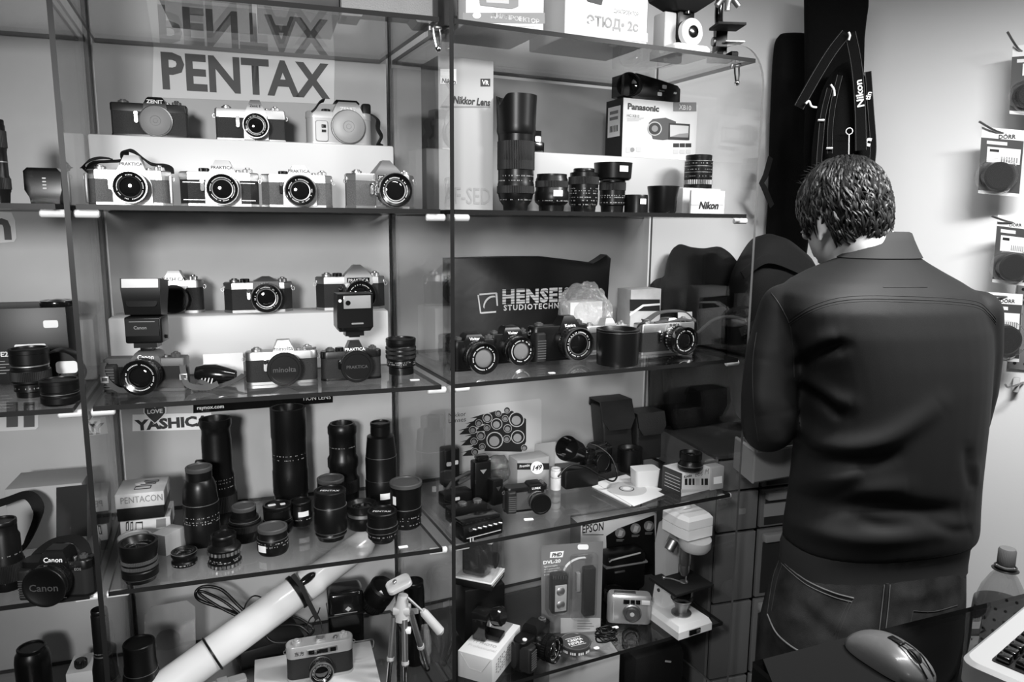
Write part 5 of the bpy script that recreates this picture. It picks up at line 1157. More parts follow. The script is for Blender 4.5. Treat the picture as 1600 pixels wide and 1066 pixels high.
# long white carton with flash
P = onz(772, 1072, z4); P = wp(742, 1082, 'R', .03); P.z = z4
s_ = mpp(P); w = 60*s_
t = thing('carton', 'long white carton with hand-lettered top and punched side, pointing towards the viewer', 'box', P, R(-24)); h = zat(1024, P.x, P.y)-z4
Ld = .145
b = MB(); b.box((0,Ld/2,h/2), (w,Ld,h), .001); bx = b.build('box', CARD, t)
for q in range(12):
    for r_ in range(6):
        if (q*7+r_*3) % 5: 
            b = MB(); b.box((w/2+.0004,.02+.0095*q,h*(.25+.1*r_)), (.0006,.005,.0028)); b.build('print', GINK, bx, 0)
me = letter(bx, 'TT PHOTO', (0,.045,h+.0004), w=w*.7, m=GINK, M=Mx.Identity(4)); letter(bx, 'Professional', (.002,.030,h+.0004), w=w*.8, m=LGREY, M=Mx.Identity(4))
b = MB(); b.tube([(-w*.42,-.0004,h*.95),(-w*.15,-.0004,h*.45),(w*.2,-.0004,h*.42),(w*.45,-.0004,h*.95)], .0006, 4); b.build('fold_line', LGREY, bx, 0)
b = MB(); b.box((.004,.115,h+.002), (w*.5,.05,.004), .001); b.build('opening', MGREY, bx)
Pf = V(t.location)+Mx.Rotation(R(-24),3,'Z') @ V((-.004,.062,h+.0008))
t = thing('flash_gun', 'small glossy black flash gun standing on the long white carton', 'flash', Pf, R(-24)); hh = zat(946, Pf.x, Pf.y)-Pf.z; sw = 36*mpp(Pf)
b = MB(); b.box((-sw*.25,0,hh*.40), (sw*.62,.026,hh*.80), .003); b.build('body', BLKG, t)
b = MB(); b.box((-sw*.2,.0,hh*.72), (sw*.75,.034,hh*.2), .003); b.build('head', BLK, t)
b = MB(); b.lathe([(.019,0),(.021,.004),(.021,.02),(.017,.024),(0,.024)], 28, T(sw*.25,.01,hh*.66) @ rot(78,'Y')); b.build('reflector_ring', BLKG, t)
b = MB(); b.box((sw*.25,.012,hh*.10), (sw*.8,.03,hh*.16), .002); b.build('foot', BLK, t)
# black camera, tin, tags, cord
t, k = slr('black camera with white button, facing away beside the round tin', 812, 872, 1032, z4, 'R', None, name='digital_camera', dyaw=32, plate=BLK, lea=BLK, h=66, ph=16, pw=46, pt='round', W=118, timer=False, dials='R', lz=34, lx=6, lens=CAM(29, 40), grip=True, lug=False)
b = MB(k); b.cyl((-44,-8,66), 5, 3, None, 16, .6); b.build('release_button', WHT, t)
P = onz(899, 1012, z4); r_ = 24*mpp(P)
t = thing('cream_tin', 'round flat cream tin with white lettering on dark lid', 'tin', P, R(8))
hh = .016
b = MB(); b.lathe([(r_*.96,0),(r_,.001),(r_,hh*.55),(r_*.97,hh*.58)], 48); b.build('base', mat('tin_dark', .05, .3), t)
b = MB(); b.lathe([(r_*1.02,hh*.5),(r_*1.03,hh*.95),(r_*.98,hh),(r_*.93,hh),(r_*.91,hh*.93),(0,hh*.93)], 48); ld = b.build('lid', mat('tin_dark', .05, .3), t)
b = MB(); b.lathe([(r_*.97,hh*1.003),(r_*.93,hh*1.003)], 48, cap=False); b.build('rim', CHR, ld)
for s1, yy, ww in (('CREMA', .0055, 1.05),('NIVEA', -.0065, 1.05)): letter(ld, s1, (0,yy,hh*.96), w=r_*ww, h=.0095, m=WHT, M=rot(14,'Z'), bold=.03)
for yy in (-.015,.0145):
    b = MB(); b.box((0,yy,hh*.96), (r_*1.1,.0012,.0003), m=rot(14,'Z')); b.build('print_line', WHT, ld, 0)
for q in range(16):
    aa = R(-150+7.6*q); 
    if q % 4 == 3: continue
    b = MB(); b.box((0,0,0), (.0008,.003,.006), m=T(r_*1.0*math.cos(aa), r_*1.0*math.sin(aa), hh*.30) @ Mx.Rotation(aa,4,'Z')); b.build('print', WHT, t.children[0], 0)
for lab, px, py, w_ in (('loose white tag at the shelf edge between tin and coiled cord', 932, 1013, .013), ('loose oval white tag under the silver compact camera', 961, 981, .018)):
    P = onz(px, py, z4); b = MB(); b.prism(rrect(w_,.010,.004), 0, .0008, rot(25,'Z')); tag(b.build('price_tag', PAPER, None, 0, loc=P), lab, 'price tag')
pts = []
for q in range(60):
    aa = q*.75; pts.append((onz(947,1003,z4)+V((math.cos(aa)*.020*(1+.3*math.sin(q*1.7)), math.sin(aa)*.014, .004+.0005*q+.003*math.sin(q*2.1)))))
cable('small heap of coiled black cord beside the silver compact camera', pts+[wp(936,985,'R',.08), wp(934,972,'R',.085), wp(940,968,'R',.08)], .0019)
# compact camera
P, u, v, w, a = put(948, 1017, 976, z4, 'R', -30)
t = thing('compact_camera', 'silver compact film camera with round lens, standing before the white microscope', 'camera', P, a); hh = zat(932, P.x, P.y)-z4
b = MB(); b.loft([[(x*w,z_*.034,0) for x, z_ in ()] or [(x,y+.017,0.0) for x,y in rrect(w*.97,.030,.012)],[(x,y+.017,hh*.04) for x,y in rrect(w,.034,.014)],[(x,y+.017,hh*.9) for x,y in rrect(w,.034,.014)],[(x,y+.017,hh) for x,y in rrect(w*.94,.026,.012)]]); bd = b.build('body', mat('champagne_silver', .48, .32, .55), t)
b = MB(); b.lathe([(hh*.31,0),(hh*.31,.004),(hh*.27,.006),(hh*.25,.004),(hh*.2,.004),(hh*.18,.009),(hh*.10,.009),(0,.008)], 36, T(w*.06,0,hh*.42) @ FRONT); ln = b.build('lens', CHRD, bd)
b = MB(); b.lathe([(hh*.1,.0085),(0,.0095)], 20, T(w*.06,0,hh*.42) @ FRONT, cap=False); b.build('front_glass', LGREY, ln)
for x0, x1, m_ in ((-.14,.0,BLKG),(.02,.12,BLKG),(.14,.24,BLKG),(.27,.46,GLAF)):
    b = MB(); b.box(((x0+x1)/2*w,-.0005,hh*.80), ((x1-x0)*w,.002,hh*.15), .0006); b.build('front_window', m_, bd)
b = MB(); b.box((-w*.1,.017,hh*1.0), (w*.5,.014,.005), .002); b.build('top_dial', CHRD, t)
b = MB(); b.box((-w*.36,-.001,hh*.45), (w*.01,.002,hh*.7)); b.build('trim_line', LGREY, bd)
# zip case behind
t, bx, w, h = heap_box('zip_case', 'black zipped camera case with pale rim, standing behind the compact camera', 'case', 946, 1010, 940, 866, .06, -6, z=z4, dep=.19, bev=.014)
b = MB(); b.box((0,.03,h*.72), (w*1.03,.062,.006), .002); b.build('zip_band', MGREY, t); b = MB(); b.box((-w*.2,-.004,h*.6), (.030,.006,.006), .002); b.build('zip_pull', CHRD, t)
b = MB(); b.tube([(-w*.45,-.002,h*.88),(-w*.4,-.004,h*.93),(w*.3,-.004,h*1.0)], .0022, 8); b.build('rim_piping', LGREY, t)
slens('black round case partly behind the blister pack, beside the zipped case', 942, 975, 965, 915, z4, 'R', [(.9,0),(1,.1),(1,.85),(.9,1)], dep=.17, name='lens_case')
# ---------------------------------------------------------------- microscopes
def microscope_white():
    P = onz(1052, 968, z4); t = thing('microscope', 'white upright microscope with black stage on the lowest shelf', 'microscope', P, R(28))
    k = 1.0
    s_ = mpp(P); k = s_*.96   # one unit = one pixel at this distance
    ME = mat('microscope_enamel', .82, .3, coat=.3)
    b = MB(k); b.loft([[(x,y,0) for x,y in ((-34,-52),(34,-52),(34,40),(-34,40))],[(x,y,12) for x,y in ((-34,-52),(34,-52),(34,40),(-34,40))],[(x,y,20) for x,y in ((-30,-48),(30,-48),(28,36),(-28,36))]]); bs = b.build('base', ME, t, 25)
    b = MB(k); b.box((-2,-53,7), (22,2,8), .4); b.build('switch_plate', BLKG, bs)
    b = MB(k); b.box((4,-54.5,7), (7,2,5), .6); b.build('rocker_switch', DGREY, bs)
    # lower stand and arm
    b = MB(k); b.loft([[(x,y,18) for x,y in ((-18,8),(18,8),(18,34),(-18,34))],[(x,y,50) for x,y in ((-13,14),(13,14),(13,34),(-13,34))],[(x,y,62) for x,y in ((-15,8),(15,8),(15,36),(-15,36))]]); st = b.build('stand', ME, t, 25)
    b = MB(k); b.cyl((0,0,0), 3, 2, T(-13.5,22,44) @ rot(-90,'Y'), 14); b.build('pivot_screw', DGREY, st)
    arm = [(34,60),(38,120),(30,158),(8,176),(-18,176),(-18,160),(2,150),(10,134),(8,84),(8,60)]
    b = MB(k); b.prism([(y,z) for y, z in arm], -13, 13, Mx(((0,0,1,0),(1,0,0,0),(0,1,0,0),(0,0,0,1)))); b.build('arm', mat('microscope_grey', .5, .35), t, 25)
    b = MB(k); b.box((0,-14,72), (78,66,5), 1.2); sg = b.build('stage', BLKM, t)
    for sx in (-1, 1):
        b = MB(k); b.tube(smooth_path([(sx*22,2,76),(sx*16,-8,78),(sx*8,-16,76),(sx*4,-22,75.5)], 5), 1.2, 6); b.cyl((sx*22,2,74.5), 3, 4, None, 12, .6); b.build('slide_clip', CHR, sg)
    b = MB(k); b.lathe([(7,75),(6,75.6),(3,75.2),(0,75.2)], 24, T(0,-20,0)); b.build('stage_opening', CHR, sg)
    b = MB(k); b.cyl((0,-18,52), 17, 17, None, 28, 1); b.build('condenser', BLKG, t)
    b = MB(k); b.lathe([(18,66),(18,69.2)], 28, T(0,-18,0), cap=False); b.build('condenser_ring', WHT, t)
    b = MB(k); b.lathe([(16,20),(16,22),(9,24),(9,27),(12,38),(18,46),(16,46),(9,34),(0,32)], 30, T(0,-18,0)); mr = b.build('mirror_cup', CHRD, t)
    b = MB(k); b.lathe([(15,41),(0,41.5)], 28, T(0,-18,0), cap=False); b.build('mirror', POL, mr)
    # head, turret, objective, eyepiece
    b = MB(k); b.prism([(-24,-52),(24,-52),(28,-34),(28,4),(-28,4),(-28,-34)], 160, 176, None, 0); b.prism([(-24,-52),(24,-52),(28,-34),(28,4),(-28,4),(-28,-34)], 177, 196, None, 6); hd = b.build('head', ME, t, 25)
    b = MB(k); b.lathe([(0,140),(22,142),(25,148),(24,160),(0,160)], 36, T(0,-20,0) @ rot(8,'X')); tr = b.build('turret', LGREY, t)
    b = MB(k); b.lathe([(0,84),(5,86),(8,92),(8,104)], 20, T(0,-20,0)); b.lathe([(8,104),(9.5,106),(9.5,142),(0,142)], 20, T(0,-20,0)); b.build('objective', CHR, tr)
    b = MB(k); b.cyl((0,0,0), 8, 18, T(-18,-14,146) @ rot(-145,'Y'), 18, 1); b.build('objective', CHRD, tr)
    b = MB(k); b.tube([(0,-14,192),(0,-11,196),(0,-9,199)], [13,12,12], 20); b.build('eyepiece_tube', ME, t)
    b = MB(k); b.tube([(0,-9,198),(0,-7,202)], [12.5,12.5], 20); b.build('eyepiece', WHT, t)
    return t
microscope_white()
ZT0 = Zs[0]+.0048
def slender_scope():
    P = onz(1135, 88, ZT0) if False else wp(1128, 80, 'R', .045); P.z = ZT0
    t = thing('microscope', 'small all-black microscope with claw base and chrome objectives on the cabinet top', 'microscope', P, THR-R(20)); k = mpp(P)
    b = MB(k); b.prism([(-16,-22),(-6,-22),(-6,4),(8,4),(8,-22),(18,-22),(18,22),(-16,22)], 0, 10, None, 2); b.build('base', BLKG, t)
    b = MB(k); b.loft([[(x,y,z_) for x,y in ((-9,q0),(9,q0),(9,q1),(-9,q1))] for z_,q0,q1 in ((9,2,20),(40,4,16),(52,2,18))]); b.build('pillar', BLK, t, 25)
    b = MB(k); b.tube(smooth_path([(0,14,48),(0,22,70),(0,20,98),(0,6,118),(0,-8,124)], 6), 6.5, 12); b.build('arm', BLKG, t)
    b = MB(k); b.box((0,-18,46), (44,40,4), .8); b.build('stage', BLKM, t)
    b = MB(k); b.tube([(0,-14,124),(0,-14,98)], [9,9], 18); b.build('body_tube', BLK, t)
    for a_, m_ in ((0,CHR),(42,CHR),(-42,CHRD)):
        b = MB(k); b.lathe([(7,0),(7,10),(4.5,16),(4.5,26),(0,26)], 16, T(0,-14,96) @ rot(180,'X') @ rot(a_,'Y')); b.build('objective', m_, t)
    b = MB(k); b.cyl((0,0,0), 7, 4, T(-9,10,30) @ rot(-90,'Y'), 18, .8); b.build('focus_knob', CHRD, t)
    b = MB(k); b.box((12,-14,24), (30,18,2), .4, T(0,0,0)); b.build('mirror_arm', CHR, t)
    b = MB(k); b.tube([(0,-14,122),(0,-14,170)], [8,8], 18); b.build('eyepiece_tube', BLK, t)
slender_scope()
def pale_scope():
    P = wp(1062, 74, 'R', .07); P.z = ZT0
    t = thing('microscope', 'black microscope on white foot with big white focus wheel, beside the lettered carton', 'microscope', P, THR); k = mpp(P)
    b = MB(k); b.loft([[(x,y,0) for x,y in rrect(70,70,8)],[(x,y,11) for x,y in rrect(70,70,8)],[(x,y,15) for x,y in rrect(64,64,7)]]); b.build('base', WHT, t)
    b = MB(k); b.box((-22,10,40), (24,30,52), 3); b.build('stand', LGREY, t)
    b = MB(k); b.box((4,8,52), (34,34,56), 5); b.build('arm', BLK, t)
    b = MB(k); b.loft([[(x,y,68) for x,y in rrect(40,30,4)],[(x,y,84) for x,y in rrect(84,62,6)],[(x,y,92) for x,y in rrect(88,66,6)]]); b.build('stage', BLKM, t)
    b = MB(k); b.lathe([(11,0),(18,1),(20,3),(20,12),(17,14),(11,14)], 36, T(6,-10,36) @ FRONT); kn = b.build('focus_wheel', WHT, t)
    b = MB(k); b.lathe([(0,13),(9,13),(9,15.5),(6,16.5),(0,16.5)], 28, T(6,-10,36) @ FRONT); b.build('wheel_hub', BLKG, kn)
    b = MB(k); b.lathe([(5,0),(7,0),(7,18),(0,18)], 18, T(4,-8,64)); b.build('objective', BLKG, t)
    b = MB(k); b.tube([(0,0,92),(0,10,170)], [14,14], 18); b.build('body_tube', BLK, t)
pale_scope()
# cartons on the cabinet top
t, bx, w, h = carton('white carton with grey lettered band on the cabinet top, nearer the upright pane', 729, 851, 43, -60, ZT0, 'R', .15, dep=.02, m=mat('fresh_white', .86, .5))
frect(t, bx, 723, 20, 851, 37, MGREY); 
A_ = [loc(t,723,17,-.001), loc(t,851,31,-.001)]
fword(t, bx, '\u0414\u0418\u0410\u041f\u0420\u041e\u0415\u041a\u0422\u041e\u0420', 767, 843, 29, PAPER, -.0008, hpx=9, bold=.03); fpoly(t, bx, circ(745,24,5,18,1.3), PAPER, -.0008); frect(t, bx, 768, 41, 836, 42, LGREY, -.0008)
for p in ([(748,-10),(810,-6),(810,10),(800,14),(765,10),(750,8)],): fpoly(t, bx, p, MGREY, -.0008, name='print_machine')
fpoly(t, bx, [(758,-8),(795,-6),(795,6),(760,4)], LGREY, -.0012, name='print_machine')
t, bx, w, h = carton('white slide-projector carton with large grey lettering on the cabinet top, beside the microscope', 884, 1012, 66, -60, ZT0, 'R', .15, dep=.02, m=mat('fresh_white', .86, .5))
fword(t, bx, '\u042d\u0422\u042e\u0414\u2022 2\u0441', 917, 998, 38, MGREY, -.0008, hpx=20, bold=.03); fword(t, bx, '\u0414\u0418\u0410\u041f\u0420\u041e\u0415\u041a\u0422\u041e\u0420', 959, 998, 20, GINK, -.0008, hpx=8)
fpoly(t, bx, [(915,-5),(942,0),(940,8),(918,2)], INK, -.0008, name='print_machine'); frect(t, bx, 884, 52, 1012, 66, LGREY, -.0006)
b = MB(); b.box((-w/2-.0006,.075,h*.5), (.0008,.149,h*.98)); b.build('side_print', mat('carton_side', .55, .5), bx, 0)
# gear on the other cabinet top
P = wp(606, 27, 'L', .045); P.z = ZT0
t = thing('projector_case', 'hammered grey metal machine foot with an arched cut-out on the cabinet top', 'projector', P, THL); s_ = mpp(P)
HAM = mat('hammered_grey', .20, .5, bump=.6, bscale=420)
pl = [(-72,0),(-42,0),(-36,10),(40,10),(48,0),(72,0),(72,70),(-72,70)]
b = MB(); b.prism([(x*s_,y*s_) for x, y in pl], 0, .06, T(0,.06,0) @ FRONT, .002); b.build('housing', HAM, t, 25)
b = MB(); b.box((0,.03,.075), (130*s_,.055,.05), .004); b.build('top_deck', DGREY, t)
for x in (-66,62):
    b = MB(); b.box((x*s_,.03,.003), (10*s_,.05,.006), .001); b.build('foot_pad', BLK, t)
t, bx, w, h = carton('black equipment box squeezed between the grey machine and the upright pane', 708, 715, 34, -40, ZT0, 'R', .14, dep=.03, m=mat('black_carton', .005, .45))
for lab, x0, x1, d in (('dark flat case lying on the cabinet top, nearest to the slanting pane', 250, 395, .06), ('second dark flat case on the cabinet top beside the grey machine', 402, 532, .05)):
    t, bx, w, h = carton(lab, x0, x1, 12, -50, ZT0, 'L', .18, dep=d, m=mat('case_dark', .02, .5), name='equipment_case', cat='case', h=.05)
    b = MB(); b.box((0,-.002,.010), (w*.98,.003,.004)); b.build('trim_line', MGREY, t)
# metal brackets hanging from the top shelf
for lab, px, py, cab, d in (('chrome corner bracket under the cabinet top where the two cabinets meet', 683, 40, 'R', .03), ('chrome corner bracket at the rounded pane end of the cabinet top', 1152, 92, 'R', .03)):
    P = wp(px, py, cab, d); P.z = Zs[0]-.0052; s_ = .0011
    t = thing('shelf_bracket', lab, 'bracket', P, THR)
    b = MB(); b.cyl((0,0,-.004), .009, .004, None, 18, .001); b.cyl((-.014,0,-.007), .003, .007, None, 12); b.build('clamp_plate', CHR, t)
    b = MB(); b.tube([(.004,-.002,-.003),(.006,-.002,-.020),(.004,-.002,-.036),(-.002,-.002,-.034),(-.006,-.002,-.018),(-.008,-.002,-.003)], .0022, 8); b.ball((.001,-.002,-.037), .006); b.build('hook', POL, t)
# ---------------------------------------------------------------- below the lowest shelf
z5 = Zs[4]-.24
b = MB(); q = [pB+uR*.006, pC-uR*.008, pCb-uR*.008, pBb+uR*.012]; b.prism([(p.x,p.y) for p in q], z5-.02, z5); b.build('base_board', BLKM, cabR, 0)  # carries the cartons; its black stands in for the dark void here
b = MB(); qn = [pB+uR*.012+vR*.36, pC-uR*.012+vR*.36, pC-uR*.012+vR*.37, pB+uR*.012+vR*.37]; b.prism([(p.x,p.y) for p in qn], z5, Zs[4]-.012); b.build('base_back', BLKM, cabR, 0)  # black sheet added behind, darkness of the void put into its colour
b = MB(); q = [pA+uL*.012, pB-uL*.022, pBb-uL*.02, pAb+uL*.016]; b.prism([(p.x,p.y) for p in q], z5-.02, z5); b.build('base_board', BLKM, cabL, 0)
zb = z5+.0006
Pt = onplane(905, 1033, pB+vR*.05, vR)
t, bx, w, h = carton('grey carton with scrawled marker writing, below the lowest shelf', 856, 966, 1160, 1048, zb, 'R', .12, -10, dep=.05, m=CARDG, h=Pt.z-zb-.006)
letter(bx, 'KRYPTON', (w*.16,.085,h+.0004), w=w*.3, m=INK, M=rot(-58,'Z') @ Mx.Identity(4), bold=.01, shear=.3)
t, bx, w, h = carton('black soft bag in the dark below the lowest shelf, pale zip tab', 985, 1072, 1170, 1050, zb, 'R', .14, 0, dep=.05, m=FAB, name='camera_bag', cat='bag', bev=.03, h=.17)
b = MB(); b.box((-w*.2,-.002,h*.8), (.018,.002,.004), m=rot(20,'Y')); b.build('zip_tab', LGREY, t)
P = wp(832, 1090, 'R', -.02); P.z = zb
t = thing('feather_tassel', 'dark feathery tassel hanging below the lowest shelf edge, beside the scrawled carton', 'tassel', V((*wp(832, 1036, 'R', -.014).xy, Zs[4]-.010)), THR)
rnd = random.Random(4); b = MB()
for q in range(70):
    x0 = rnd.uniform(-.006,.006); L_ = rnd.uniform(.03,.085); b.tube([(x0,0,-.001),(x0*2.4+rnd.uniform(-.006,.006),rnd.uniform(-.01,.01),-L_*.5),(x0*2.0+rnd.uniform(-.01,.01),rnd.uniform(-.01,.01),-L_)], [.0012,.0016,.0004], 4)
b.build('strands', mat('dull_feather', .07, .8), t); b = MB(); b.ball((0,0,.004), .006); b.build('knot', DGREY, t)
# ---------------------------------------------------------------- drawer unit
UD = R(17); uD = V((math.cos(UD), math.sin(UD), 0)); vD = V((-uD.y, uD.x, 0))
P0 = V((.70, 1.86, 0)); dirc = ray(1152, 760); 
f0 = EYE + dirc*(1.80/dirc.y)
t = thing('drawer_cabinet', 'grey plastic drawer cabinet behind the side pane, top drawer pulled open', 'drawer cabinet', V((f0.x, f0.y, 0)), UD)
DW, DD = .46, .30
DP = mat('drawer_plastic', .20, .42); DPL = mat('drawer_pale', .36, .4); DF = clear('smoky_drawer_front', .5, .08, .8, .05, haze=.45, hv=.12)
zd = lambda py: zat(py, f0.x, f0.y)
lv = [zd(718), zd(768), zd(832), zd(942), zd(1060), zd(1175)]
b = MB(); x0, x1 = -.052, DW-.052
b.box(((x0+x1)/2, .012+DD-.004, lv[0]/2), (DW, .008, lv[0]), 0); cb = b.build('back_panel', DGREY, t)
for x in (x0-.004, x1+.004):
    b = MB(); b.box((x, DD/2+.012, lv[0]/2), (.008, DD, lv[0]), 0); b.build('side_panel', DP, t)
b = MB(); b.box(((x0+x1)/2, DD/2+.012, lv[0]+.005), (DW+.016, DD, .010), .002); b.build('top_panel', DGREY, t)
for i in range(len(lv)-1):
    zt_, zb_ = lv[i]-.004, lv[i+1]+.004; hh = zt_-zb_
    b = MB(); b.box(((x0+x1)/2, DD/2+.012, zb_-.004), (DW, DD, .006), 0); b.build('runner_shelf', BLKM, t)
    for sx, (a_, c_) in enumerate(((x0, x0+.118), (x0+.126, x0+.252), (x0+.260, x1))):
        b = MB(); b.box(((a_+c_)/2, .006, (zt_+zb_)/2), (c_-a_-.002, .012, hh), .002); dr = b.build('drawer', DP, t)
        if sx == 1:
            b = MB(); b.box(((a_+c_)/2, -.0016, (zt_+zb_)/2-hh*.06), ((c_-a_)*.80, .003, hh*.76), .001); b.build('window', mat('drawer_window', .035, .3), dr)
            b = MB(); b.box(((a_+c_)/2, -.010, zt_-min(.018,hh*.14)), ((c_-a_)*.86, .020, min(.022,hh*.2)), .004); b.build('handle', DPL, dr)
            if i == 1: b = MB(); b.box(((a_+c_)/2-.02, -.004, zb_+hh*.46), (.07,.002,hh*.34)); b.build('label', DPL, dr)
        elif i in (0, 1):
            xx = a_+.035 if sx == 2 else c_-.05
            b = MB(); b.prism(rrect(.026,.016,.004), 0, .001, T(xx,-.0002,(zt_+zb_)/2) @ FRONT); b.build('label', DPL, dr, 0)
# the open drawer on top
q0, q1, q2 = onz(1097, 645, lv[0]+.085), onz(1181, 706, lv[0]+.085), onz(1262, 694, lv[0]+.085)
td = thing('open_tray', 'pale open plastic tray in front of the man, under his bent elbow', 'tray', V((q1.x, q1.y, lv[0]+.0105)), 0)
o_ = V(td.location); a1, a2 = (q0-q1).normalized()*.11, (q2-q1); a1.z = a2.z = 0; a2 = a2.normalized()*.27
hh = .072
def plate4(p, d, hgt, name, m, th=.004):
    n = V((-d.y, d.x, 0)).normalized()*th; b = MB(); b.prism([(x.x,x.y) for x in (p, p+d, p+d+n, p+n)], 0, hgt); return b.build(name, m, td, 0)
plate4(V((0,0,0)), a1, hh, 'side_wall', DPL); plate4(a2, a1, hh, 'side_wall', DPL); plate4(V((0,0,0)), a2, hh, 'front_wall', DPL); plate4(a1, a2, hh, 'back_wall', DPL)
b = MB(); b.prism([(x.x,x.y) for x in (V((0,0,0)), a2, a2+a1, a1)], 0, .003); b.build('bottom', DGREY, td, 0)
for p, d in ((V((0,0,0)), a1), (V((0,0,0)), a2)):
    b = MB(); b.tube([p+V((0,0,hh+.002)), p+d+V((0,0,hh+.002))], .004, 8); b.build('rim', LGREY, td)
# ---------------------------------------------------------------- black bags behind the pane and on the wall
def blob(name, label, cat, pix, Yd, thick, m=FAB, bev=.03, part='bag_body', rz=0, pl=None, zmin=-9):
    """soft bag: outline at a distance, rounded thickness"""
    n_ = V((-math.sin(rz), math.cos(rz), 0)); C0 = pl or onY(*pix[0], Yd)
    pts3 = [onplane(x, y, C0, n_) for x, y in pix]
    for p in pts3: p.z = max(p.z, zmin)
    base = V((sum(p.x for p in pts3)/len(pts3), sum(p.y for p in pts3)/len(pts3), min(p.z for p in pts3)))
    t = thing(name, label, cat, base, rz); ux = V((math.cos(rz), math.sin(rz), 0))
    P2 = [((p-base).dot(ux), p.z-base.z) for p in pts3]
    cl = smooth_path([(x,y,0) for x,y in P2+[P2[0]]], 4)[:-1]
    if zmin > -9:
        for p in cl: p.y = max(p.y, 0)
    cx = sum(p.x for p in cl)/len(cl); cy = sum(p.y for p in cl)/len(cl)
    b = MB(); rings = []
    for f, yy in ((.55,-thick/2),(.86,-thick*.42),(.97,-thick*.25),(1,0),(.97,thick*.25),(.86,thick*.42),(.55,thick/2)):
        rings.append([(cx+(p.x-cx)*f, yy, cy+(p.y-cy)*f) for p in cl])
    b.loft(rings); return t, b.build(part, m, t, 60)
DFAB = mat('deep_black_fabric', .004, .9, spec=.1, bump=.5, bscale=300)
blob('backpack', 'slumped black bag with two humps behind the side pane, on the drawer cabinet', 'bag', [(1034,470),(1036,438),(1042,430),(1048,400),(1060,382),(1080,386),(1100,388),(1126,386),(1146,404),(1165,440),(1180,560),(1178,700),(1130,700),(1050,700),(1038,560)], 1.98, .06, DFAB, rz=THR, pl=wb0-vR*.053, zmin=lv[0]+.0112)
tb, bd = blob('backpack', 'black backpack standing behind the man at the corner', 'backpack', [(1146,470),(1152,430),(1170,392),(1190,368),(1214,368),(1240,386),(1262,410),(1280,470),(1285,560),(1270,680),(1180,680),(1150,620)], 2.13, .12, FAB, rz=THR, pl=wb0-vR*.145, zmin=lv[0]+.0112)
blob('cloth_bag', 'flat black cloth bag hung close to the wall behind the side pane', 'bag', [(1013,700),(1013,470),(1017,444),(1034,434),(1062,440),(1064,700)], 2, .018, DFAB, rz=THR, pl=wb0-vR*.0125, zmin=lv[0]+.0112)
for (x0,y0,x1,y1,x2,y2) in ((1160,430,1200,405,1256,425),(1156,520,1205,500,1270,515)):
    q3 = [onplane(x, y, wb0-vR*.212, vR) for x, y in ((x0,y0),(x1,y1),(x2,y2))]; L0 = V(tb.location); ri = Mx.Rotation(-THR,3,'Z')
    b = MB(); b.tube(smooth_path([ri @ (q-L0) for q in q3], 6), 1, flat=(.022,.004), up=(0,-1,.2)); b.build('strap', FAB, tb, 60)
cable('faint dark strap with small buckle glints behind the side pane', [onY(1090,520,1.86), onY(1115,500,1.85), onY(1140,495,1.84), onY(1165,500,1.83)], .004, name='bag_strap', cat='strap', m=FABG)
# tall hanging cases at the corner
t, bd = blob('tripod_bag', 'long narrow black padded case hanging at the wall corner', 'bag', [(1213,80),(1216,60),(1224,52),(1258,52),(1264,62),(1268,200),(1262,330),(1250,420),(1204,420),(1205,330),(1208,200)], 2.21, .055, DFAB, rz=THR, pl=wb0-vR*.04)
b = MB(); L0 = V(t.location)
pp = lambda x, y, d=0: Mx.Rotation(-THR,3,'Z') @ (onplane(x, y, wb0-vR*(.04-d), vR)-L0)
b.tube([pp(1204,246,-.05), pp(1196,275,-.06), pp(1190,286,-.06), pp(1196,298,-.06), pp(1206,322,-.05)], 1, flat=(.016,.004), up=(0,1,0)); b.build('strap', FAB, t, 60)
t, bd = blob('light_stand_bag', 'black fabric roll hanging from the ceiling down into the corner', 'bag', [(1256,-30),(1350,-30),(1350,60),(1346,160),(1330,300),(1262,300),(1258,150)], 2.10, .05, DFAB, rz=R(-8))
tb, bd = blob('backpack', 'black camera backpack hung up with lettered strap above the man', 'backpack', [(1268,330),(1272,230),(1282,160),(1296,120),(1318,98),(1338,104),(1352,150),(1360,230),(1364,290),(1356,330)], 1.98, .14, DFAB, rz=R(-10))
L0 = V(tb.location); rb = Mx.Rotation(R(10),3,'Z')
pq = lambda x, y, d=0: rb @ (onY(x, y, 1.98-.075-d)-L0)
def bstrap(pts, w, name='strap', m=DFAB, edge=True, d=.012):
    ps = smooth_path([pq(x,y,d) for x, y in pts], 6); b = MB(); b.tube(ps, 1, flat=(w,.003), up=(0,-1,0)); s = b.build(name, m, tb, 60)
    if edge:
        for sg in (-1, 1):
            qs = []
            for i, p in enumerate(ps):
                tg = (ps[min(i+1,len(ps)-1)]-ps[max(i-1,0)]).normalized(); sd = tg.cross(V((0,-1,0))).normalized(); qs.append(p+sd*sg*w*.42+V((0,-.003,0)))
            b = MB(); b.tube(qs, .0004, 4); b.build('piping', mat('piping_grey', .12, .6), s)
    return s, ps
s, ps = bstrap([(1328,52),(1336,90),(1341,130),(1344,180),(1345,235)], .028, 'neck_strap', d=.03)
c = pq(1343,146,.034); A_, B_ = pq(1345,166,.034), pq(1341,124,.034)
me = text_mesh('Nikon', (A_-B_).length, .017, .03); ang = math.atan2((B_-A_).z, (B_-A_).x)
me.transform(T(*c) @ FRONT @ Mx.Rotation(ang, 4, 'Z')); link('lettering', me, LGREY, s, 0)
bstrap([(1322,52),(1300,80),(1278,115),(1258,150),(1248,168)], .026, 'neck_strap', d=.04)
bstrap([(1296,138),(1286,180),(1281,230),(1279,262)], .014); bstrap([(1312,118),(1302,160),(1297,200),(1296,240)], .014); bstrap([(1356,112),(1360,170),(1364,230),(1360,268)], .016)
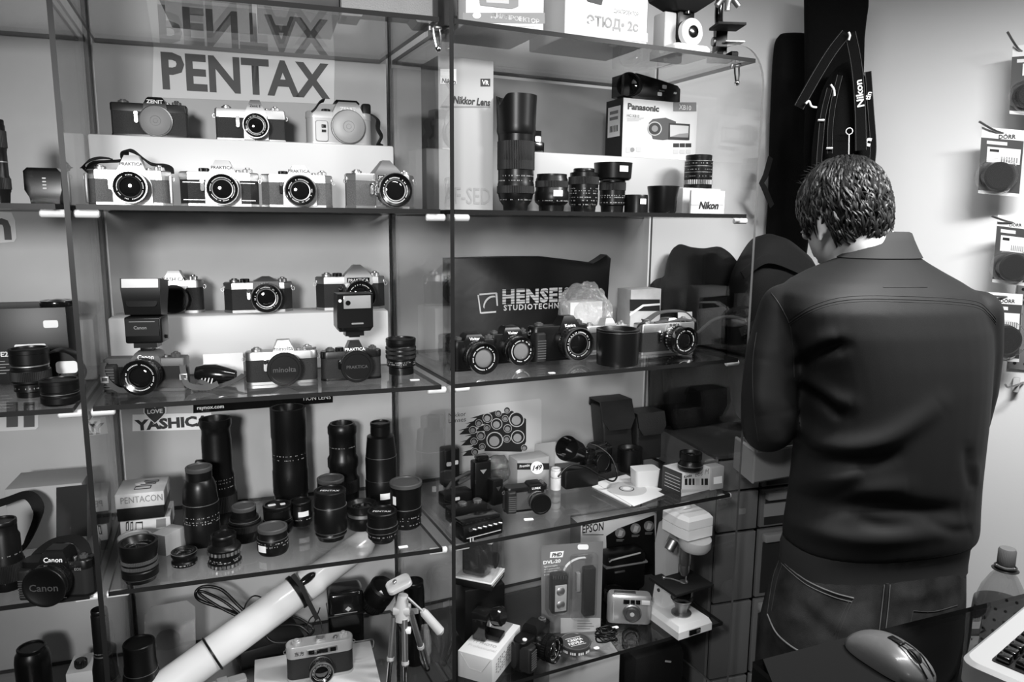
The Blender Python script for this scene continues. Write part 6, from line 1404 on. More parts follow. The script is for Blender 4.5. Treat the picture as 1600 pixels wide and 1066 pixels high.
for pts in ([(1298,132),(1303,140),(1304,150)], [(1326,50),(1328,56),(1326,63)], [(1259,162),(1264,158),(1268,166),(1276,168)]):
    b = MB(); b.tube(smooth_path([pq(x,y,.056) for x, y in pts], 5), .0026, 8); b.build('pull_loop', LINK, tb)
for x, y in ((1283,188),(1296,232)):
    c = pq(x,y,.018); b = MB(); b.box(tuple(c), (.016,.004,.006), .001); b.build('strap_buckle', CHRD, tb)
c = pq(1327,205,.03); b = MB(); b.tube([c+V((.008*math.cos(q*.7),0,.008*math.sin(q*.7))) for q in range(10)], .0014, 6); b.tube([c+V((0,0,-.008)), pq(1326,250,.03)], .0018, 6); b.build('zip_pull', CHR, tb)
for x0, y0, s_ in ((1357,150,'tin'),(1357,222,'n')):
    c = pq(x0,y0,.016); me = text_mesh(s_, .020, .012, .03); me.transform(T(*c) @ FRONT @ rot(80,'Z')); link('lettering', me, LINK, tb, 0)
# ---------------------------------------------------------------- pegboard and hanging packs
aw = AWR
def wr(px, py, off=0): return onplane(px, py, corner+nWR*off, nWR)
b = MB(); pgs = [wr(1572,316,.012), wr(1640,316,.012)]
t = thing('pegboard', 'grey perforated steel pegboard on the white wall behind the hanging packs', 'pegboard', wr(1575,575), aw)
L0 = V(t.location); ux = uWR; iw = lambda q: V(((q-L0).dot(ux), -(q-L0).dot(nWR), q.z-L0.z))
A_, B_ = iw(wr(1572,575,.0)), iw(wr(1700,150,.0)); A_ = iw(wr(1574,578)); Z1 = iw(wr(1574,60)).z
b = MB(); b.box((.15, -.006, Z1/2), (.30, .008, Z1), .001); pgb = b.build('panel', mat('peg_steel', .22, .45), t)
for r_ in range(26):
    for c_ in range(5):
        b = MB(); b.cyl((0,0,0), .0042, .001, T(.014+.024*c_, -.0101, Z1*(r_+.5)/26) @ FRONT, 12); b.build('peg_hole', BLKM, pgb, 0)
def pack(label, pix, hookpix, lens_c, lens_r, off=.10, yaw=0, cardm=DGREY, price=None, brandw=None, small=None):
    """lens-cap blister pack hanging on a wire hook"""
    hx, hy = hookpix[-1]; Pm = wr(hx, hy, off)
    tilt = THR*0+aw+R(25)+R(yaw); u_ = V((math.cos(tilt), math.sin(tilt), 0)); v_ = V((-u_.y, u_.x, 0))
    t = thing('hanging_pack', label, 'blister pack', Pm, tilt)
    lc = lambda x, y, o=0: (lambda q: V((q.dot(u_), q.dot(v_), q.z)))(onplane(x, y, Pm+v_*o, v_)-Pm)
    pp_ = lambda par, px_, m_, o, name='print', th=.0003: flatpoly(par, [(lc(x,y,o).x, lc(x,y,o).z) for x, y in px_], (0,o,0), m_, FRONT, name, th)
    (x0,y0),(x1,y1),(x2,y2),(x3,y3) = pix          # top left, top right, bottom right, bottom left
    L2 = lambda f, g: (x0+(x1-x0)*f+(x3-x0)*g+(x0-x1+x2-x3)*f*g, y0+(y1-y0)*f+(y3-y0)*g+(y0-y1+y2-y3)*f*g)
    quad = lambda f0, g0, f1, g1: [L2(f0,g1), L2(f1,g1), L2(f1,g0), L2(f0,g0)]
    cdp = pp_(t, quad(0,0,1,1), WHT, 0, 'card', .001)
    pp_(cdp, quad(0,.16,1,.95), cardm, -.0013)
    pp_(cdp, quad(.14,.20,.62,.25), LINK, -.0017)
    if price is None: pp_(cdp, quad(.16,.29,.95,.52), PAPER, -.0017, 'price_label'); pp_(cdp, quad(.22,.32,.44,.36), INK, -.0021)
    if price is None:
        for q in range(7): pp_(cdp, quad(.5+.06*q,.42,.53+.06*q,.50), GINK, -.0021)
    A_, B_ = lc(*L2(.36,.11),-.0014), lc(*L2(.86,.11),-.0014); letter(cdp, 'D\u00d6RR', ((A_.x+B_.x)/2,-.0014,(A_.z+B_.z)/2), w=abs(B_.x-A_.x)*.8, m=INK, bold=.03)
    if price:
        q0 = L2(.42,.34); pp_(cdp, quad(.3,.27,1,.44), PAPER, -.0022, 'price_label'); A_ = lc(*L2(.55,.355),-.003); letter(cdp, price, (A_.x,-.0028,A_.z), w=.017, h=.012, m=INK, bold=.02, shear=.2)
    c = lc(*lens_c, -.002); r_ = lens_r*mpp(Pm)
    b = MB(); b.lathe([(r_*1.0,0),(r_*1.02,.004),(r_*.98,.022),(r_*.86,.026),(0,.025)], 40, T(c.x,-.0025,c.z) @ FRONT); lc_ = b.build('lens_cap', BLK, t)
    b = MB(); b.lathe([(r_*1.32,0),(r_*1.30,.020),(r_*1.12,.032),(0,.034)], 40, T(c.x,-.0016,c.z) @ FRONT); b.build('blister', BLIS, t)
    # wire hook from the wall
    hk = thing('wall_hook', label_hook(label), 'hook', wr(*hookpix[0], .004), 0); H0 = V(hk.location)
    pw_ = [wr(hookpix[0][0]+14, hookpix[0][1]+4, .002)-H0]+[wr(hx, hy, off)-H0, wr(hookpix[1][0], hookpix[1][1], off+.045)-H0]
    b = MB(); b.tube(smooth_path(pw_, 5), .0028, 10); b.build('wire', CHRD, hk)
    return t
HOOKL = iter(['wire hook carrying the topmost pack, beside the 25 price','wire hook carrying the second pack down the pegboard','wire hook carrying the third pack down the pegboard','wire hook carrying the lowest pack, tip at the jacket shoulder'])
def label_hook(_): return next(HOOKL)
pack('topmost hanging pack with a black cap and large handwritten price', [(1582,72),(1640,66),(1636,182),(1577,178)], [(1602,58),(1574,50),(1596,80)], (1601,150), 18, price='25')
pack('second hanging pack on the pegboard, black lens cap under a barcode label', [(1534,198),(1601,204),(1592,308),(1528,302)], [(1600,203),(1530,190),(1566,208)], (1555,276), 22)
pack('third hanging pack down the pegboard with a deep black rubber hood', [(1559,336),(1606,342),(1602,447),(1550,441)], [(1604,346),(1550,338),(1582,348)], (1577,417), 21)
pack('lowest hanging pack partly behind the jacket shoulder, with an adapter ring', [(1538,456),(1598,460),(1592,566),(1545,562)], [(1602,462),(1542,462),(1572,464)], (1565,530), 24, small=1)
P = wr(1585,600,.03); hk = thing('wall_hook', 'empty wire hook low on the wall beside the jacket sleeve', 'hook', P, aw); b = MB(); b.tube(smooth_path([(.02,.026,.002),(-.01,-.04,-.004),(-.02,-.06,.006)], 5), .0028, 8); b.build('wire', CHRD, hk)
b = MB(); b.box((.004,.014,-.004), (.016,.024,.04), .002); b.build('peg_clip', LGREY, hk)
# ---------------------------------------------------------------- counter, mouse, keyboard, bottle
ZC = 1.02
P = onz(1300, 1045, ZC)
qa, qb = onz(1176, 1034, ZC), onz(1640, 918, ZC)
dd = (qb-qa).normalized(); nn = V((dd.y, -dd.x, 0))
t = thing('glass_counter', 'glass counter top in front of the man, dark frame along its corner', 'counter', V((qa.x, qa.y, 0)), 0)
o_ = V((qa.x, qa.y, 0)); wd2, dp2 = .95, .62
CG = clear('smoked_counter_glass', .42, .05, .8)
m4 = [V((0,0,0)), dd*wd2, dd*wd2+nn*dp2, nn*dp2]
CG2 = clear('counter_side_glass', .85, .05, .8)
top = slab_glass([(p.x,p.y) for p in m4], ZC-.008, ZC, 'glass_top', t, GEDGE); top.data.materials[0] = CG
for a_, c_ in ((0,1),(1,2),(2,3),(3,0)):
    p, q = m4[a_], m4[c_]; e = (q-p).normalized(); n2 = V((-e.y, e.x, 0))
    if a_ == 0:
        b = MB(); b.prism([(x.x,x.y) for x in (p+e*.02, q-e*.02, q-e*.02-n2*.006, p+e*.02-n2*.006)], .0, ZC-.0085); b.build('glass_side', CG2, t, 0); continue
    b = MB(); b.prism([(x.x,x.y) for x in (p, q, q-n2*.02, p-n2*.02)], ZC-.045, ZC-.0085); b.build('frame', BLK, t, 0)
    b = MB(); b.prism([(x.x,x.y) for x in (p, q, q-n2*.006, p-n2*.006)], .0, ZC-.046); b.build('cabinet_side', mat('counter_side', .03, .4), t, 0)
b = MB(); b.prism([(p.x,p.y) for p in (V((.01,.01,0)) and [x*.97+ (dd*wd2+nn*dp2)*.015 for x in m4])], ZC-.30, ZC-.29); b.build('inner_shelf', BLKM, t, 0)
pz = [onz(x, y, ZC) for x, y in ((1192,1034),(1348,993),(1372,1006),(1415,1052),(1440,1120),(1230,1130))]
cen = sum(pz, V())/len(pz); b = MB(); b.prism([(p.x-cen.x,p.y-cen.y) for p in pz], .0006, .0036); tag(b.build('mouse_pad', mat('mouse_pad_cloth', .010, .95, spec=.08), None, 0, loc=cen), 'dark cloth mouse pad at the counter corner', 'mouse pad')
P = onz(1392, 1042, ZC); P.z = ZC+.0042
t = thing('computer_mouse', 'rounded silver-grey computer mouse on the dark pad', 'computer mouse', P, R(24)); 
rings = []
for i in range(15):
    f = i/14; y = .058-.116*f; ww = .033*math.sqrt(max(.02, 1-abs((f-.46)/.545)**3.2)); hh = .036*(max(.0,math.sin(PI*min(1,max(0,.06+.9*f))))**.55)
    rings.append([(ww*math.cos(q*PI/12), y, max(.001, hh*abs(math.sin(q*PI/12))**.8)) if q <= 12 else (ww*math.cos(q*PI/12), y, 0.0005) for q in range(24)])
b = MB(); b.loft(rings); sh = b.build('shell', mat('mouse_shell', .12, .30, .1, coat=.3), t, 60)
b = MB(); b.lathe([(.004,-.0035),(.0105,-.003),(.0115,0),(.0105,.003),(.004,.0035)], 24, T(0,-.030,.0255) @ rot(90,'Y')); b.build('scroll_wheel', RUB, t)
b = MB(); b.tube(smooth_path([(-.006,-.056,.014),(-.006,-.035,.033),(-.005,-.012,.0368)], 5), .0011, 6); b.tube(smooth_path([(.006,-.056,.014),(.006,-.035,.033),(.005,-.012,.0368)], 5), .0011, 6); b.build('button_seam', BLK, sh)
b = MB(); b.box((0,-.004,.0358), (.010,.020,.003), .0012); b.build('wheel_slot', BLKG, sh)
# keyboard: raised silver corner towards the viewer
ke = [onz(1507,1028,ZC+.035), onz(1640,918,ZC+.035)]
kd = (ke[1]-ke[0]); ang = math.atan2(kd.y, kd.x); P = ke[0].copy(); P.z = ZC
t = thing('laptop_keyboard', 'silver keyboard with black keys cut off by the picture edge on the counter', 'keyboard', P, ang)
KS = mat('keyboard_silver', .40, .4, .3)
b = MB(); b.loft([[(x,y,z_) for x,y in rrect(.40,.20,.02,5,.195,-.095)] for z_ in (.0008,.030)]+[[(x,y,.035) for x,y in rrect(.39,.19,.018,5,.195,-.095)]]); kb = b.build('case', KS, t)
b = MB(); b.prism(rrect(.36,.130,.004,3,.20,-.088), .0352, .0362); b.build('key_well', BLK, t, 0)
for r_ in range(6):
    for c_ in range(17):
        b = MB(); b.box((.032+.0205*c_+.004*(r_ % 3), -.034-.0205*r_, .0405), (.0165,.0165,.008), .0018, None, 2, .86); b.build('key', BLKG, t)
# bottle on a low cupboard behind the counter
P = onY(1556, 1010, 1.60)
zbt = zat(1092, P.x, P.y)
t = thing('water_bottle', 'clear plastic drink bottle with printed label and screw cap, behind the counter', 'bottle', V((P.x,P.y,zbt)), 0); s_ = mpp(P)
hb = zat(857, P.x, P.y)-zbt; rb_ = 37*s_
b = MB(); b.lathe([(rb_*.8,0),(rb_*.95,hb*.03),(rb_*.95,hb*.30),(rb_*.92,hb*.32),(rb_*.95,hb*.34),(rb_,hb*.56),(rb_*.97,hb*.64),(rb_*.78,hb*.74),(rb_*.5,hb*.82),(rb_*.30,hb*.86),(rb_*.28,hb*.91)], 40); b.build('bottle_body', clear('bottle_plastic', .80, .10, .9, .03, haze=.05, hv=.4), t)
b = MB(); b.lathe([(rb_*.31,hb*.895),(rb_*.33,hb*.90),(rb_*.33,hb*.985),(rb_*.29,hb),(0,hb)], 8, None, teeth=34, td=rb_*.012); b.build('screw_cap', mat('cap_grey', .16, .4), t)
b = MB(); b.lathe([(rb_*.5,hb*.865),(rb_*.42,hb*.872),(rb_*.42,hb*.885),(rb_*.36,hb*.89)], 32, cap=False); b.build('neck_ring', BLK, t)
b = MB(); b.lathe([(rb_*1.01,hb*.26),(rb_*1.03,hb*.56),(rb_*1.0,hb*.65)], 40, cap=False); lb = b.build('label', clear('bottle_label', .5, .04, .3, .3, haze=.62, hv=.26), t)
a_c = -PI/2-math.atan2(P.x, P.y)
for row, (s_t, hh) in enumerate((('SZU','.60'),('LMAZ','.50'))):
    n = len(s_t)
    for i, ch in enumerate(s_t):
        aa = a_c+R(-58+30*i); me = text_mesh(ch, .013, .022, .03); me.transform(T(rb_*1.035*math.cos(aa), rb_*1.035*math.sin(aa), hb*float(hh)) @ Mx.Rotation(aa+PI/2,4,'Z') @ FRONT); link('lettering', me, INK, lb, 0)
b = MB(); rw = V((P.x,P.y,0)); sd = thing('low_cupboard', 'low dark cupboard under the drink bottle, behind the counter', 'cupboard', V((P.x+.06,P.y-.02,0)), aw+R(0)); b.box((.05,-.0,zbt/2-.001), (.30,.16,zbt-.002), .003); b.build('body', mat('cupboard_dark', .10, .5), sd)
crumple('plastic_bag', 'pale crumpled plastic bag beside the drink bottle, behind the counter', 'plastic bag', V((P.x-.082,P.y-.005,zbt+.001)), (.022,.03,.05), mat('milky_bag', .28, .35, coat=.5), 31, 3)
# ---------------------------------------------------------------- the man
import numpy as np
YM = 1.52
def solid(mb, voxel, smooth=6, fac=.5):
    """weld overlapping closed forms into one continuous surface"""
    bmesh.ops.recalc_face_normals(mb.bm, faces=mb.bm.faces)
    me = bpy.data.meshes.new('s'); mb.bm.to_mesh(me); mb.bm.free()
    o = bpy.data.objects.new('s', me); COL.objects.link(o)
    r_ = o.modifiers.new('r', 'REMESH'); r_.mode = 'VOXEL'; r_.voxel_size = voxel
    if smooth: s_ = o.modifiers.new('s', 'SMOOTH'); s_.iterations = smooth; s_.factor = fac
    dg = bpy.context.evaluated_depsgraph_get(); out = bpy.data.meshes.new_from_object(o.evaluated_get(dg))
    bpy.data.objects.remove(o); bpy.data.meshes.remove(me); return out
PSI = R(14)
cps, sps = math.cos(PSI), math.sin(PSI)
def mp(px, py, off=0):
    """point at a pixel on the man's upright middle plane, pushed away by off"""
    p = onY(px, py, YM); return V((p.x*(1+off/YM), YM+off, p.z+(p.z-CAMZ)*off/YM))
def ring(py, l, r, b, off=0, n=40, ex=2.5, sc_=1.0):
    pl, pr = mp(l, py, off), mp(r, py, off); c = (pl+pr)/2; a = (pr.x-pl.x)/2*sc_; b = b*sc_
    a = math.sqrt(max(1e-6, a*a-(b*sps)**2))/cps
    out = []
    for i in range(n):
        t = 2*PI*i/n; ct, st = math.cos(t), math.sin(t)
        x = a*math.copysign(abs(ct)**(2/ex), ct); y = b*math.copysign(abs(st)**(2/ex), st)
        out.append(V((c.x+x*cps-y*sps, c.y+x*sps+y*cps, c.z)))
    return out
TOR = [(396,1326,1424,.056,.035),(408,1300,1442,.070,.03),(422,1262,1468,.086,.024),(438,1230,1500,.100,.016),(456,1212,1530,.112,.008),(480,1207,1546,.122,.002),(515,1214,1550,.128,0),(560,1232,1546,.130,0),(600,1240,1543,.130,0),
       (650,1243,1539,.128,0),(700,1241,1534,.126,0),(750,1235,1530,.124,0),(790,1229,1528,.124,0),(822,1224,1527,.126,0),(840,1222,1524,.122,0)]
HIP = [(850,1226,1506,.112,0),(890,1212,1506,.122,-.004),(930,1198,1504,.132,-.010),(975,1188,1500,.138,-.014),(1020,1182,1497,.134,-.010),(1060,1178,1492,.126,-.004)]
sL = [mp(1226,482,.0), mp(1209,550,-.012), mp(1201,620,-.022), mp(1199,668,-.022)]; rL = [.052,.056,.056,.054]
eL = sL[-1]; wrL = eL+V((.125,.20,.055)); fL = [eL, eL.lerp(wrL,.12)+V((-.004,-.012,-.004)), eL.lerp(wrL,.5), wrL]
sR = [mp(1527,490,.0), mp(1532,550,.015), mp(1527,610,.03), mp(1513,664,.045)]; rR = [.048,.042,.040,.040]
eR = sR[-1]; wrR = eR+V((-.14,.18,.04)); fR = [eR, eR.lerp(wrR,.12), eR.lerp(wrR,.5), wrR]
hipc = [(p.x, p.y) for p in (mp(1258,1060), mp(1412,1060))]
# head frame: turned towards the shelves and bowed
HC = mp(1318, 338, .085)
HM_ = Mx.Translation(HC) @ Mx.Rotation(R(19),4,'Z') @ Mx.Rotation(R(-30),4,'X') @ Mx.Rotation(R(-4),4,'Y') @ Mx.Diagonal((.98,.98,.98,1))
def hand(b, w, d, side):
    d = d.normalized(); up = V((0,0,1)); s_ = d.cross(up).normalized()*side
    b.tube([w, w+d*.03, w+d*.085], [.026,.034,.036], 10)
    for i, (q, L_) in enumerate(((-.030,.070),(-.011,.082),(.010,.076),(.029,.060))):
        p0 = w+d*.080+s_*q; p1 = p0+d*L_*.5-up*.008; p2 = p1+d*L_*.3-up*.026; p3 = p2-up*L_*.22+d*.004
        b.tube([p0, p1, p2, p3], [.0095,.009,.0085,.007], 8)
    p0 = w+d*.030-s_*.026; b.tube([p0, p0-s_*.024+d*.030-up*.010, p0-s_*.026+d*.058-up*.026], [.013,.011,.008], 8)
b = MB()
b.loft([ring(*q[:5], sc_=.84) for q in TOR][::-1]); b.loft([ring(*q[:5], sc_=.95) for q in HIP][::-1])
for i, sx in enumerate((-1, 1)):
    hx, hy = hipc[i]; zt_ = HIP[-1][0]; ztop = mp(1330, 1000).z
    b.tube([(hx,hy,ztop),(hx,hy-.004,.78),(hx-.01*sx,hy+.01,.50),(hx-.01*sx,hy+.0,.34),(hx-.01*sx,hy-.02,.08)], [.088,.080,.055,.052,.040], 20)
    b.tube([(hx-.01*sx,hy-.05,.045),(hx,hy+.02,.05),(hx+.02*sx,hy+.16,.03)], [.04,.042,.028], 12)
for P_, rr in ((sL,rL),(sR,rR)): b.tube(P_, [q*.85 for q in rr], 16)
b.tube(fL, [.046,.046,.040,.028], 14); b.tube(fR, [.036,.038,.036,.027], 14)
hand(b, wrL, V((.10,.16,-.03)), 1); hand(b, wrR, V((-.10,.16,-.04)), -1)
nb = mp(1368, 408, .03); b.tube([nb-V((0,0,.06)), nb, nb.lerp(HC,.55)+V((0,-.012,0)), HM_ @ V((0,-.02,-.02))], [.070,.062,.058,.056], 20)
b.ball((0,-.008,.028), 1, HM_, 28, 18, (.074,.096,.088)); b.ball((0,.036,-.034), 1, HM_, 24, 14, (.060,.062,.078)); b.ball((0,.068,-.088), .026, HM_, 14, 10); b.ball((0,.020,-.07), 1, HM_, 18, 12, (.056,.06,.04))
b.tube([HM_ @ V((0,.088,.006)), HM_ @ V((0,.106,-.022)), HM_ @ V((0,.108,-.034)), HM_ @ V((0,.090,-.042))], [.008,.011,.013,.010], 10)
b.ball((0,.094,-.062), 1, HM_, 14, 8, (.024,.010,.009)); 
for sx in (-1, 1):
    b.ball((sx*.028,.083,.010), 1, HM_, 12, 8, (.022,.012,.007))
    E_ = HM_ @ T(sx*.073,-.004,-.020) @ rot(sx*-22,'Z') @ rot(10,'X')
    b.tube([E_ @ V((0,.010*math.cos(q*.5+1.1)*1.5,.030*math.sin(q*.5-.9))) for q in range(9)], .0062, 8)
    b.ball((0,-.002,.002), 1, E_, 12, 8, (.0065,.016,.029)); b.ball((0,.008,-.026), 1, E_, 10, 8, (.006,.008,.010))
me = solid(b, .0055, 5)
foot = V((mp(1335,1000).x, YM, 0)); me.transform(Mx.Translation(-foot))
SKIN = mat('skin', .50, .5); 
person = link('person', me, SKIN, None, 180, loc=foot)
tag(person, 'person in dark plain jacket and jeans seen from behind, head bowed, elbows bent', 'person')
for sx in (-1, 1):
    e = MB(); e.ball((sx*.028,.0885,.004), .0105, HM_, 14, 10); o = e.build('eye', mat('eye_white', .6, .2), person); o.data.transform(Mx.Translation(-foot))
def cloth(b, voxel, smooth, folds, name, m, fold_gain=1.0):
    me = solid(b, voxel, smooth); n = len(me.vertices)
    co = np.empty(n*3); me.vertices.foreach_get('co', co); co = co.reshape(-1,3)
    no = np.empty(n*3); me.vertex_normals.foreach_get('vector', no); no = no.reshape(-1,3)
    q = co-np.array(EYE); zz_ = q @ np.array(_f); px = CW/2+F_PX*(q @ np.array(_x))/zz_; py = CH/2-F_PX*(q @ np.array(_u))/zz_
    face = (-(q*no).sum(1)/np.linalg.norm(q, axis=1)).clip(0,1)**.5
    d_ = np.zeros(n)
    for pts, h_, w_ in folds:
        pts = [(p.x,p.y) for p in smooth_path([(x,y,0) for x,y in pts], 4)]; best = np.full(n, 1e9); tt = np.zeros(n); N_ = len(pts)-1
        for i in range(N_):
            a_, c_ = np.array(pts[i]), np.array(pts[i+1]); ab = c_-a_; t_ = (((px-a_[0])*ab[0]+(py-a_[1])*ab[1])/(ab @ ab)).clip(0,1)
            dd_ = np.hypot(px-a_[0]-t_*ab[0], py-a_[1]-t_*ab[1]); up_ = dd_ < best; best[up_] = dd_[up_]; tt[up_] = (i+t_[up_])/N_
        d_ += h_*.001*fold_gain*np.exp(-(best/w_)**2)*(np.sin(np.pi*tt.clip(.02,.98))**.45)
    co += no*(d_*face)[:,None]
    me.vertices.foreach_set('co', co.reshape(-1)); me.update(); me.transform(Mx.Translation(-foot))
    o = link(name, me, m, person, 180); return o
JAC = mat('jacket_cloth', .0145, .58, spec=.2, bump=.12, bscale=900); RIB = mat('rib_knit', .016, .8)
folds = [([(1242,585),(1272,600),(1308,624),(1332,630)],6,13),([(1246,600),(1275,622),(1306,645),(1322,650)],-6,9),([(1235,639),(1245,660),(1275,690),(1320,699),(1380,687),(1428,660),(1470,630)],9,17),([(1239,672),(1262,705),(1290,716),(1350,722),(1400,712)],-8,13),
  ([(1270,610),(1300,640),(1310,655)],-4,9),([(1236,750),(1308,747),(1350,733)],7,15),([(1240,775),(1284,780),(1335,765)],-6,11),([(1260,784),(1365,766),(1420,760)],5,15),([(1245,797),(1350,789),(1440,800),(1505,800)],-10,15),([(1228,806),(1275,830),(1350,842),(1440,836),(1516,820)],7,16),
  ([(1240,575),(1270,556),(1300,545),(1322,541)],-9,10),([(1244,560),(1275,538),(1310,525)],5,14),([(1512,700),(1516,735),(1522,765)],-6,9),([(1524,720),(1524,760)],5,8),([(1450,815),(1490,830),(1520,826)],-5,9),([(1340,812),(1380,822),(1430,820)],-5,10),([(1190,560),(1182,610),(1186,650)],4,14)]
b = MB()
b.loft([ring(*q[:5]) for q in TOR][::-1])
hem = [(838,1223,1520,.121,0),(848,1219,1514,.118,0),(872,1217,1511,.116,-.002),(884,1216,1510,.117,-.002)]
for P_, rr in ((sL,rL),(sR,rR)): b.tube(P_, rr, 20); b.ball(tuple(P_[0]), rr[0], None, 16, 10); b.ball(tuple(P_[-1]), rr[-1]*.98, None, 16, 10)
b.tube(fL, [.054,.054,.048,.037], 18); b.tube(fR, [.040,.042,.042,.034], 18)
jk = cloth(b, .0058, 9, folds, 'jacket', JAC, 1.6)
b = MB(); b.loft([ring(*q[:5]) for q in hem][::-1]); b.loft([ring(*q[:5], sc_=.95) for q in hem]); o = b.build('jacket_hem', RIB, jk, 60); o.data.transform(Mx.Translation(-foot))
b = MB(); b.loft([ring(402,1310,1436,.066,.032),ring(392,1318,1430,.062,.036),ring(376,1328,1422,.058,.042),ring(364,1336,1416,.056,.048),ring(362,1340,1412,.052,.048),ring(376,1336,1414,.050,.042)], cap=False); o = b.build('collar', RIB, jk, 60); o.data.transform(Mx.Translation(-foot))
DEN = mat('denim', .026, spec=.12, rough=.85, bump=.35, bscale=700, var=.55, vscale=16)
b = MB(); b.loft([ring(*q[:5]) for q in HIP][::-1])
for i, sx in enumerate((-1, 1)):
    hx, hy = hipc[i]; ztop = mp(1330, 1000).z
    b.tube([(hx,hy,ztop),(hx,hy-.004,.78),(hx-.01*sx,hy+.01,.50),(hx-.01*sx,hy+.0,.34),(hx-.01*sx,hy-.02,.07)], [.098,.092,.070,.068,.072], 24)
jfold = [([(1225,905),(1250,935),(1290,965),(1330,985)],5,16),([(1240,930),(1270,965),(1310,1000)],-4,12),([(1400,935),(1440,930),(1490,915)],5,12),([(1400,960),(1430,985),(1450,1040)],-5,14),([(1345,940),(1350,980),(1330,1030)],4,14),([(1384,925),(1380,990),(1370,1060)],-7,12)]
jn = cloth(b, .006, 5, jfold, 'jeans', DEN)
def bvh_of(o): 
    return BVHTree.FromPolygons([v_.co+foot for v_ in o.data.vertices], [tuple(p.vertices) for p in o.data.polygons])
def seams(o, items, name, m, par):
    tree = bvh_of(o)
    for pts, r_, lift in items:
        path = []
        for p in smooth_path([(x,y,0) for x,y in pts], 6):
            h_ = tree.ray_cast(EYE, ray(p.x, p.y))
            if h_[0] is not None: path.append(h_[0]-ray(p.x,p.y)*lift-foot)
        if len(path) > 2: b = MB(); b.tube(path, r_, 6); b.build(name, m, par, 60)
ST = mat('seam_thread', .010, .7); STJ = mat('jean_stitch', .13, .8); SEAMD = mat('seam_dark', .02, .7)
yk = [(1233,505),(1264,485),(1307,471),(1357,467),(1406,468),(1468,470),(1524,476),(1545,490),(1556,503)]
seams(jk, [(yk,.0012,.0002),([(x,y-5) for x,y in yk],.0008,.0004),([(x,y+4) for x,y in yk],.0009,-.0001),([(1205,458),(1218,476),(1233,505),(1237,527),(1240,560),(1241,590)],.0011,.0),([(1182,520),(1176,570),(1178,640),(1185,690)],.0009,0),
  ([(1364,404),(1395,401),(1425,404)],.0009,.0003),([(1380,449),(1415,449),(1449,449)],.0008,.0003),([(1312,401),(1340,396),(1370,394),(1405,395),(1432,400)],.0016,.0008)], 'seam', ST, jk)
seams(jn, [([(1219,872),(1232,886),(1261,908),(1301,926),(1334,935)],.0017,.0012),([(1221,880),(1234,893),(1262,915),(1302,933),(1331,941)],.0009,.0008),([(1199,960),(1215,992),(1249,1018),(1280,1024)],.0020,.0012)], 'pocket_edge', STJ, jn)
seams(jn, [([(1334,936),(1324,957),(1310,992),(1304,1015)],.0010,.0008),([(1328,938),(1318,957),(1304,990)],.0008,.0008),([(1217,876),(1207,906),(1199,958)],.0010,.0008),([(1222,882),(1213,910),(1205,955)],.0007,.0008),([(1427,955),(1459,956),(1496,946)],.0009,.0008),([(1427,955),(1420,985),(1414,1010)],.0008,.0006)], 'stitching', mat('stitch_dark', .03, .8), jn)
seams(jn, [([(1386,912),(1383,945),(1379,985)],.0040,.0004)], 'belt_loop', DEN, jn); seams(jn, [([(1382,914),(1378,950),(1374,985)],.0008,.003),([(1391,914),(1388,950),(1384,985)],.0008,.003)], 'stitching', STJ, jn)
for i, sx in enumerate((-1, 1)):
    hx, hy = hipc[i]; b = MB(); b.loft([[(x+hx+.008*sx, y+hy+.035, z_) for x, y in rrect(w_, l_, w_*.45)] for z_, w_, l_ in ((.001,.092,.27),(.028,.098,.275),(.06,.088,.24),(.085,.08,.14))]); o = b.build('shoe', BLK, person); o.data.transform(Mx.Translation(-foot))
# hair: a close cap with many tapered locks combed from the crown
rnd = random.Random(12)
HR = mat('dark_hair', .010, .46, spec=.4)
def scalp(th, ph, k=1.0):
    return V((.078*k*math.sin(th)*math.cos(ph), -.010+.100*k*math.sin(th)*math.sin(ph), .028+(.093 if math.cos(th) > 0 else .135)*k*math.cos(th)))
def covered(p):
    # local: y forward, z up; leave face, ears and the nape free
    if p.y > .058 and p.z < .066: return False
    if p.y > -.022 and p.z < .012-.25*max(0,p.y): return False
    return p.z > (-.050 if p.y > -.025 else -.052-.052*min(1, max(0, (p.x+.035)/.05)))
b = MB(); bm_pts = []
b.ball((0,-.010,.030), 1, HM_, 40, 28, (.0775,.0995,.0925))
b.bm.verts.ensure_lookup_table(); inv = HM_.inverted()
for v_ in b.bm.verts:
    q_ = inv @ v_.co
    if q_.z < .03: q_.z = .03+(q_.z-.03)*1.42; v_.co = HM_ @ q_
kill = [v_ for v_ in b.bm.verts if not covered(inv @ v_.co)]; bmesh.ops.delete(b.bm, geom=kill, context='VERTS')
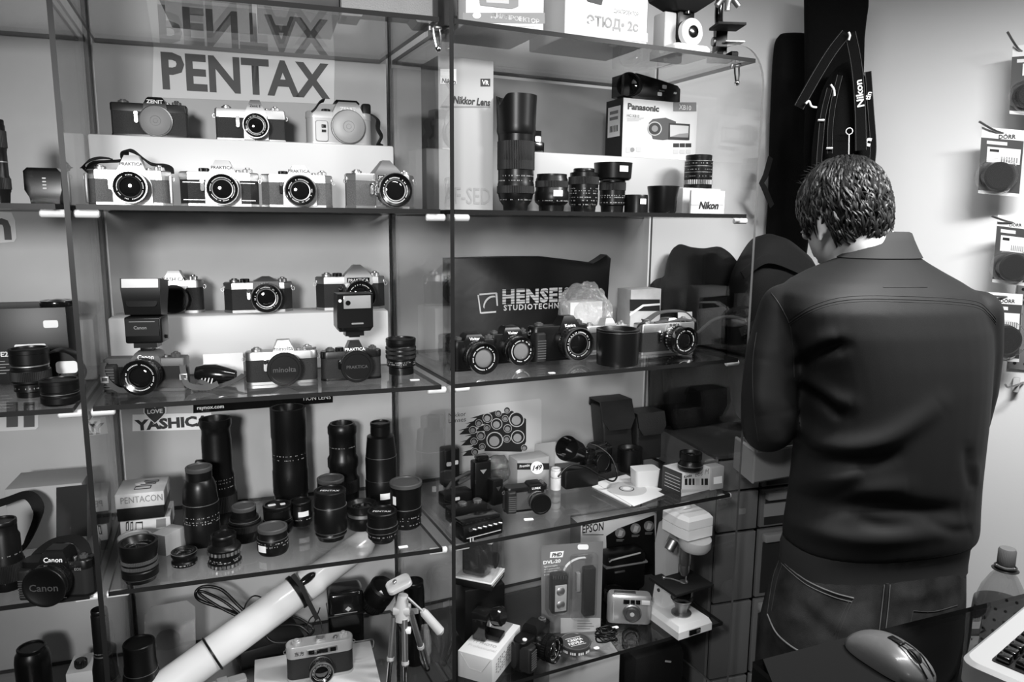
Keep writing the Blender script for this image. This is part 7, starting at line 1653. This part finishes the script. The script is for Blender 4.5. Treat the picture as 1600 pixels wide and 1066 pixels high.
for q in range(2400):
    th = math.acos(rnd.uniform(-.93, 1)); ph = rnd.uniform(0, 2*PI); p = scalp(th, ph)
    if not covered(p): continue
    crown = V((.012,-.045,.118)); nrm_ = V((p.x/.0061, (p.y+.01)/.01, (p.z-.028)/.0086)).normalized()
    dr = p-crown; dr = dr-nrm_*dr.dot(nrm_); dr = dr.normalized() if dr.length > 1e-4 else V((1,0,0))
    dr = (dr+V((rnd.uniform(-.55,.55),rnd.uniform(-.4,.4),rnd.uniform(-.3,.3)))).normalized()
    L_ = rnd.uniform(.028,.050)*(1.35 if p.z > .07 else 1); path = []; wv = rnd.uniform(-.006,.006); sd = dr.cross(nrm_)
    for i in range(6):
        f = i/5; x = p+dr*L_*f+sd*wv*math.sin(f*4); th2 = x-V((0,-.010,.028)); k_ = math.sqrt((th2.x/.078)**2+(th2.y/.1)**2+(th2.z/(.093 if th2.z > 0 else .135))**2)
        x = V((0,-.010,.028))+th2/k_*(1.0+.055*math.sin(PI*min(1,f*1.15+.1))+.02*rnd.random()); path.append(HM_ @ x)
    r0_ = rnd.uniform(.0016,.0032); b.tube(path, [r0_*.7,r0_,r0_,r0_*.85,r0_*.55,r0_*.1], 5)
for q in range(60):     # stray ends over the crown and fringe
    ph = rnd.uniform(.3, 2.9); p = scalp(rnd.uniform(.0,.7), ph); d = V((rnd.uniform(-1,1), rnd.uniform(-.2,1), rnd.uniform(.2,.9))).normalized()
    b.tube([HM_ @ (p+d*.03*i/3+V((0,0,-.006*(i/3)**2))) for i in range(4)], [.0014,.0012,.0009,.0002], 4)
o = b.build('hair', HR, person, 60); o.data.transform(Mx.Translation(-foot))
# ---------------------------------------------------------------- repeats of one kind carry a group phrase
GROUPS = {'film_camera': 'film cameras on the glass shelves', 'digital_camera': 'black digital cameras on the shelves', 'compact_camera': 'small compact cameras on the lowest shelves', 'flash_gun': 'flash guns in the cabinets',
          'lens_hood': 'loose lens hoods in the cabinet', 'lens_pouch': 'black pouches on the shelves', 'carton': 'cartons in and on the cabinets', 'display_riser': 'pale display risers', 'display_cabinet': 'glass display cabinets',
          'microscope': 'microscopes', 'sticker': 'stickers on the back boards', 'price_tag': 'loose white price tags', 'cable': 'loose cables and cords', 'plastic_bag': 'clear plastic bags', 'hanging_pack': 'packs hanging by the pegboard',
          'wall_hook': 'wire hooks on the wall', 'backpack': 'black backpacks by the wall', 'motor_drive': 'motor drives heaped on the third shelf', 'battery_charger': 'battery chargers', 'leaflet': 'leaflets leaning on the board',
          'shelf_bracket': 'chrome shelf brackets', 'equipment_case': 'dark flat equipment cases', 'camera_strap': 'loose camera straps'}
stem_ = lambda o: o.name.rsplit('.', 1)[0] if o.name[-3:].isdigit() and o.name[-4] == '.' else o.name
for o in [q for q in bpy.data.objects if q.parent is None and q.get('label')]:
    s_ = stem_(o)
    if s_ == 'camera_lens':
        zz_ = o.location.z
        o['group'] = 'lenses standing on the third shelf' if abs(zz_-z3) < .05 else 'lenses on the upper shelf' if abs(zz_-z1) < .05 else 'lenses on the middle shelf' if abs(zz_-z2) < .05 else 'lenses on the lowest shelf'
    elif s_ in GROUPS: o['group'] = GROUPS[s_]
